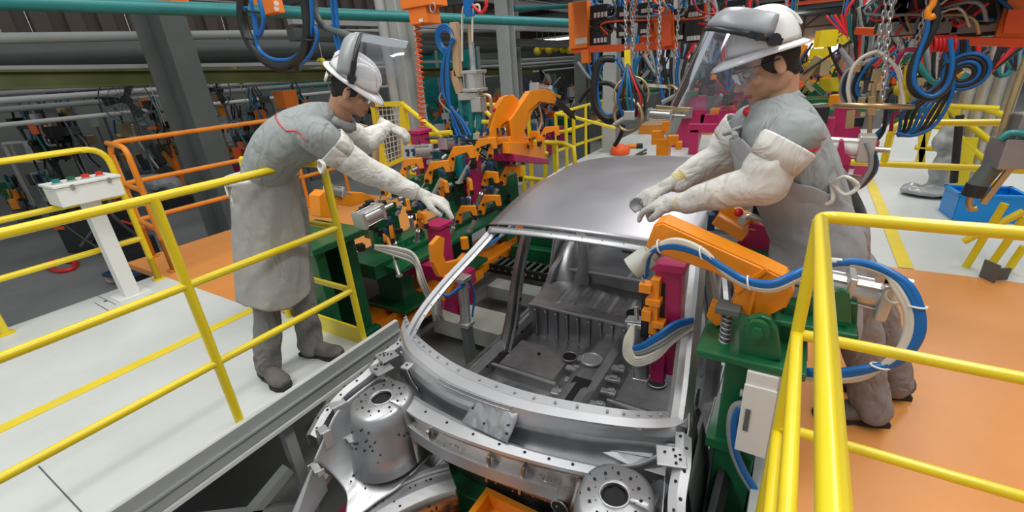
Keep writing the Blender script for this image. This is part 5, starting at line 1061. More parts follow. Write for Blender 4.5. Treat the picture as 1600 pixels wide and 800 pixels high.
m = M(); m.bx((-1.6, .75, -.75), (-1.35, 1.0, -.40)); part('magenta_block', m, 'magenta', uf, bev=.008); m = M(); m.bx((-1.32, 1.15, -.8), (-1.05, 1.4, -.42)); part('green_block', m, 'green', uf, bev=.008)
m = M(); m.bx((-1.45, 1.5, -.85), (-.35, 1.7, -.62)); part('green_beam', m, 'green', uf, bev=.008)
for x, y in ((-1.30, .95), (-1.15, 1.05), (-1.22, .75), (-.98, .8)): clamp(uf, V((x, y, -.60)), (.6, -.6, 0), .9, 1)
for x in (-1.2, -.3): m = M(); m.bx((x - .06, .92, -.85), (x + .06, 1.04, -.70)); part('frame_leg', m, 'dgrey', uf)
rb = thing('body_rail', 'black painted guide rail standing outside the right car sill', 'rail', (-.06, 2, -.85))
m = M(); sweep(m, [V((-.075, .95, -.12)), V((-.07, 1.25, -.10)), V((-.06, 1.55, -.02)), V((-.05, 1.9, -.02)), V((-.04, 2.6, -.05))], [(-.03, -.12), (.03, -.12), (.035, .0), (.012, .03), (-.012, .03), (-.02, .0)], (0, 0, 1), 6); part('rail_body', m, 'cable', rb)
m = M(); m.bx((-.08, 1.2, -.85), (-.03, 1.3, -.2)); m.bx((-.07, 2.3, -.85), (-.02, 2.4, -.15)); part('support', m, 'dgrey', rb)
m = M(); m.bx((-1.0, 3.3, -.85), (-.6, 3.8, -.56)); m.bx((-1.0, 2.0, -.85), (-.6, 2.3, -.56)); part('car_support', m, 'dgrey', uf)
# ================================================================ HANGING TOOLS, CHAINS, HOSES
rb_ = random.Random(23); U_ = rb_.uniform
def chain(label, a, b, pitch=.034, r=.0045, group=None, hook=False):
    m = M(); a = V(a); b = V(b); n = max(3, int((b - a).length / pitch)); d = (b - a).normalized(); s1, s2, _ = frame(d)
    for k in range(n):
        c = a + (b - a) * (k + .5) / n; s = s1 if k % 2 else s2; L_ = pitch * .75; W_ = pitch * .32
        m.tube([c + d * L_ * cos(t) + s * W_ * sin(t) for t in [2 * pi * i / 8 for i in range(8)]], r, 5, 1, True, 0, False)
    o = part('hanging_chain', m, 'zinc', stuff=False); tag(o, label, 'chain', group); o['kind'] = 'stuff' if False else 'thing'
    del o['kind']; return o
def hoses(name, label, cat, paths, group=None):
    t = thing(name, label, cat, paths[0][0][0], group)
    for pts, r, mt in paths: m = M(); m.tube(pts, r, 8, 6); part('hose', m, mt, t)
    return t
def P_(lst, y): return [PY(a, b, y) if len(q) == 2 else PY(a, b, q[2]) for q in lst for a, b in [q[:2]]]
# thick hose loop above the left worker
t = thing('hose_loop', 'thick black hose with blue hoses tied to it, looping down above the left worker', 'hose', PY(430, 95, 2.5))
for pts, r, mt in ((((385, -30), (378, 20), (388, 60), (412, 92), (444, 105), (472, 88), (482, 50), (478, 0), (476, -30)), .042, 'cable'),
                   (((392, 0), (398, 40), (404, 75), (425, 92), (455, 92), (478, 72), (488, 40), (484, -20)), .016, 'blue'),
                   (((402, -10), (412, 30), (404, 55), (396, 20)), .018, 'blue'), (((384, 10), (376, 30), (384, 50)), .018, 'blue'), (((492, 40), (496, 60), (486, 84), (470, 100), (455, 104)), .016, 'blue')):
    m = M(); m.tube(P_(pts, 2.5), r, 10, 8); part('hose', m, mt, t)
for a, b in ((394, 60), (484, 62), (460, 110), (396, 18)): m = M(); m.ring(PY(a, b, 2.5), (.2, 0, 1), .045, .008, 14, 6); part('strap', m, 'black', t)
t = thing('hose_loop', 'grey ribbed hose curving down to the left worker helmet', 'hose', PY(510, 40, 2.6))
m = M(); m.tube(P_(((490, -20), (492, 15), (505, 40), (535, 52), (560, 60)), 2.6), .026, 10, 8); part('hose', m, 'dgrey', t)
for k in range(2): m = M(); m.tube(P_(((516 + k * 6, -20), (520 + k * 6, 20), (524 + k * 6, 60), (532 + k * 4, 90)), 2.6), .013, 8, 6); part('hose', m, 'blue', t)
t = thing('junction_box', 'orange junction box at the top above the thick black hose loop', 'box', PY(418, 8, 2.9)); m = M(); m.box(PY(418, 2, 2.9), (.30, .1, .22)); part('box_body', m, 'orangebox', t, bev=.006); m = M(); m.cyl(PY(432, 5, 2.84), PY(432, 5, 2.82), .02, n=12); m.cyl(PY(432, 13, 2.84), PY(432, 13, 2.82), .02, n=12); part('socket', m, 'white', t)
t = thing('junction_box', 'flat orange box on top of the broad dark column', 'box', PY(270, 5, 3.2)); m = M(); m.box(PY(270, 3, 3.2), (.36, .2, .09)); part('box_body', m, 'orangebox', t, bev=.006)
# coil hose and orange cabinet
m = M(); m.helix(PY(652, 34, 3.4), PY(661, 206, 3.4), .030, .007, 21, 5); tag(part('coil_hose', m, 'redrail'), 'red-orange spiral air hose hanging beside the grey column', 'hose')
t = thing('control_cabinet', 'orange control cabinet hanging above the red spiral hose', 'cabinet', PY(665, 20, 3.4))
m = M(); m.box(PY(662, 2, 3.4), (.34, .22, .10)); part('cabinet_top', m, 'orangebox', t, bev=.006); m = M(); m.box(PY(663, 20, 3.4), (.20, .18, .18)); part('cabinet_body', m, 'orangebox', t, bev=.006); m = M(); m.box(PY(658, 32, 3.3), (.04, .01, .025)); part('label_plate', m, 'white', t); m = M(); m.ring(PY(676, 12, 3.28), (.2, 1, 0), .035, .005, 16, 6); part('cable_ring', m, 'grey', t)
# hanging weld gun in the middle
t = thing('welding_gun', 'hanging welding gun with tan laminated bar, blue hoses and aluminium cylinder behind the clamps', 'welding gun', PY(735, 150, 3.3)); y = 3.3
m = M(); m.beam(PY(710, 35, y), PY(716, 120, y), .065, .05); m.beam(PY(708, 110, y), PY(720, 145, y), .07, .05); part('laminated_bar', m, 'tan', t, bev=.004)
m = M(); m.cyl(PY(736, 65, y), PY(740, 115, y), .024, n=14); part('push_rod', m, 'zinc', t); m = M(); m.cyl(PY(734, 40, y), PY(735, 66, y), .020, n=12); part('copper_link', m, 'brass', t)
aircyl(t, PY(740, 112, y), PY(742, 140, y), .075); m = M(); m.box(PY(735, 150, y), (.20, .1, .06)); m.box(PY(748, 163, y), (.10, .1, .12)); part('gun_head', m, 'alu', t, bev=.006)
m = M(); m.tube(P_(((745, 150), (765, 150), (767, 175)), y), .014, 8, 5); m.tube(P_(((722, 155), (738, 150)), y), .012, 8, 3); part('handle', m, 'brass', t)
for k, (a, b, c_) in enumerate(((718, 145, 208), (733, 150, 214), (745, 165, 205))): m = M(); m.tube(P_(((a, b), (a + 3, (b + c_) / 2), (a + 2, c_)), y), .030, 8, 5, flat=.6); part('cable_sleeve', m, 'teal', t)
for k in range(5): m = M(); m.tube(P_(((706 + k, 60), (700 - k * 2, 100), (702 - k * 2, 150), (708 + k * 4, 190), (716 + k * 5, 212)), y - .05), .014, 8, 5); part('hose', m, 'blue' if k != 2 else 'cable', t)
for k in range(3): m = M(); m.ring(PY(697, 62, y), (.1, 1, .1), .11 - k * .018, .014, 26, 8); part('hose_coil', m, 'blue', t)
m = M()
for a in (722, 738): m.tube(P_(((a, 95), (a, 40), (a + 2, 12), (a + 10, 8), (a + 12, 18)), y), .009, 6, 5)
part('hook', m, 'cream', t)
m = M(); m.tube(P_(((738, 8), (752, 20), (760, 8), (756, -10), (745, -16)), y), .014, 8, 6); part('red_hose', m, 'red', t); m = M(); m.box(PY(733, 12, y), (.07, .05, .12)); part('blue_clamp', m, 'blue', t)
for px, nm in ((728, 'left'), (735, 'right')): chain('chain above the welding gun with the tan bar, the %s one' % nm, PY(px - 3, -25, 3.3), PY(px, 10, 3.3))
# tan bar next to the left worker's far hand
t = thing('gun_arm', 'tan laminated gun arm curving beside the left worker far hand', 'gun arm', PY(578, 230, 2.6)); m = M(); m.tube([PY(a, b, 2.6) for a, b in ((556, 205), (572, 203), (583, 215), (587, 240), (586, 275))], .040, 4, 6); part('arm_bar', m, 'tan', t)
m = M(); m.beam(PY(556, 222, 2.62), PY(560, 262, 2.62), .05, .05); m.box(PY(566, 265, 2.62), (.14, .06, .03)); part('arm_plate', m, 'tan', t, bev=.004); m = M(); m.cyl(PY(562, 196, 2.55), PY(575, 200, 2.55), .018, n=10); part('joint', m, 'brass', t)

# orange overhead frame with controllers (right of centre)
y = 5.2
t = thing('control_cabinet', 'tall orange cabinet hanging at the left end of the orange rail', 'cabinet', PY(906, 45, y))
a = PY(906, 40, y); m = M(); m.box(a, (.22, .12, .46)); part('cabinet_body', m, 'orangebox', t, bev=.006); m = M(); m.box(PY(916, 88, y), (.09, .08, .14)); part('small_box', m, 'orangebox', t, bev=.004); m = M(); m.box(PY(908, 64, y - .065), (.14, .005, .06)); part('label_plate', m, 'cream', t)
t = thing('hanging_gantry', 'orange overhead rail frame carrying black controllers and chains', 'frame', PY(1030, 72, y))
m = M(); m.beam(PY(893, 78, y), PY(1060, 71, y), .05, .07); m.beam(PY(1000, 62, y + .4), PY(1175, 56, y + .4), .05, .06); m.beam(PY(1042, 18, y), PY(1045, 72, y), .10, .16); part('frame_rail', m, 'redrail', t, bev=.004)
m = M(); m.beam(PY(1036, 20, y), PY(1040, 72, y), .20, .03); part('side_plate', m, 'orangebox', t)
for k, (px, py, w_, h_) in enumerate(((938, 40, .20, .40), (1085, 38, .16, .34), (1060, 40, .12, .3), (1150, 28, .16, .3), (975, 35, .12, .3), (1010, 30, .14, .3))):
    m = M(); m.box(PY(px, py, y + .1), (w_, .14, h_)); c_ = part('controller', m, 'black', t, bev=.004); m = M(); c = PY(px, py, y)
    for j in range(4): m.cyl(c + V((-.3 * w_ + .2 * w_ * j, 0, -h_ * .42)), c + V((-.3 * w_ + .2 * w_ * j, 0, -h_ * .30)), .016, n=8); m.cyl(c + V((-.3 * w_ + .2 * w_ * j, 0, h_ * .2)), c + V((-.3 * w_ + .2 * w_ * j, 0, h_ * .32)), .016, n=8)
    part('connector', m, 'white', c_)
    c_.children[0]['kind'] = 'stuff'
for k in range(22):
    a = PY(U_(915, 1160), U_(-15, 15), y + U_(-.1, .3)); b = PY(U_(915, 1160), U_(30, 62), y + U_(-.1, .2)); m = M(); m.tube([a, a + V((U_(-.1, .1), 0, -.15)), b + V((U_(-.12, .12), 0, .12)), b], U_(.010, .018), 6, 5); part('cable', m, rb_.choice(('red', 'cable', 'blue', 'cable', 'gcable', 'redrail')), t)
for k, (x0, y0, x1, y1, yy) in enumerate(((977, 0, 978, 88, 4.6), (985, 0, 990, 90, 4.7), (994, 0, 985, 95, 4.8), (1014, 0, 1012, 85, 4.9), (1032, 0, 1028, 135, 4.6), (1062, 0, 1055, 110, 4.9), (1108, 0, 1106, 90, 5.0))):
    chain('steel chain in front of the orange rail, %s from the tall orange cabinet' % ('first', 'second', 'third', 'fourth', 'fifth', 'sixth', 'seventh')[k], PY(x0, y0 - 12, yy), PY(x1, y1, yy), .038, .0055)
# black hose loop and ring gun
t = thing('hose_loop', 'big black and blue hose loop hanging left of the brass ring', 'hose', PY(945, 150, 4.4))
for k, (o_, mt, r) in enumerate(((0, 'cable', .034), (5, 'blue', .016), (-5, 'cable', .022))):
    m = M(); m.tube(P_(((960 + o_, 92), (940 + o_, 95), (930 + o_ * .6, 125), (932 + o_, 165), (948, 185 - o_), (968, 178 - o_), (982, 150), (985 + o_, 110)), 4.4), r, 10, 8); part('hose', m, mt, t)
m = M(); m.tube(P_(((905, 160), (920, 140), (940, 130), (960, 135), (972, 155), (972, 175)), 4.6), .022, 8, 8); part('hose', m, 'cable', t)
m = M(); m.tube(P_(((975, 195), (968, 215), (960, 228)), 4.6), .022, 8, 6); part('hose', m, 'cable', t)
t = thing('welding_gun', 'hanging welding gun with two brass handling rings near the hall centre', 'welding gun', PY(985, 170, 4.2)); y = 4.2
m = M(); m.ring(PY(981, 180, y), (.25, 1, .15), .145, .016, 32, 8); part('handling_ring', m, 'brass', t); m = M(); m.ring(PY(986, 148, y + .1), (-.35, 1, -.1), .155, .010, 32, 8); part('handling_ring', m, 'brass', t)
m = M(); m.beam(PY(980, 78, y), PY(981, 105, y), .05, .02); part('yellow_hanger', m, 'yellow', t)
for k in range(7): m = M(); a = PY(981, 100, y); m.tube([a, PY(972 + k * 4, 130, y - .05), PY(966 + k * 7, 155, y - .05), PY(974 + k * 5, 182, y)], .013, 6, 6); part('hose', m, ('blue', 'cable', 'teal', 'blue', 'cable', 'red', 'cable')[k], t)
m = M(); m.cyl(PY(960, 195, y), PY(1005, 165, y), .022, n=10); m.box(PY(985, 180, y), (.1, .08, .08)); part('gun_body', m, 'alu', t, bev=.004)
t = thing('welding_gun', 'horizontal aluminium welding gun above the wooden step', 'welding gun', PY(1045, 175, 4.9)); y = 4.9
aircyl(t, PY(1015, 178, y), PY(1050, 180, y), .055); m = M(); m.beam(PY(1025, 168, y), PY(1078, 172, y), .035, .05); part('gun_bar', m, 'brass', t, bev=.004); m = M(); m.beam(PY(1010, 133, y), PY(1050, 136, y), .03); part('hanger_bar', m, 'cream', t); m = M(); m.ring(PY(1048, 150, y), (.5, 1, .2), .10, .018, 28, 8); part('handling_ring', m, 'brass', t)
m = M(); m.cyl(PY(1035, 160, y), PY(1062, 146, y), .028, n=12); part('barrel', m, 'zinc', t)
for k in range(5): m = M(); m.tube(P_(((1025 + k * 12, 90), (1030 + k * 9, 115), (1034 + k * 8, 140), (1040 + k * 4, 165)), y), .017, 6, 5); part('hose', m, ('blue', 'cable', 'cable', 'blue', 'cable')[k], t)

# right side: chains, ring gun, thick hose loops
t = thing('welding_gun', 'hanging spot welding gun in an arched frame over a round brass ring', 'welding gun', PY(1362, 165, 3.3)); y = 3.3
m = M(); m.ring(PY(1362, 166, y), (0.05, .12, 1), .175, .013, 36, 8); m.ring(PY(1362, 166, y), (0.05, .12, 1), .12, .008, 30, 6); m.beam(PY(1328, 166, y), PY(1396, 166, y), .02, .012); part('handling_ring', m, 'brass', t)
for x0, x1 in ((1325, -1), (1408, 1)):
    m = M(); m.tube(P_(((x0 + 5, 168), (x0, 140), (x0 - x1 * 6, 110), (x0 - x1 * 22, 90), (1371, 80)), y), .010, 8, 6); part('arch_frame', m, 'cream', t)
m = M(); m.tube(P_(((1371, 82), (1382, 92), (1385, 120), (1375, 150)), y + .1), .009, 8, 6); part('arch_frame', m, 'cream', t)
m = M(); m.beam(PY(1362, 180, y), PY(1362, 150, y), .035, .035); m.cyl(PY(1365, 150, y), PY(1366, 130, y), .016, n=10); m.cyl(PY(1360, 170, y), PY(1358, 225, y), .012, n=8); m.beam(PY(1330, 172, y), PY(1327, 200, y), .04, .03); part('gun_body', m, 'brass', t, bev=.003)
for k in range(16): m = M(); c = PY(U_(1335, 1378), U_(105, 160), y + U_(0, .15)); m.box(c, (U_(.03, .07), .04, U_(.03, .08)), U_(0, 3)); part('gun_part', m, rb_.choice(('steel2', 'brass', 'tan', 'alu', 'dgrey')), t, bev=.003)
for k in range(6): m = M(); m.tube(P_(((1371, 90), (1350 - k * 5, 110), (1338 - k * 5, 140), (1350 - k * 6, 162), (1330 - k * 2, 165)), y + .05 + k * .02), .010, 6, 6); part('hose', m, ('blue', 'cable', 'gcable', 'blue', 'cable', 'gcable')[k], t)
for k, (x0, y0, x1, y1, yy) in enumerate(((1385, 0, 1372, 78, 3.3), (1398, 0, 1378, 85, 3.4), (1452, 0, 1420, 110, 3.6), (1420, 0, 1405, 75, 3.8), (1392, 0, 1378, 160, 3.2))):
    chain('steel chain hanging at upper right, %s from the arched gun frame' % ('first', 'second', 'fourth', 'third', 'nearest')[k], PY(x0 + 3, y0 - 15, yy), PY(x1, y1, yy), .030, .005)
t = thing('hose_loop', 'thick black hose loop with blue hose hung from a yellow hook at upper right', 'hose', PY(1450, 90, 3.1)); y = 3.1
m = M(); m.tube(P_(((1458, 2), (1461, 30), (1450, 60), (1432, 90), (1424, 120), (1430, 142), (1452, 152), (1474, 140), (1484, 118), (1487, 98)), y), .021, 12, 8); part('hose', m, 'cable', t)
m = M(); m.tube(P_(((1450, 20), (1448, 50), (1434, 90), (1428, 125), (1440, 145), (1460, 150), (1480, 132), (1488, 100), (1484, 60)), y - .03), .010, 8, 8); part('hose', m, 'blue', t)
m = M(); m.tube(P_(((1462, -20), (1458, 5), (1450, 18), (1452, 28), (1461, 24)), y - .03), .014, 8, 5); part('hook', m, 'orange', t)
t = thing('hose_loop', 'cluster of blue hose coils tied under the orange rail at right', 'hose', PY(1500, 110, 3.3)); y = 3.3
for k in range(4): m = M(); m.ring(PY(1509 - k, 112 + k, y), (.2, 1, .1), (.085 - .016 * k), .010, 26, 8); part('hose_coil', m, 'blue' if k % 2 == 0 else 'cable', t)
for k in range(8):
    m = M(); m.tube(P_(((1476 + k * 5, 62), (1478 + k * 4, 90), (1490 - k * 3, 130), (1478 - k * 9, 170), (1455 - k * 7, 200), (1425 - k * 3, 212), (1400 + k * 2, 208)), y + k * .02), .009, 8, 7); part('hose', m, ('blue', 'cable', 'cable', 'blue')[k % 4], t)
m = M()
for k in range(6): m.ring(PY(1460 + k * 6, 68, y), (1, .1, .2), .035, .008, 14, 6)
part('red_sleeve', m, 'red', t)
t.children[-1]['kind'] = 'stuff'
t = thing('hose_loop', 'dark hose loops with a pink hose hanging left of the right railing', 'hose', PY(1400, 160, 3.6)); y = 3.6
for k in range(7):
    m = M(); m.tube(P_(((1410 + k * 2, 130), (1388 + k * 2, 150), (1384 + k * 2, 180), (1380 - k, 205), (1365 - k * 2, 222), (1350, 215)), y + k * .03), .011, 8, 7); part('hose', m, ('cable', 'blue', 'cable', 'blue', 'cable', 'teal', 'cable')[k], t)
m = M(); m.tube(P_(((1392, 205), (1396, 180), (1408, 176), (1414, 184)), y - .1), .010, 8, 5); m.tube(P_(((1400, 100), (1412, 80), (1430, 78)), y - .1), .012, 8, 5); part('pink_hose', m, 'magenta', t)
m = M(); m.beam(PY(1419, 102, y), PY(1413, 142, y), .03, .02); m.ball(PY(1406, 140, y), .035, 10); part('yellow_tool', m, 'yellow', t)
t = thing('hanging_gantry', 'orange overhead rail and slanted bracket at the upper right corner', 'frame', PY(1500, 66, 3.7)); y = 3.7
m = M(); m.beam(PY(1440, 62, y), PY(1640, 68, y), .05, .045); m.beam(PY(1340, 48, y + 1.2), PY(1440, 52, y + .6), .05, .05); part('frame_rail', m, 'redrail', t, bev=.004)
m = M(); m.plate([PY(a, b, y) for a, b in ((1552, 62), (1578, -15), (1640, -15), (1640, 62))], .03); part('corner_bracket', m, 'orangebox', t, bev=.004)
m = M(); m.plate([PY(a, b, y - .06) for a, b in ((1575, 15), (1600, 16), (1612, 52), (1566, 52))], .02); part('bracket_cover', m, 'redrail', t)
for k, (px, py, w_, h_) in enumerate(((1530, 18, .28, .26), (1475, 20, .22, .26), (1420, 22, .16, .24), (1395, 20, .14, .22))):
    m = M(); m.box(PY(px, py, y + .15), (w_, .12, h_), 0); c_ = part('controller', m, 'black', t, bev=.004)
    m = M(); m.box(PY(px - 8, py + 24, y + .08), (w_ * .7, .05, .06)); part('terminal_block', m, 'grey', c_)
for k in range(26):
    a = PY(U_(1375, 1560), U_(-15, 10), y + U_(-.1, .3)); b = PY(U_(1375, 1560), U_(30, 60), y + U_(-.1, .2)); m = M(); m.tube([a, a + V((U_(-.1, .1), 0, -.1)), b + V((U_(-.1, .1), 0, .1)), b], U_(.006, .012), 6, 5); part('cable', m, rb_.choice(('red', 'cable', 'blue', 'brass', 'gcable', 'cream', 'alu')), t)
# long tool in the right foreground
t = thing('welding_gun', 'long dark tube gun with copper tip hanging over the blue crate', 'welding gun', PY(1560, 250, 2.6)); y = 2.6
m = M(); m.cyl(PY(1568, 240, y), PY(1525, 292, y), .034, n=16); part('gun_tube', m, 'dgrey', t); m = M(); m.cyl(PY(1527, 288, y), PY(1518, 306, y), .036, n=16); part('tip_holder', m, 'cable', t)
m = M(); m.tube(P_(((1520, 302), (1514, 315), (1518, 326), (1527, 324)), y), .013, 8, 5); m.beam(PY(1535, 318, y), PY(1600, 236, y), .02, .02); part('copper_tip', m, 'brass', t)
m = M(); m.box(PY(1583, 238, y), (.13, .10, .12), .3); m.box(PY(1592, 205, y), (.06, .08, .14), .3); part('gun_head', m, 'steel2', t, bev=.006)
m = M(); m.tube(P_(((1561, 225), (1570, 190), (1590, 130), (1612, 70)), y), .012, 8, 6); part('suspension_rod', m, 'brass', t); m = M(); m.tube(P_(((1562, 218), (1580, 208), (1610, 212)), y - .05), .014, 8, 6); part('hose', m, 'teal', t)
# magenta bracket with white cylinder behind the right worker
t = thing('clamp_station', 'magenta bracket holding a white air cylinder behind the right worker back', 'clamp', PY(1315, 235, 2.9)); y = 2.9
aircyl(t, PY(1285, 228, y), PY(1346, 232, y), .048, 'white'); m = M(); m.box(PY(1352, 231, y), (.07, .11, .13)); part('cylinder_head', m, 'alu', t, bev=.006)
m = M(); m.plate([PY(a, b, y - .08) for a, b in ((1308, 262), (1300, 240), (1308, 236), (1312, 218), (1318, 218), (1320, 236), (1328, 242), (1326, 256))], .05); m.box(PY(1298, 256, y), (.16, .10, .08)); part('magenta_bracket', m, 'magenta', t, bev=.005); m = M(); m.box(PY(1290, 247, y), (.14, .1, .05)); part('orange_plate', m, 'orange', t, bev=.004)
for k in range(4): m = M(); m.tube(P_(((1353, 222), (1366 - k * 2, 240), (1368 - k * 3, 265), (1350 - k * 2, 288), (1335, 296)), y - .02 * k), .011, 8, 6); part('hose', m, ('blue', 'cable', 'cable', 'gcable')[k], t)
m = M(); m.cyl(PY(1300, 256, y), V((PY(1300, 256, y).x, y, 0)), .05, n=12); part('stand_post', m, 'dgrey', t)
t = thing('sheet_panel', 'bare steel sheet panel standing behind the right worker hip', 'panel', PY(1310, 310, 3.0)); m = M(); m.plate([PY(a, b, 3.0) for a, b in ((1270, 268), (1346, 274), (1332, 330), (1325, 360), (1270, 360))], .012); part('sheet', m, 'alu', t); q = PY(1300, 355, 3.0); m = M(); m.bx((q.x - .02, 3.0, 0), (q.x + .02, 3.04, q.z)); part('stand_post', m, 'dgrey', t)

# ================================================================ STANDING THINGS, LEFT
# white control box on a post
t = thing('control_box', 'white push-button control box on a white post at left', 'control box', (-4.38, 1.06, 0))
bc = V((-4.40, 1.02, 1.0)); zb = 1.0
a = PX(80, 285, -4.25); b = PX(187, 278, -4.25)
zt = PX(130, 290, -4.25).z
m = M(); m.bx((-4.52, a.y, zt - .12), (-4.25, b.y, zt + .01)); part('box_body', m, 'white', t, bev=.004); m = M(); m.bx((-4.54, a.y - .01, zt + .012), (-4.24, b.y + .01, zt + .03)); lid = part('box_lid', m, 'white', t, bev=.003)
for k, mt in enumerate(('teal', 'green', 'red', 'red')):
    yy = a.y + .05 + k * (b.y - a.y - .1) / 3.3; m = M(); m.cyl((-4.36, yy, zt + .03), (-4.36, yy, zt + .062), .022, n=14); part('push_button', m, mt, lid); m = M(); m.ring((-4.36, yy, zt + .034), (0, 0, 1), .026, .005, 14, 6); part('button_collar', m, 'grey', lid)
for f in (.25, .82): m = M(); m.box((-4.243, a.y + (b.y - a.y) * f, zt + .005), (.008, .022, .035)); part('latch', m, 'zinc', t)
m = M(); pc = PZ(205, 460, 0); m.bx((pc.x - .05, pc.y - .05, .01), (pc.x + .05, pc.y + .05, zt - .12)); part('post', m, 'white', t, bev=.003); m = M(); m.bx((pc.x - .11, pc.y - .11, 0), (pc.x + .11, pc.y + .11, .01)); part('foot_plate', m, 'white', t)
def fan(label, px, py, y, R, tilt):
    c = PY(px, py, y); t = thing('industrial_fan', label, 'fan', (c.x, c.y, -.85)); ax = V((tilt, -1, .1)).normalized(); a, b, d = frame(ax)
    m = M(); m.ring(c, ax, R, .012, 30, 6); m.ring(c + ax * .08, ax, R * .6, .006, 24, 5); m.ring(c + ax * .1, ax, R * .3, .006, 20, 5)
    for k in range(16): t_ = 2 * pi * k / 16; e = a * cos(t_) + b * sin(t_); m.tube([c + e * R, c + ax * .07 + e * R * .7, c + ax * .11 + e * R * .15], .004, 4, 3)
    part('wire_guard', m, 'dgrey', t).update_tag(); t.children[-1]['kind'] = 'stuff'
    m = M(); m.cyl(c - ax * .12, c + ax * .03, R * .18, n=14); part('motor', m, 'black', t)
    for k in range(3): t_ = 2 * pi * k / 3; e = a * cos(t_) + b * sin(t_); f = a * -sin(t_) + b * cos(t_); m = M(); m.plate([c + e * R * .15 - f * R * .1, c + e * R * .85 - f * R * .22, c + e * R * .88 + f * R * .2 + ax * .04, c + e * R * .2 + f * R * .12 + ax * .03], .008); part('fan_blade', m, 'black', t)
    m = M(); m.cyl((c.x, c.y, -.82), c - ax * .1, .025, n=8); part('stand_pole', m, 'dgrey', t); m = M(); m.cyl((c.x, c.y, -.85), (c.x, c.y, -.80), .3, n=20); part('stand_base', m, 'dgrey', t); return t
fan('small round industrial fan below the olive beam at left', 142, 142, 4.2, .26, .8); fan('large tilted industrial fan left of the dark column', 196, 156, 4.0, .42, 1.2); fan('industrial fan seen right of the broad dark column', 338, 140, 5.2, .34, .3); fan('industrial fan partly hidden behind the right of another fan', 376, 126, 7.6, .34, -.2)
def hoist(label, px, py, y, s=1):
    c = PY(px, py, y); t = thing('spring_balancer', label, 'balancer', c)
    for k in (0, 1): m = M(); q = c + V((.0, .05 * k, -.22 * k * s)); m.cyl(q, q + V((0, -.10 * s, 0)), .11 * s, n=16); dr = part('drum', m, 'yellow', t, bev=.006); m = M(); m.cyl(q + V((0, -.10 * s, 0)), q + V((0, -.13 * s, 0)), .035 * s, n=10); part('drum_hub', m, 'black', dr)
    m = M(); m.cyl(c, c + V((0, 0, 1.2)), .01, n=6); m.cyl(c + V((0, 0, -.2)), c + V((.05, 0, -1.1)), .008, n=6); part('suspension_rod', m, 'zinc', t); return t
hoist('yellow spring balancer hanging at far left, below the olive beam', 27, 105, 3.4); hoist('second yellow spring balancer from the left edge', 75, 105, 3.6, 1.1); hoist('yellow spring balancer just left of the dark column', 222, 100, 4.2); hoist('small yellow spring balancer right of the dark column', 370, 112, 6.0, .8)
hoist('yellow spring balancer behind the left worker helmet', 505, 98, 7.0, .9)
for k, (px, w_, yy) in enumerate(((88, 55, 3.8), (170, 60, 4.4), (228, 50, 5.2))):
    hoses('hose_loop', 'black hose swags below the olive beam, %s' % ('left set', 'middle set', 'set by the dark column')[k], 'hose',
          [([PY(px + j * 8, 85, yy), PY(px + 8 + j * 9, 120 + j * 3, yy), PY(px + w_ * .3 + j * 3, 140 + j * 3, yy), PY(px - 15 + j * 2, 145 + j * 4, yy)] if k == 0 else [PY(px - 5 + j * 10, 85, yy), PY(px + j * 6, 110, yy), PY(px + 20 + j * 4, 128, yy), PY(px + w_, 133, yy)], .028, 'cable') for j in range(3)])
def station(label, px, py, y, seed, s=1.0, pal=('redrail', 'dgrey', 'black', 'steel2', 'orangebox')):
    r = random.Random(seed); c = PY(px, py, y); t = thing('welding_station', label, 'welding station', (c.x, c.y, -.85)); u = r.uniform
    m = M(); m.bx((c.x - .25 * s, c.y - .2 * s, -.85), (c.x + .25 * s, c.y + .2 * s, -.5)); part('base', m, 'dgrey', t, bev=.01)
    m = M(); m.beam((c.x, c.y, -.5), (c.x, c.y, c.z), .08 * s); part('mast', m, r.choice(pal), t)
    for k in range(16): m = M(); m.box(c + V((u(-.35, .35), u(-.2, .2), u(-.5, .3))) * s, (u(.08, .3) * s, u(.08, .2) * s, u(.06, .3) * s), u(0, .6)); part('machine_block', m, r.choice(pal), t, bev=.008)
    for k in range(16): a = c + V((u(-.4, .4), u(-.2, .2), u(.0, .5))) * s; m = M(); m.tube([a, a + V((u(-.2, .2), 0, -.3)) * s, a + V((u(-.3, .3), 0, -.7)) * s, a + V((u(-.4, .4), 0, -u(.6, 1.1))) * s], .018 * s, 6, 5); part('hose', m, r.choice(('cable', 'cable', 'cable', 'blue', 'teal', 'gcable')), t)
    return t
station('dark red welding station with hanging hoses at far left', 60, 200, 3.0, 1, 1.1, ('redrail', 'black', 'steel2', 'dgrey', 'brass'))
station('black hose-covered welding station left of the small fan', 95, 190, 3.5, 2, 1.1, ('black', 'steel2', 'dgrey', 'brass'))
station('orange and black station just left of the dark column', 248, 180, 4.6, 3, .9, ('orangebox', 'black', 'grey'))
station('low orange and green clamp station below the far left railing', 25, 300, 2.4, 4, .8, ('orange', 'green', 'black', 'dgrey'))
station('orange and green clamp station behind the control box', 75, 290, 2.6, 5, .7, ('orange', 'green', 'black', 'steel2'))
station('dark station behind the orange railing, right of the column', 378, 215, 5.4, 6, .9, ('black', 'redrail', 'dgrey', 'steel2'))
station('station with a red ball behind the left worker back', 400, 170, 6.0, 7, .9, ('black', 'orangebox', 'steel2', 'dgrey'))
station('orange topped station behind the left worker shoulder', 460, 160, 7.2, 8, 1.0, ('orangebox', 'black', 'dgrey'))
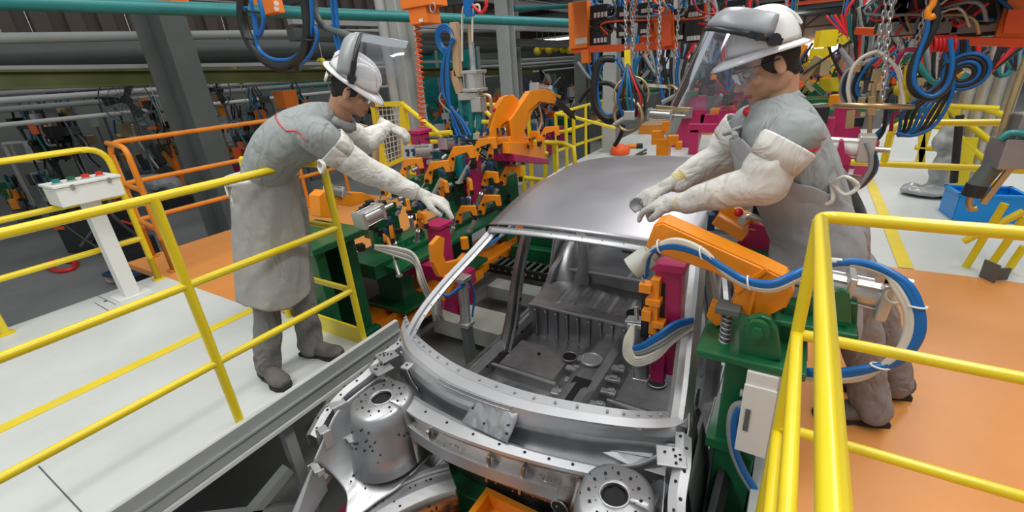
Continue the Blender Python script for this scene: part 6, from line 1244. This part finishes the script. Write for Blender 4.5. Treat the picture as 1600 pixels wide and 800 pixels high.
t = thing('cabinet', 'orange machine cabinet just above the left worker shoulder', 'cabinet', (0, 0, 0)); c = PY(447, 155, 6.0); t.location = (c.x, c.y, -.85); m = M(); m.box(c, (.36, .3, .34)); part('cabinet_body', m, 'orangebox', t, bev=.01); m = M(); m.bx((c.x - .05, c.y - .05, -.85), (c.x + .05, c.y + .05, c.z - .15)); part('stand', m, 'dgrey', t)
MT['tealglass'] = mat('teal_glass', (.02, .28, .26), .15, 0, .2, 3)
t = thing('work_bench', 'teal glass partition behind the left worker shoulder', 'partition', (0, 0, 0)); c = PY(470, 125, 9.5); t.location = (c.x, c.y, -.85)
m = M(); m.box(c, (3.4, .05, .5)); part('glass_panel', m, 'tealglass', t); m = M(); m.box(c + V((0, 0, -.6)), (3.4, .08, .7)); part('lower_panel', m, 'grey', t); m = M(); m.box(c + V((0, 0, .28)), (3.5, .1, .06)); part('top_rail', m, 'white', t)
for k in range(4): m = M(); m.bx((c.x - 1.6 + k * 1.05, c.y - .05, -.85), (c.x - 1.54 + k * 1.05, c.y + .05, c.z + .3)); part('stand_post', m, 'grey', t)
def truss(label, px, py, y, w_, h_, n):
    c = PY(px, py, y); t = thing('tool_rack', label, 'rack', (c.x, c.y, -.85)); zb_ = c.z - h_
    for z in (c.z, zb_): m = M(); m.beam((c.x - w_ / 2, c.y, z), (c.x + w_ / 2, c.y + w_ * .5, z), .05); part('rack_rail', m, 'cream', t)
    for k in range(n): f = (k + .5) / n; q = V((c.x - w_ / 2 + w_ * f, c.y + w_ * .5 * f, 0)); m = M(); m.beam((q.x - .1 * w_ / n * 3, q.y, zb_), (q.x + .1 * w_ / n * 3, q.y, c.z), .04); part('rack_brace', m, 'cream', t)
    for k in (0, 1): m = M(); m.bx((c.x - w_ / 2 + k * w_ - .03, c.y + k * w_ * .5 - .03, -.85), (c.x - w_ / 2 + k * w_ + .03, c.y + k * w_ * .5 + .03, c.z)); part('rack_leg', m, 'cream', t)
    m = M(); m.box((c.x, c.y + .5, (c.z + zb_) / 2 - .1), (w_ * .9, .4, h_ * .5)); part('stored_part', m, 'olive', t, bev=.01)
truss('cream steel rack at far left behind the yellow railing', 20, 225, 3.0, 1.6, .45, 5); truss('cream steel rack seen under the big tilted fan', 225, 215, 5.0, 1.6, .5, 5); truss('cream steel rack behind the orange railing right of the column', 360, 195, 6.2, 1.4, .5, 4)
t = thing('warning_sign', 'small board with black and yellow striped border behind the railing', 'sign', PY(147, 190, 4.6)); c = PY(147, 190, 4.6); m = M(); m.box(c, (.42, .03, .22)); part('board', m, 'grey', t); m = M(); 
for k in range(8): m.box(c + V((-.19 + k * .054, -.02, .10)), (.027, .01, .03)); m.box(c + V((-.19 + k * .054, -.02, -.10)), (.027, .01, .03))
part('stripe', m, 'yellow', t); t.children[-1]['kind'] = 'stuff'; m = M(); m.bx((c.x - .02, c.y, -.85), (c.x + .02, c.y + .03, c.z - .1)); part('sign_post', m, 'dgrey', t)
t = thing('tool_trolley', 'blue tool trolley with red castors on the floor behind the white post', 'trolley', PZ(235, 435, -.85)); c = PZ(228, 432, -.85)
m = M(); m.box(c + V((0, 0, .16)), (.5, .7, .05), .2); part('deck', m, 'bluedark', t, bev=.006); m = M(); m.box(c + V((-.1, 0, .35)), (.3, .5, .35), .2); part('black_bin', m, 'black', t, bev=.01)
for dx, dy in ((.22, -.3), (.22, .3), (-.22, -.3), (-.22, .3)): q = c + V((dx, dy, .075)); m = M(); m.cyl(q + V((-.02, 0, 0)), q + V((.02, 0, 0)), .07, n=16); cw = part('castor', m, 'white', t); m = M(); m.ring(q, (1, 0, 0), .065, .012, 16, 6); part('tyre', m, 'red', cw)
m = M(); m.tube([c + V((.1, .3, .2)), c + V((.1, .32, .9)), c + V((.1, .1, .95))], .012, 8, 4); part('push_handle', m, 'white', t)
m = M(); m.tube([PZ(a, b, -.82) for a, b in ((74, 415), (90, 423), (112, 420), (118, 410), (100, 408), (84, 408))], .035, 8, 6, True); tag(part('floor_hose', m, 'red'), 'dark red hose lying on the floor left of the white post', 'hose')
t = thing('wrapped_bundle', 'machine parts wrapped in clear plastic behind the orange railing', 'bundle', PY(250, 270, 4.2)); c = PY(255, 285, 4.2); m = M()
for k in range(7): m.ball(c + V((U_(-.5, .5), U_(-.2, .2), U_(-.2, .12))), (U_(.2, .35), .2, U_(.14, .24)), 10)
o = blob('plastic_wrap', m, 'clearwrap', t, .03, 1, .08, .15); m = M(); m.box((c.x, c.y, (c.z - .3 - .85) / 2), (1.0, .5, c.z - .3 + .85)); part('crate', m, 'black', t, bev=.01)
t = thing('dark_machine', 'low black machine covered in hoses on the floor behind the left yellow railing', 'machine', PZ(150, 400, -.85)); c = PZ(160, 395, -.85); m = M(); m.box(c + V((-.3, .2, .35)), (.9, .7, .7), .3); part('machine_body', m, 'black', t, bev=.02)
for k in range(10): a = c + V((U_(-.6, .3), U_(-.2, .5), .7)); m = M(); m.tube([a, a + V((U_(-.2, .2), U_(-.2, .2), .2)), a + V((U_(-.4, .4), U_(-.3, .3), .0)), a + V((U_(-.4, .4), U_(-.4, .4), -.5))], .025, 6, 5); part('hose', m, rb_.choice(('cable', 'dgrey', 'red', 'cable')), t)
m = M(); m.box(c + V((-.5, -.2, .45)), (.25, .08, .05), .5); part('red_lever', m, 'redrail', t)

# mesh gate and stair rails behind the left worker
y = 4.0; t = thing('mesh_gate', 'yellow framed wire mesh gate in front of the left worker face', 'gate', (PY(612, 240, y).x, y, 0))
A, B, C_, D = PY(584, 163, y), PY(629, 162, y), PY(634, 246, y), PY(598, 262, y)
for p, q in ((A, B), (B, C_), (C_, D), (D, A)): m = M(); m.beam(p, q, .07, .05); part('gate_frame', m, 'yellow', t)
for k in range(1, 7): m = M(); m.cyl(A.lerp(B, k / 7), D.lerp(C_, k / 7), .006, n=5); part('mesh_wire', m, 'cream', t)
for k in range(1, 11): m = M(); m.cyl(A.lerp(D, k / 11), B.lerp(C_, k / 11), .006, n=5); part('mesh_wire', m, 'cream', t)
m = M(); m.bx((B.x - .03, y - .03, -.85), (B.x + .03, y + .03, B.z)); m.bx((A.x - .03, y - .03, -.85), (A.x + .03, y + .03, A.z)); part('gate_post', m, 'yellow', t)
def rails(label, segs, y, r=.026, mt='yellow', posts=()):
    t = thing('guard_railing', label, 'railing', PY(segs[0][0][0], segs[0][0][1], y))
    for sg in segs: m = M(); m.tube([PY(q[0], q[1], q[2] if len(q) > 2 else y) for q in sg], r, 10, 1, smooth=False); part('rail', m, mt, t)
    for a, b, yy in posts: p = PY(a, b, yy); m = M(); m.cyl(p, (p.x, p.y, 0 if p.x > -3 else -.85), r, n=10); part('post', m, mt, t)
    return t
rails('yellow stair handrails sloping down right of the mesh gate', [((632, 165), (692, 214)), ((634, 205), (672, 238)), ((634, 222), (655, 244)), ((660, 210), (705, 207)), ((665, 222), (708, 220))], 4.0, .028)
rails('yellow railing behind the orange swing arms', [((745, 200), (746, 162), (800, 166, 4.8), (825, 168, 5)), ((750, 165), (790, 205)), ((815, 220), (880, 224), (896, 230), (900, 270)), ((806, 276), (855, 282)), ((808, 235), (855, 240, 5)), ((745, 190), (790, 192))], 4.6, .026, posts=((815, 222, 4.6), (825, 170, 5.0), (850, 224, 5.0), (866, 226, 4.7), (745, 190, 4.6)))
rails('yellow railing along the deck edge left of the brass ring', [((868, 178), (960, 152, 8.6)), ((870, 208), (958, 182, 8.6)), ((870, 236), (958, 208, 8.6)), ((868, 178), (884, 180)), ((870, 206), (896, 204)), ((885, 180), (960, 200, 7.0))], 6.2, .024, posts=((868, 178, 6.2), (884, 180, 6.0), (896, 178, 5.8), (915, 165, 7.2), (942, 158, 8.2)))
t = thing('wooden_step', 'low wooden step platform with orange edge in the middle distance', 'step', PZ(1050, 205, 0)); a = PZ(1000, 208, 0); b = PZ(1108, 214, 0)
m = M(); m.bx((a.x, a.y - .1, 0), (b.x, a.y + 1.6, .16)); part('step_body', m, 'orange', t, bev=.006); m = M(); m.bx((a.x, a.y - .1, .16), (b.x, a.y + 1.6, .175)); part('step_top', m, 'tan', t); m = M(); m.box(((a.x + b.x) / 2 + .7, a.y + .4, .30), (.25, .25, .26)); part('riser_block', m, 'orange', t, bev=.006)
t = thing('orange_moulding', 'red-orange moulded cap lying on the white deck', 'cap', PZ(968, 234, 0)); c = PZ(969, 234, .07); m = M(); m.lathe(c - V((0, 0, .07)), (0, 0, 1), ((.02, 0), (.15, .0), (.16, .05), (.14, .12), (.06, .15), (.001, .15)), 16); m.cyl(c + V((0, 0, 0)), c + V((.05, -.1, .08)), .05, n=12); part('cap_body', m, 'redrail', t)
t = thing('small_cylinder', 'small yellow and black cylinder lying beside the red-orange cap', 'cylinder', PZ(986, 226, 0)); m = M(); c = PZ(980, 228, .04); m.cyl(c, c + V((.22, .04, 0)), .04, n=12); part('barrel', m, 'orange', t); m = M(); m.cyl(c + V((.16, .03, 0)), c + V((.26, .05, 0)), .043, n=12); part('band', m, 'black', t)
t = thing('clamp_station', 'small orange clamp unit standing on the deck behind the car roof', 'clamp', PZ(1035, 262, 0)); c = PZ(1035, 266, 0); m = M(); m.box(c + V((0, 0, .22)), (.16, .16, .44)); part('stand', m, 'orange', t, bev=.006)
for dx, dz, w_, h_ in ((-.08, .45, .16, .18), (.12, .42, .14, .12), (.02, .6, .1, .12), (.2, .35, .08, .1)): m = M(); m.box(c + V((dx, -.02, dz)), (w_, .12, h_), .2); part('clamp_block', m, 'orange', t, bev=.005)
m = M(); m.tube([c + V((0, 0, .6)), c + V((.0, 0, .75)), c + V((.08, 0, .82)), c + V((.14, 0, .8))], .02, 8, 4); part('hook', m, 'orange', t)
for k in range(4): m = M(); m.tube([c + V((-.2, -.1, .3 - k * .05)), c + V((-.35, -.2, .2)), c + V((-.2 + k * .05, -.3, .08)), c + V((-.4, -.1, .03))], .016, 6, 5); part('cable', m, ('dgrey', 'olive', 'cream', 'dgrey')[k], t)
# magenta fixtures in the middle distance
def mfix(label, px, py, y, s=1.0, flip=1):
    c = PY(px, py, y); t = thing('welding_fixture', label, 'welding fixture', (c.x, c.y, 0)); z0 = 0
    m = M(); m.plate([V((c.x + flip * x * s, c.y, z0 + z * s)) for x, z in ((-.35, 0), (-.1, .75), (.1, .75), (.12, .5), (.05, .0))], .12); m.box((c.x + flip * .3 * s, c.y, .42 * s), (.5 * s, .12, .14 * s)); m.box((c.x + flip * .45 * s, c.y, .2 * s), (.14 * s, .12, .4 * s)); part('magenta_frame', m, 'magenta', t, bev=.008)
    for k in range(6): m = M(); m.box((c.x + U_(-.3, .5) * s, c.y + U_(-.15, .15), U_(.5, 1.0) * s), (U_(.06, .2), .1, U_(.06, .2)), U_(0, 1)); part('clamp_block', m, rb_.choice(('orange', 'steel2', 'green', 'black', 'brass')), t, bev=.005)
    return t
mfix('magenta fixture frame seen through the right worker visor', 1090, 180, 8.2, 1.1); mfix('second magenta fixture frame beside the right worker chin', 1135, 185, 7.6, .95, -1)
mfix('magenta fixture frame just right of the right worker shoulder', 1290, 180, 6.2, .95); mfix('magenta fixture frame behind the hanging arched gun', 1320, 170, 7.0, 1.0, -1)
t = thing('wrapped_stand', 'tool stand wrapped in clear plastic behind the right railing', 'bundle', PZ(1470, 285, 0)); c = PZ(1455, 305, 0); m = M()
for k in range(6): m.ball(c + V((U_(-.04, .04), U_(-.04, .04), .12 + k * .10)), (.09, .09, .10), 10)
m.ball(c + V((0, 0, .05)), (.26, .2, .05), 12); blob('plastic_wrap', m, 'clearwrap', t, .02, 1, .08, .1); m = M(); m.cyl(c, c + V((0, 0, .75)), .02, n=8); part('pole', m, 'steel2', t)
t = thing('blue_crate', 'open blue plastic crate on the white deck at right', 'crate', PZ(1520, 345, 0)); c = PZ(1527, 338, 0); w_, d_, h_ = .42, .30, .22
m = M(); m.box(c + V((0, 0, .01)), (w_, d_, .02), .12); R_ = Matrix.Rotation(.12, 3, 'Z')
for dx, dy, sx, sy in ((-w_ / 2, 0, .012, d_), (w_ / 2, 0, .012, d_), (0, -d_ / 2, w_, .012), (0, d_ / 2, w_, .012)): m.box(c + R_ @ V((dx, dy, h_ / 2)), (sx, sy, h_), .12)
part('crate_shell', m, 'bluebox', t); m = M()
for dx, dy, sx, sy in ((-w_ / 2, 0, .03, d_ + .03), (w_ / 2, 0, .03, d_ + .03), (0, -d_ / 2, w_ + .03, .03), (0, d_ / 2, w_ + .03, .03)): m.box(c + R_ @ V((dx, dy, h_)), (sx, sy, .02), .12)
part('crate_rim', m, 'bluebox', t)
t = thing('stair_frame', 'yellow stair and guard frame behind the blue crate', 'stair', PZ(1500, 300, 0)); y = 6.0
for a, b, w_ in (((1508, 215), (1488, 300), .18), ((1462, 165), (1432, 262), .05), ((1495, 170), (1466, 285), .05), ((1440, 200), (1440, 262), .05)): m = M(); m.beam(PY(*a, y), PY(*b, y), w_, .05); part('post', m, 'yellow', t)
for a, b in (((1450, 165), (1560, 170)), ((1440, 196), (1500, 200)), ((1470, 150), (1480, 200)), ((1475, 165), (1560, 230)), ((1500, 215), (1560, 270)), ((1505, 250), (1570, 300)), ((1540, 170), (1600, 190)), ((1430, 230), (1490, 234))): m = M(); m.cyl(PY(*a, y), PY(*b, y), .028, n=8); part('rail', m, 'yellow', t)
m = M(); m.cyl(PY(1500, 180, 5.6), PY(1490, 285, 5.6), .03, n=10); part('black_pole', m, 'black', t)

# ================================================================ FAR DOWN THE HALL
ORD = ('first second third fourth fifth sixth seventh eighth ninth tenth eleventh twelfth thirteenth fourteenth fifteenth sixteenth seventeenth eighteenth nineteenth twentieth').split() + ['twenty-' + w_ for w_ in 'first second third fourth fifth sixth'.split()]
def pxx(p): v = V(p) - V((0, 0, CAM_H)); return (RX * v.x + RY * v.y + RZ * v.z)
def scr(p): q = pxx(p); return 800 + F_PX * q.x / -q.z
def order(objs, fmt):
    for k, o in enumerate(sorted(objs, key=lambda o: scr(wloc(o)))): o['label'] = fmt % ORD[k]
TAKEN = []
def free(px, py, y):
    for _ in range(40):
        p = PY(px, py, y)
        if all((p.x - q.x) ** 2 + (p.y - q.y) ** 2 > 2.6 for q in TAKEN): break
        y += .6
    TAKEN.append(p); return p, y
def far_fix(label, group, x, y, z0, seed, s=1.0, pal=('orange', 'yellow', 'green', 'magenta', 'steel2', 'brass', 'redrail'), n=16):
    r = random.Random(seed); u = r.uniform; t = thing('welding_fixture', label, 'welding fixture', (x, y, z0), group); c = V((x, y, z0))
    for k in range(n):
        m = M(); q = c + V((u(-.6, .6) * s, u(-.4, .4) * s, u(.1, 1.5) * s))
        if r.random() < .5: m.beam(q, q + V((u(-.3, .3), u(-.1, .1), u(.1, .5))) * s, u(.05, .14) * s)
        else: m.box(q, (u(.08, .4) * s, .15 * s, u(.06, .3) * s), u(0, 2))
        part('fixture_block', m, r.choice(pal), t)
    m = M(); m.bx((x - .5 * s, y - .3 * s, z0), (x + .5 * s, y + .3 * s, z0 + .5 * s)); part('base', m, r.choice(('green', 'magenta', 'dgrey')), t, bev=.01)
    for k in range(5): a = c + V((u(-.6, .6), u(-.2, .2), u(1.2, 1.9))) * s; m = M(); m.tube([a, a + V((u(-.3, .3), 0, -.3)) * s, a + V((u(-.5, .5), 0, -.9)) * s], .02 * s, 6, 5); part('hose', m, r.choice(('cable', 'blue', 'cream', 'cable')), t)
    return t
L1 = []
k = 0
for (px, py, y) in ((1262, 150, 9), (1300, 160, 9.5), (1335, 150, 8.6), (1290, 130, 12), (1320, 128, 12.5), (1345, 130, 11), (1255, 118, 16), (1295, 112, 17), (1325, 112, 17), (1360, 120, 13), (1390, 140, 9.5), (1420, 150, 10), (1280, 102, 24), (1310, 100, 25), (1345, 102, 22), (1385, 110, 16), (1250, 105, 22), (1420, 115, 16), (1455, 125, 13)):
    p, y = free(px, py, y); k += 1
    L1.append(far_fix('cluttered orange and green welding fixture far down the hall at upper right', 'welding fixtures far down the hall', p.x, y, max(-.85, min(0, p.z - 1.2)) if y > 11 else 0, 100 + k, 1.05))
order(L1, 'cluttered orange and green fixture far down the hall at upper right, %s from the left')
L2 = []
for k, (px, py, y) in enumerate(((820, 130, 11), (850, 125, 12), (770, 130, 10.5), (700, 150, 9), (690, 130, 13), (880, 118, 15), (840, 105, 19), (800, 105, 17), (940, 110, 14), (1000, 108, 13), (1040, 112, 12.5), (1080, 115, 11.5), (1120, 110, 13), (910, 100, 20), (970, 95, 22), (1030, 95, 20), (1150, 100, 17), (740, 110, 16), (660, 140, 11), (1200, 100, 20))):
    p, y = free(px, py, y); L2.append(far_fix('dark cluttered welding station standing across the hall behind the middle columns', 'welding stations across the hall', p.x, y, -.85 if px < 960 else 0, 300 + k, 1.1, ('dgrey', 'black', 'orangebox', 'steel2', 'grey', 'teal', 'brass', 'redrail'), 14))
order(L2, 'dark cluttered station across the hall behind the middle columns, %s from the left')
L3 = []
for k in range(16):
    px = U_(905, 1240); y = U_(6.5, 11); a = PY(px, -10, y); b = PY(px + U_(-8, 8), U_(60, 140), y)
    L3.append(hoses('hanging_hose', 'bundle of dark hoses hanging from the roof beyond the orange rail', 'hose', [([a + V((U_(-.1, .1), 0, 0)), a.lerp(b, .4) + V((U_(-.15, .15), 0, 0)), b, b + V((U_(-.3, .3), 0, .25))], U_(.015, .03), rb_.choice(('cable', 'cable', 'blue', 'gcable', 'red', 'teal'))) for j in range(5)], 'hanging hoses beyond the orange rail'))
order(L3, 'dark hose bundle hanging beyond the orange rail, %s from the left')
L4 = []
for k in range(26):
    px = U_(1335, 1600); y = U_(4.6, 9); a = PY(px + 6, -10, y); b = PY(px + U_(-25, 5), U_(50, 150), y)
    L4.append(hoses('hanging_hose', 'bundle of dark and blue hoses hanging at upper right behind the chains', 'hose', [([a + V((U_(-.1, .1), 0, 0)), a.lerp(b, .4) + V((U_(-.15, .15), 0, 0)), b, b + V((U_(-.3, .3), 0, .25))], U_(.012, .024), rb_.choice(('cable', 'cable', 'blue', 'gcable', 'red', 'teal', 'zinc', 'cable'))) for j in range(5)], 'hanging hoses at upper right'))
order(L4, 'dark and blue hose bundle hanging behind the upper right chains, %s from the left')
for k, (px, py, y) in enumerate(((1322, 45, 14), (1330, 38, 12), (1310, 50, 17), (1342, 30, 10), (1240, 48, 14), (1350, 20, 8.5))): hoist('small yellow balancer in the row hanging down the hall, %s from the camera' % ('fifth', 'third', 'sixth', 'second', 'fourth', 'first')[k], px, py, y, 1.0)['group'] = 'row of yellow balancers'
for k, (px, py) in enumerate(((848, 72), (858, 78), (868, 74), (880, 76), (890, 78), (840, 80))): p = PY(px, py, 14); m = M(); m.ball(p, .13, 12); t = thing('spring_balancer', 'round yellow balancer left of the tall orange cabinet, %s in its far row' % ('second', 'third', 'fourth', 'fifth', 'sixth', 'first')[k], 'balancer', p, 'far row of round yellow balancers'); part('drum', m, 'yellow', t); m = M(); m.cyl(p, p + V((0, 0, .7)), .01, n=6); part('suspension_rod', m, 'dgrey', t)
t = thing('strip_light', 'lit strip lamp above the far row of yellow balancers', 'lamp', PY(866, 62, 15)); m = M(); m.box(PY(866, 62, 15), (1.3, .2, .05)); part('lamp_tube', m, 'lit', t); m = M(); m.box(PY(866, 62, 15) + V((0, 0, .06)), (1.4, .3, .06)); part('lamp_housing', m, 'grey', t)
for k in range(5):
    y = 9 + k * 4.5; m = M(); m.ibeam((-14, y, 3.6), (-3.2, y, 3.6), .16, .26, .03); tag(part('cross_beam', m, 'dgrey'), 'dark cross beam high over the left aisle of the hall', 'beam', 'cross beams over the left aisle')
for k, x in enumerate((-12.2, -8, -4.2)):
    m = M(); m.ibeam((x, 6, 3.3), (x, 32, 3.3), .14, .22, .03); tag(part('runway_beam', m, 'grey'), 'grey runway beam running down the left aisle under the cross beams', 'beam', 'runway beams over the left aisle')
for k in range(7):
    y = 7 + k * 3.2; m = M(); m.ibeam((-1.8, y, 2.95), (9, y, 2.95), .10, .14, .02); tag(part('cross_beam', m, 'redrail' if k % 2 else 'dgrey'), 'cross beam carrying the hanging hoses over the right aisle', 'beam', 'cross beams over the right aisle')
for k, (px, py, y) in enumerate(((700, 98, 12), (640, 105, 13))):
    c = PY(px, py, y); t = thing('enclosure', ('green tinted machine enclosure behind the hanging welding gun', 'green tinted machine enclosure behind the grey column')[k], 'enclosure', (c.x, c.y, -.85)); m = M(); m.box((c.x, c.y, .6), (2.4, .08, 2.9)); part('tinted_panel', m, 'tealglass', t)
    for j in range(4): m = M(); m.bx((c.x - 1.2 + j * .8 - .03, c.y - .08, -.85), (c.x - 1.2 + j * .8 + .03, c.y, 2.1)); part('frame_post', m, 'grey', t)

# pipes and racks filling the left aisle
for k, (py, x, r) in enumerate(((138, -12.5, .04), (146, -12.5, .05), (158, -12.3, .06), (172, -12.0, .05), (196, -11.5, .04))):
    p = PX(0, py, x); m = M(); m.cyl((x, -2, p.z), (x, 30, p.z), r, n=8); tag(part('wall_pipe', m, 'white' if k % 2 == 0 else 'grey'), 'pale horizontal pipe along the wall behind the left fans, %s from the top' % ORD[k], 'pipe', 'pipes along the left wall')
L5 = []
for k, (px, py, y) in enumerate(((12, 215, 3.9), (45, 190, 4.8), (110, 200, 4.6), (135, 205, 5.4), (170, 190, 5.6), (205, 195, 5.0), (20, 190, 6.0), (80, 180, 6.4), (345, 190, 6.6), (372, 180, 7.4), (400, 185, 7.0), (430, 165, 8.2), (470, 165, 8.8), (510, 160, 9.0), (545, 150, 9.4), (330, 175, 8.4))):
    p, y = free(px, py, y)
    if p.x < -15.5: continue
    L5.append(far_fix('x', 'stations in the left aisle', p.x, y, -.85, 500 + k, 1.15, ('dgrey', 'black', 'steel2', 'grey', 'black', 'brass', 'redrail', 'green', 'orange'), 16))
order(L5, 'dark hose-covered station in the left aisle behind the orange railing, %s from the left')
z = PY(1000, -16, 4.75).z + .08; m = M(); m.bx((-2.3, 4.5, z), (.6, 5.1, z + .1)); tag(part('support_beam', m, 'dgrey'), 'flat dark beam carrying the chains above the orange rail', 'beam')
z = PY(1420, -16, 3.45).z + .06; m = M(); m.bx((.2, 3.1, z), (2.2, 3.9, z + .1)); tag(part('support_beam', m, 'dgrey'), 'flat dark beam carrying the chains above the arched gun', 'beam')
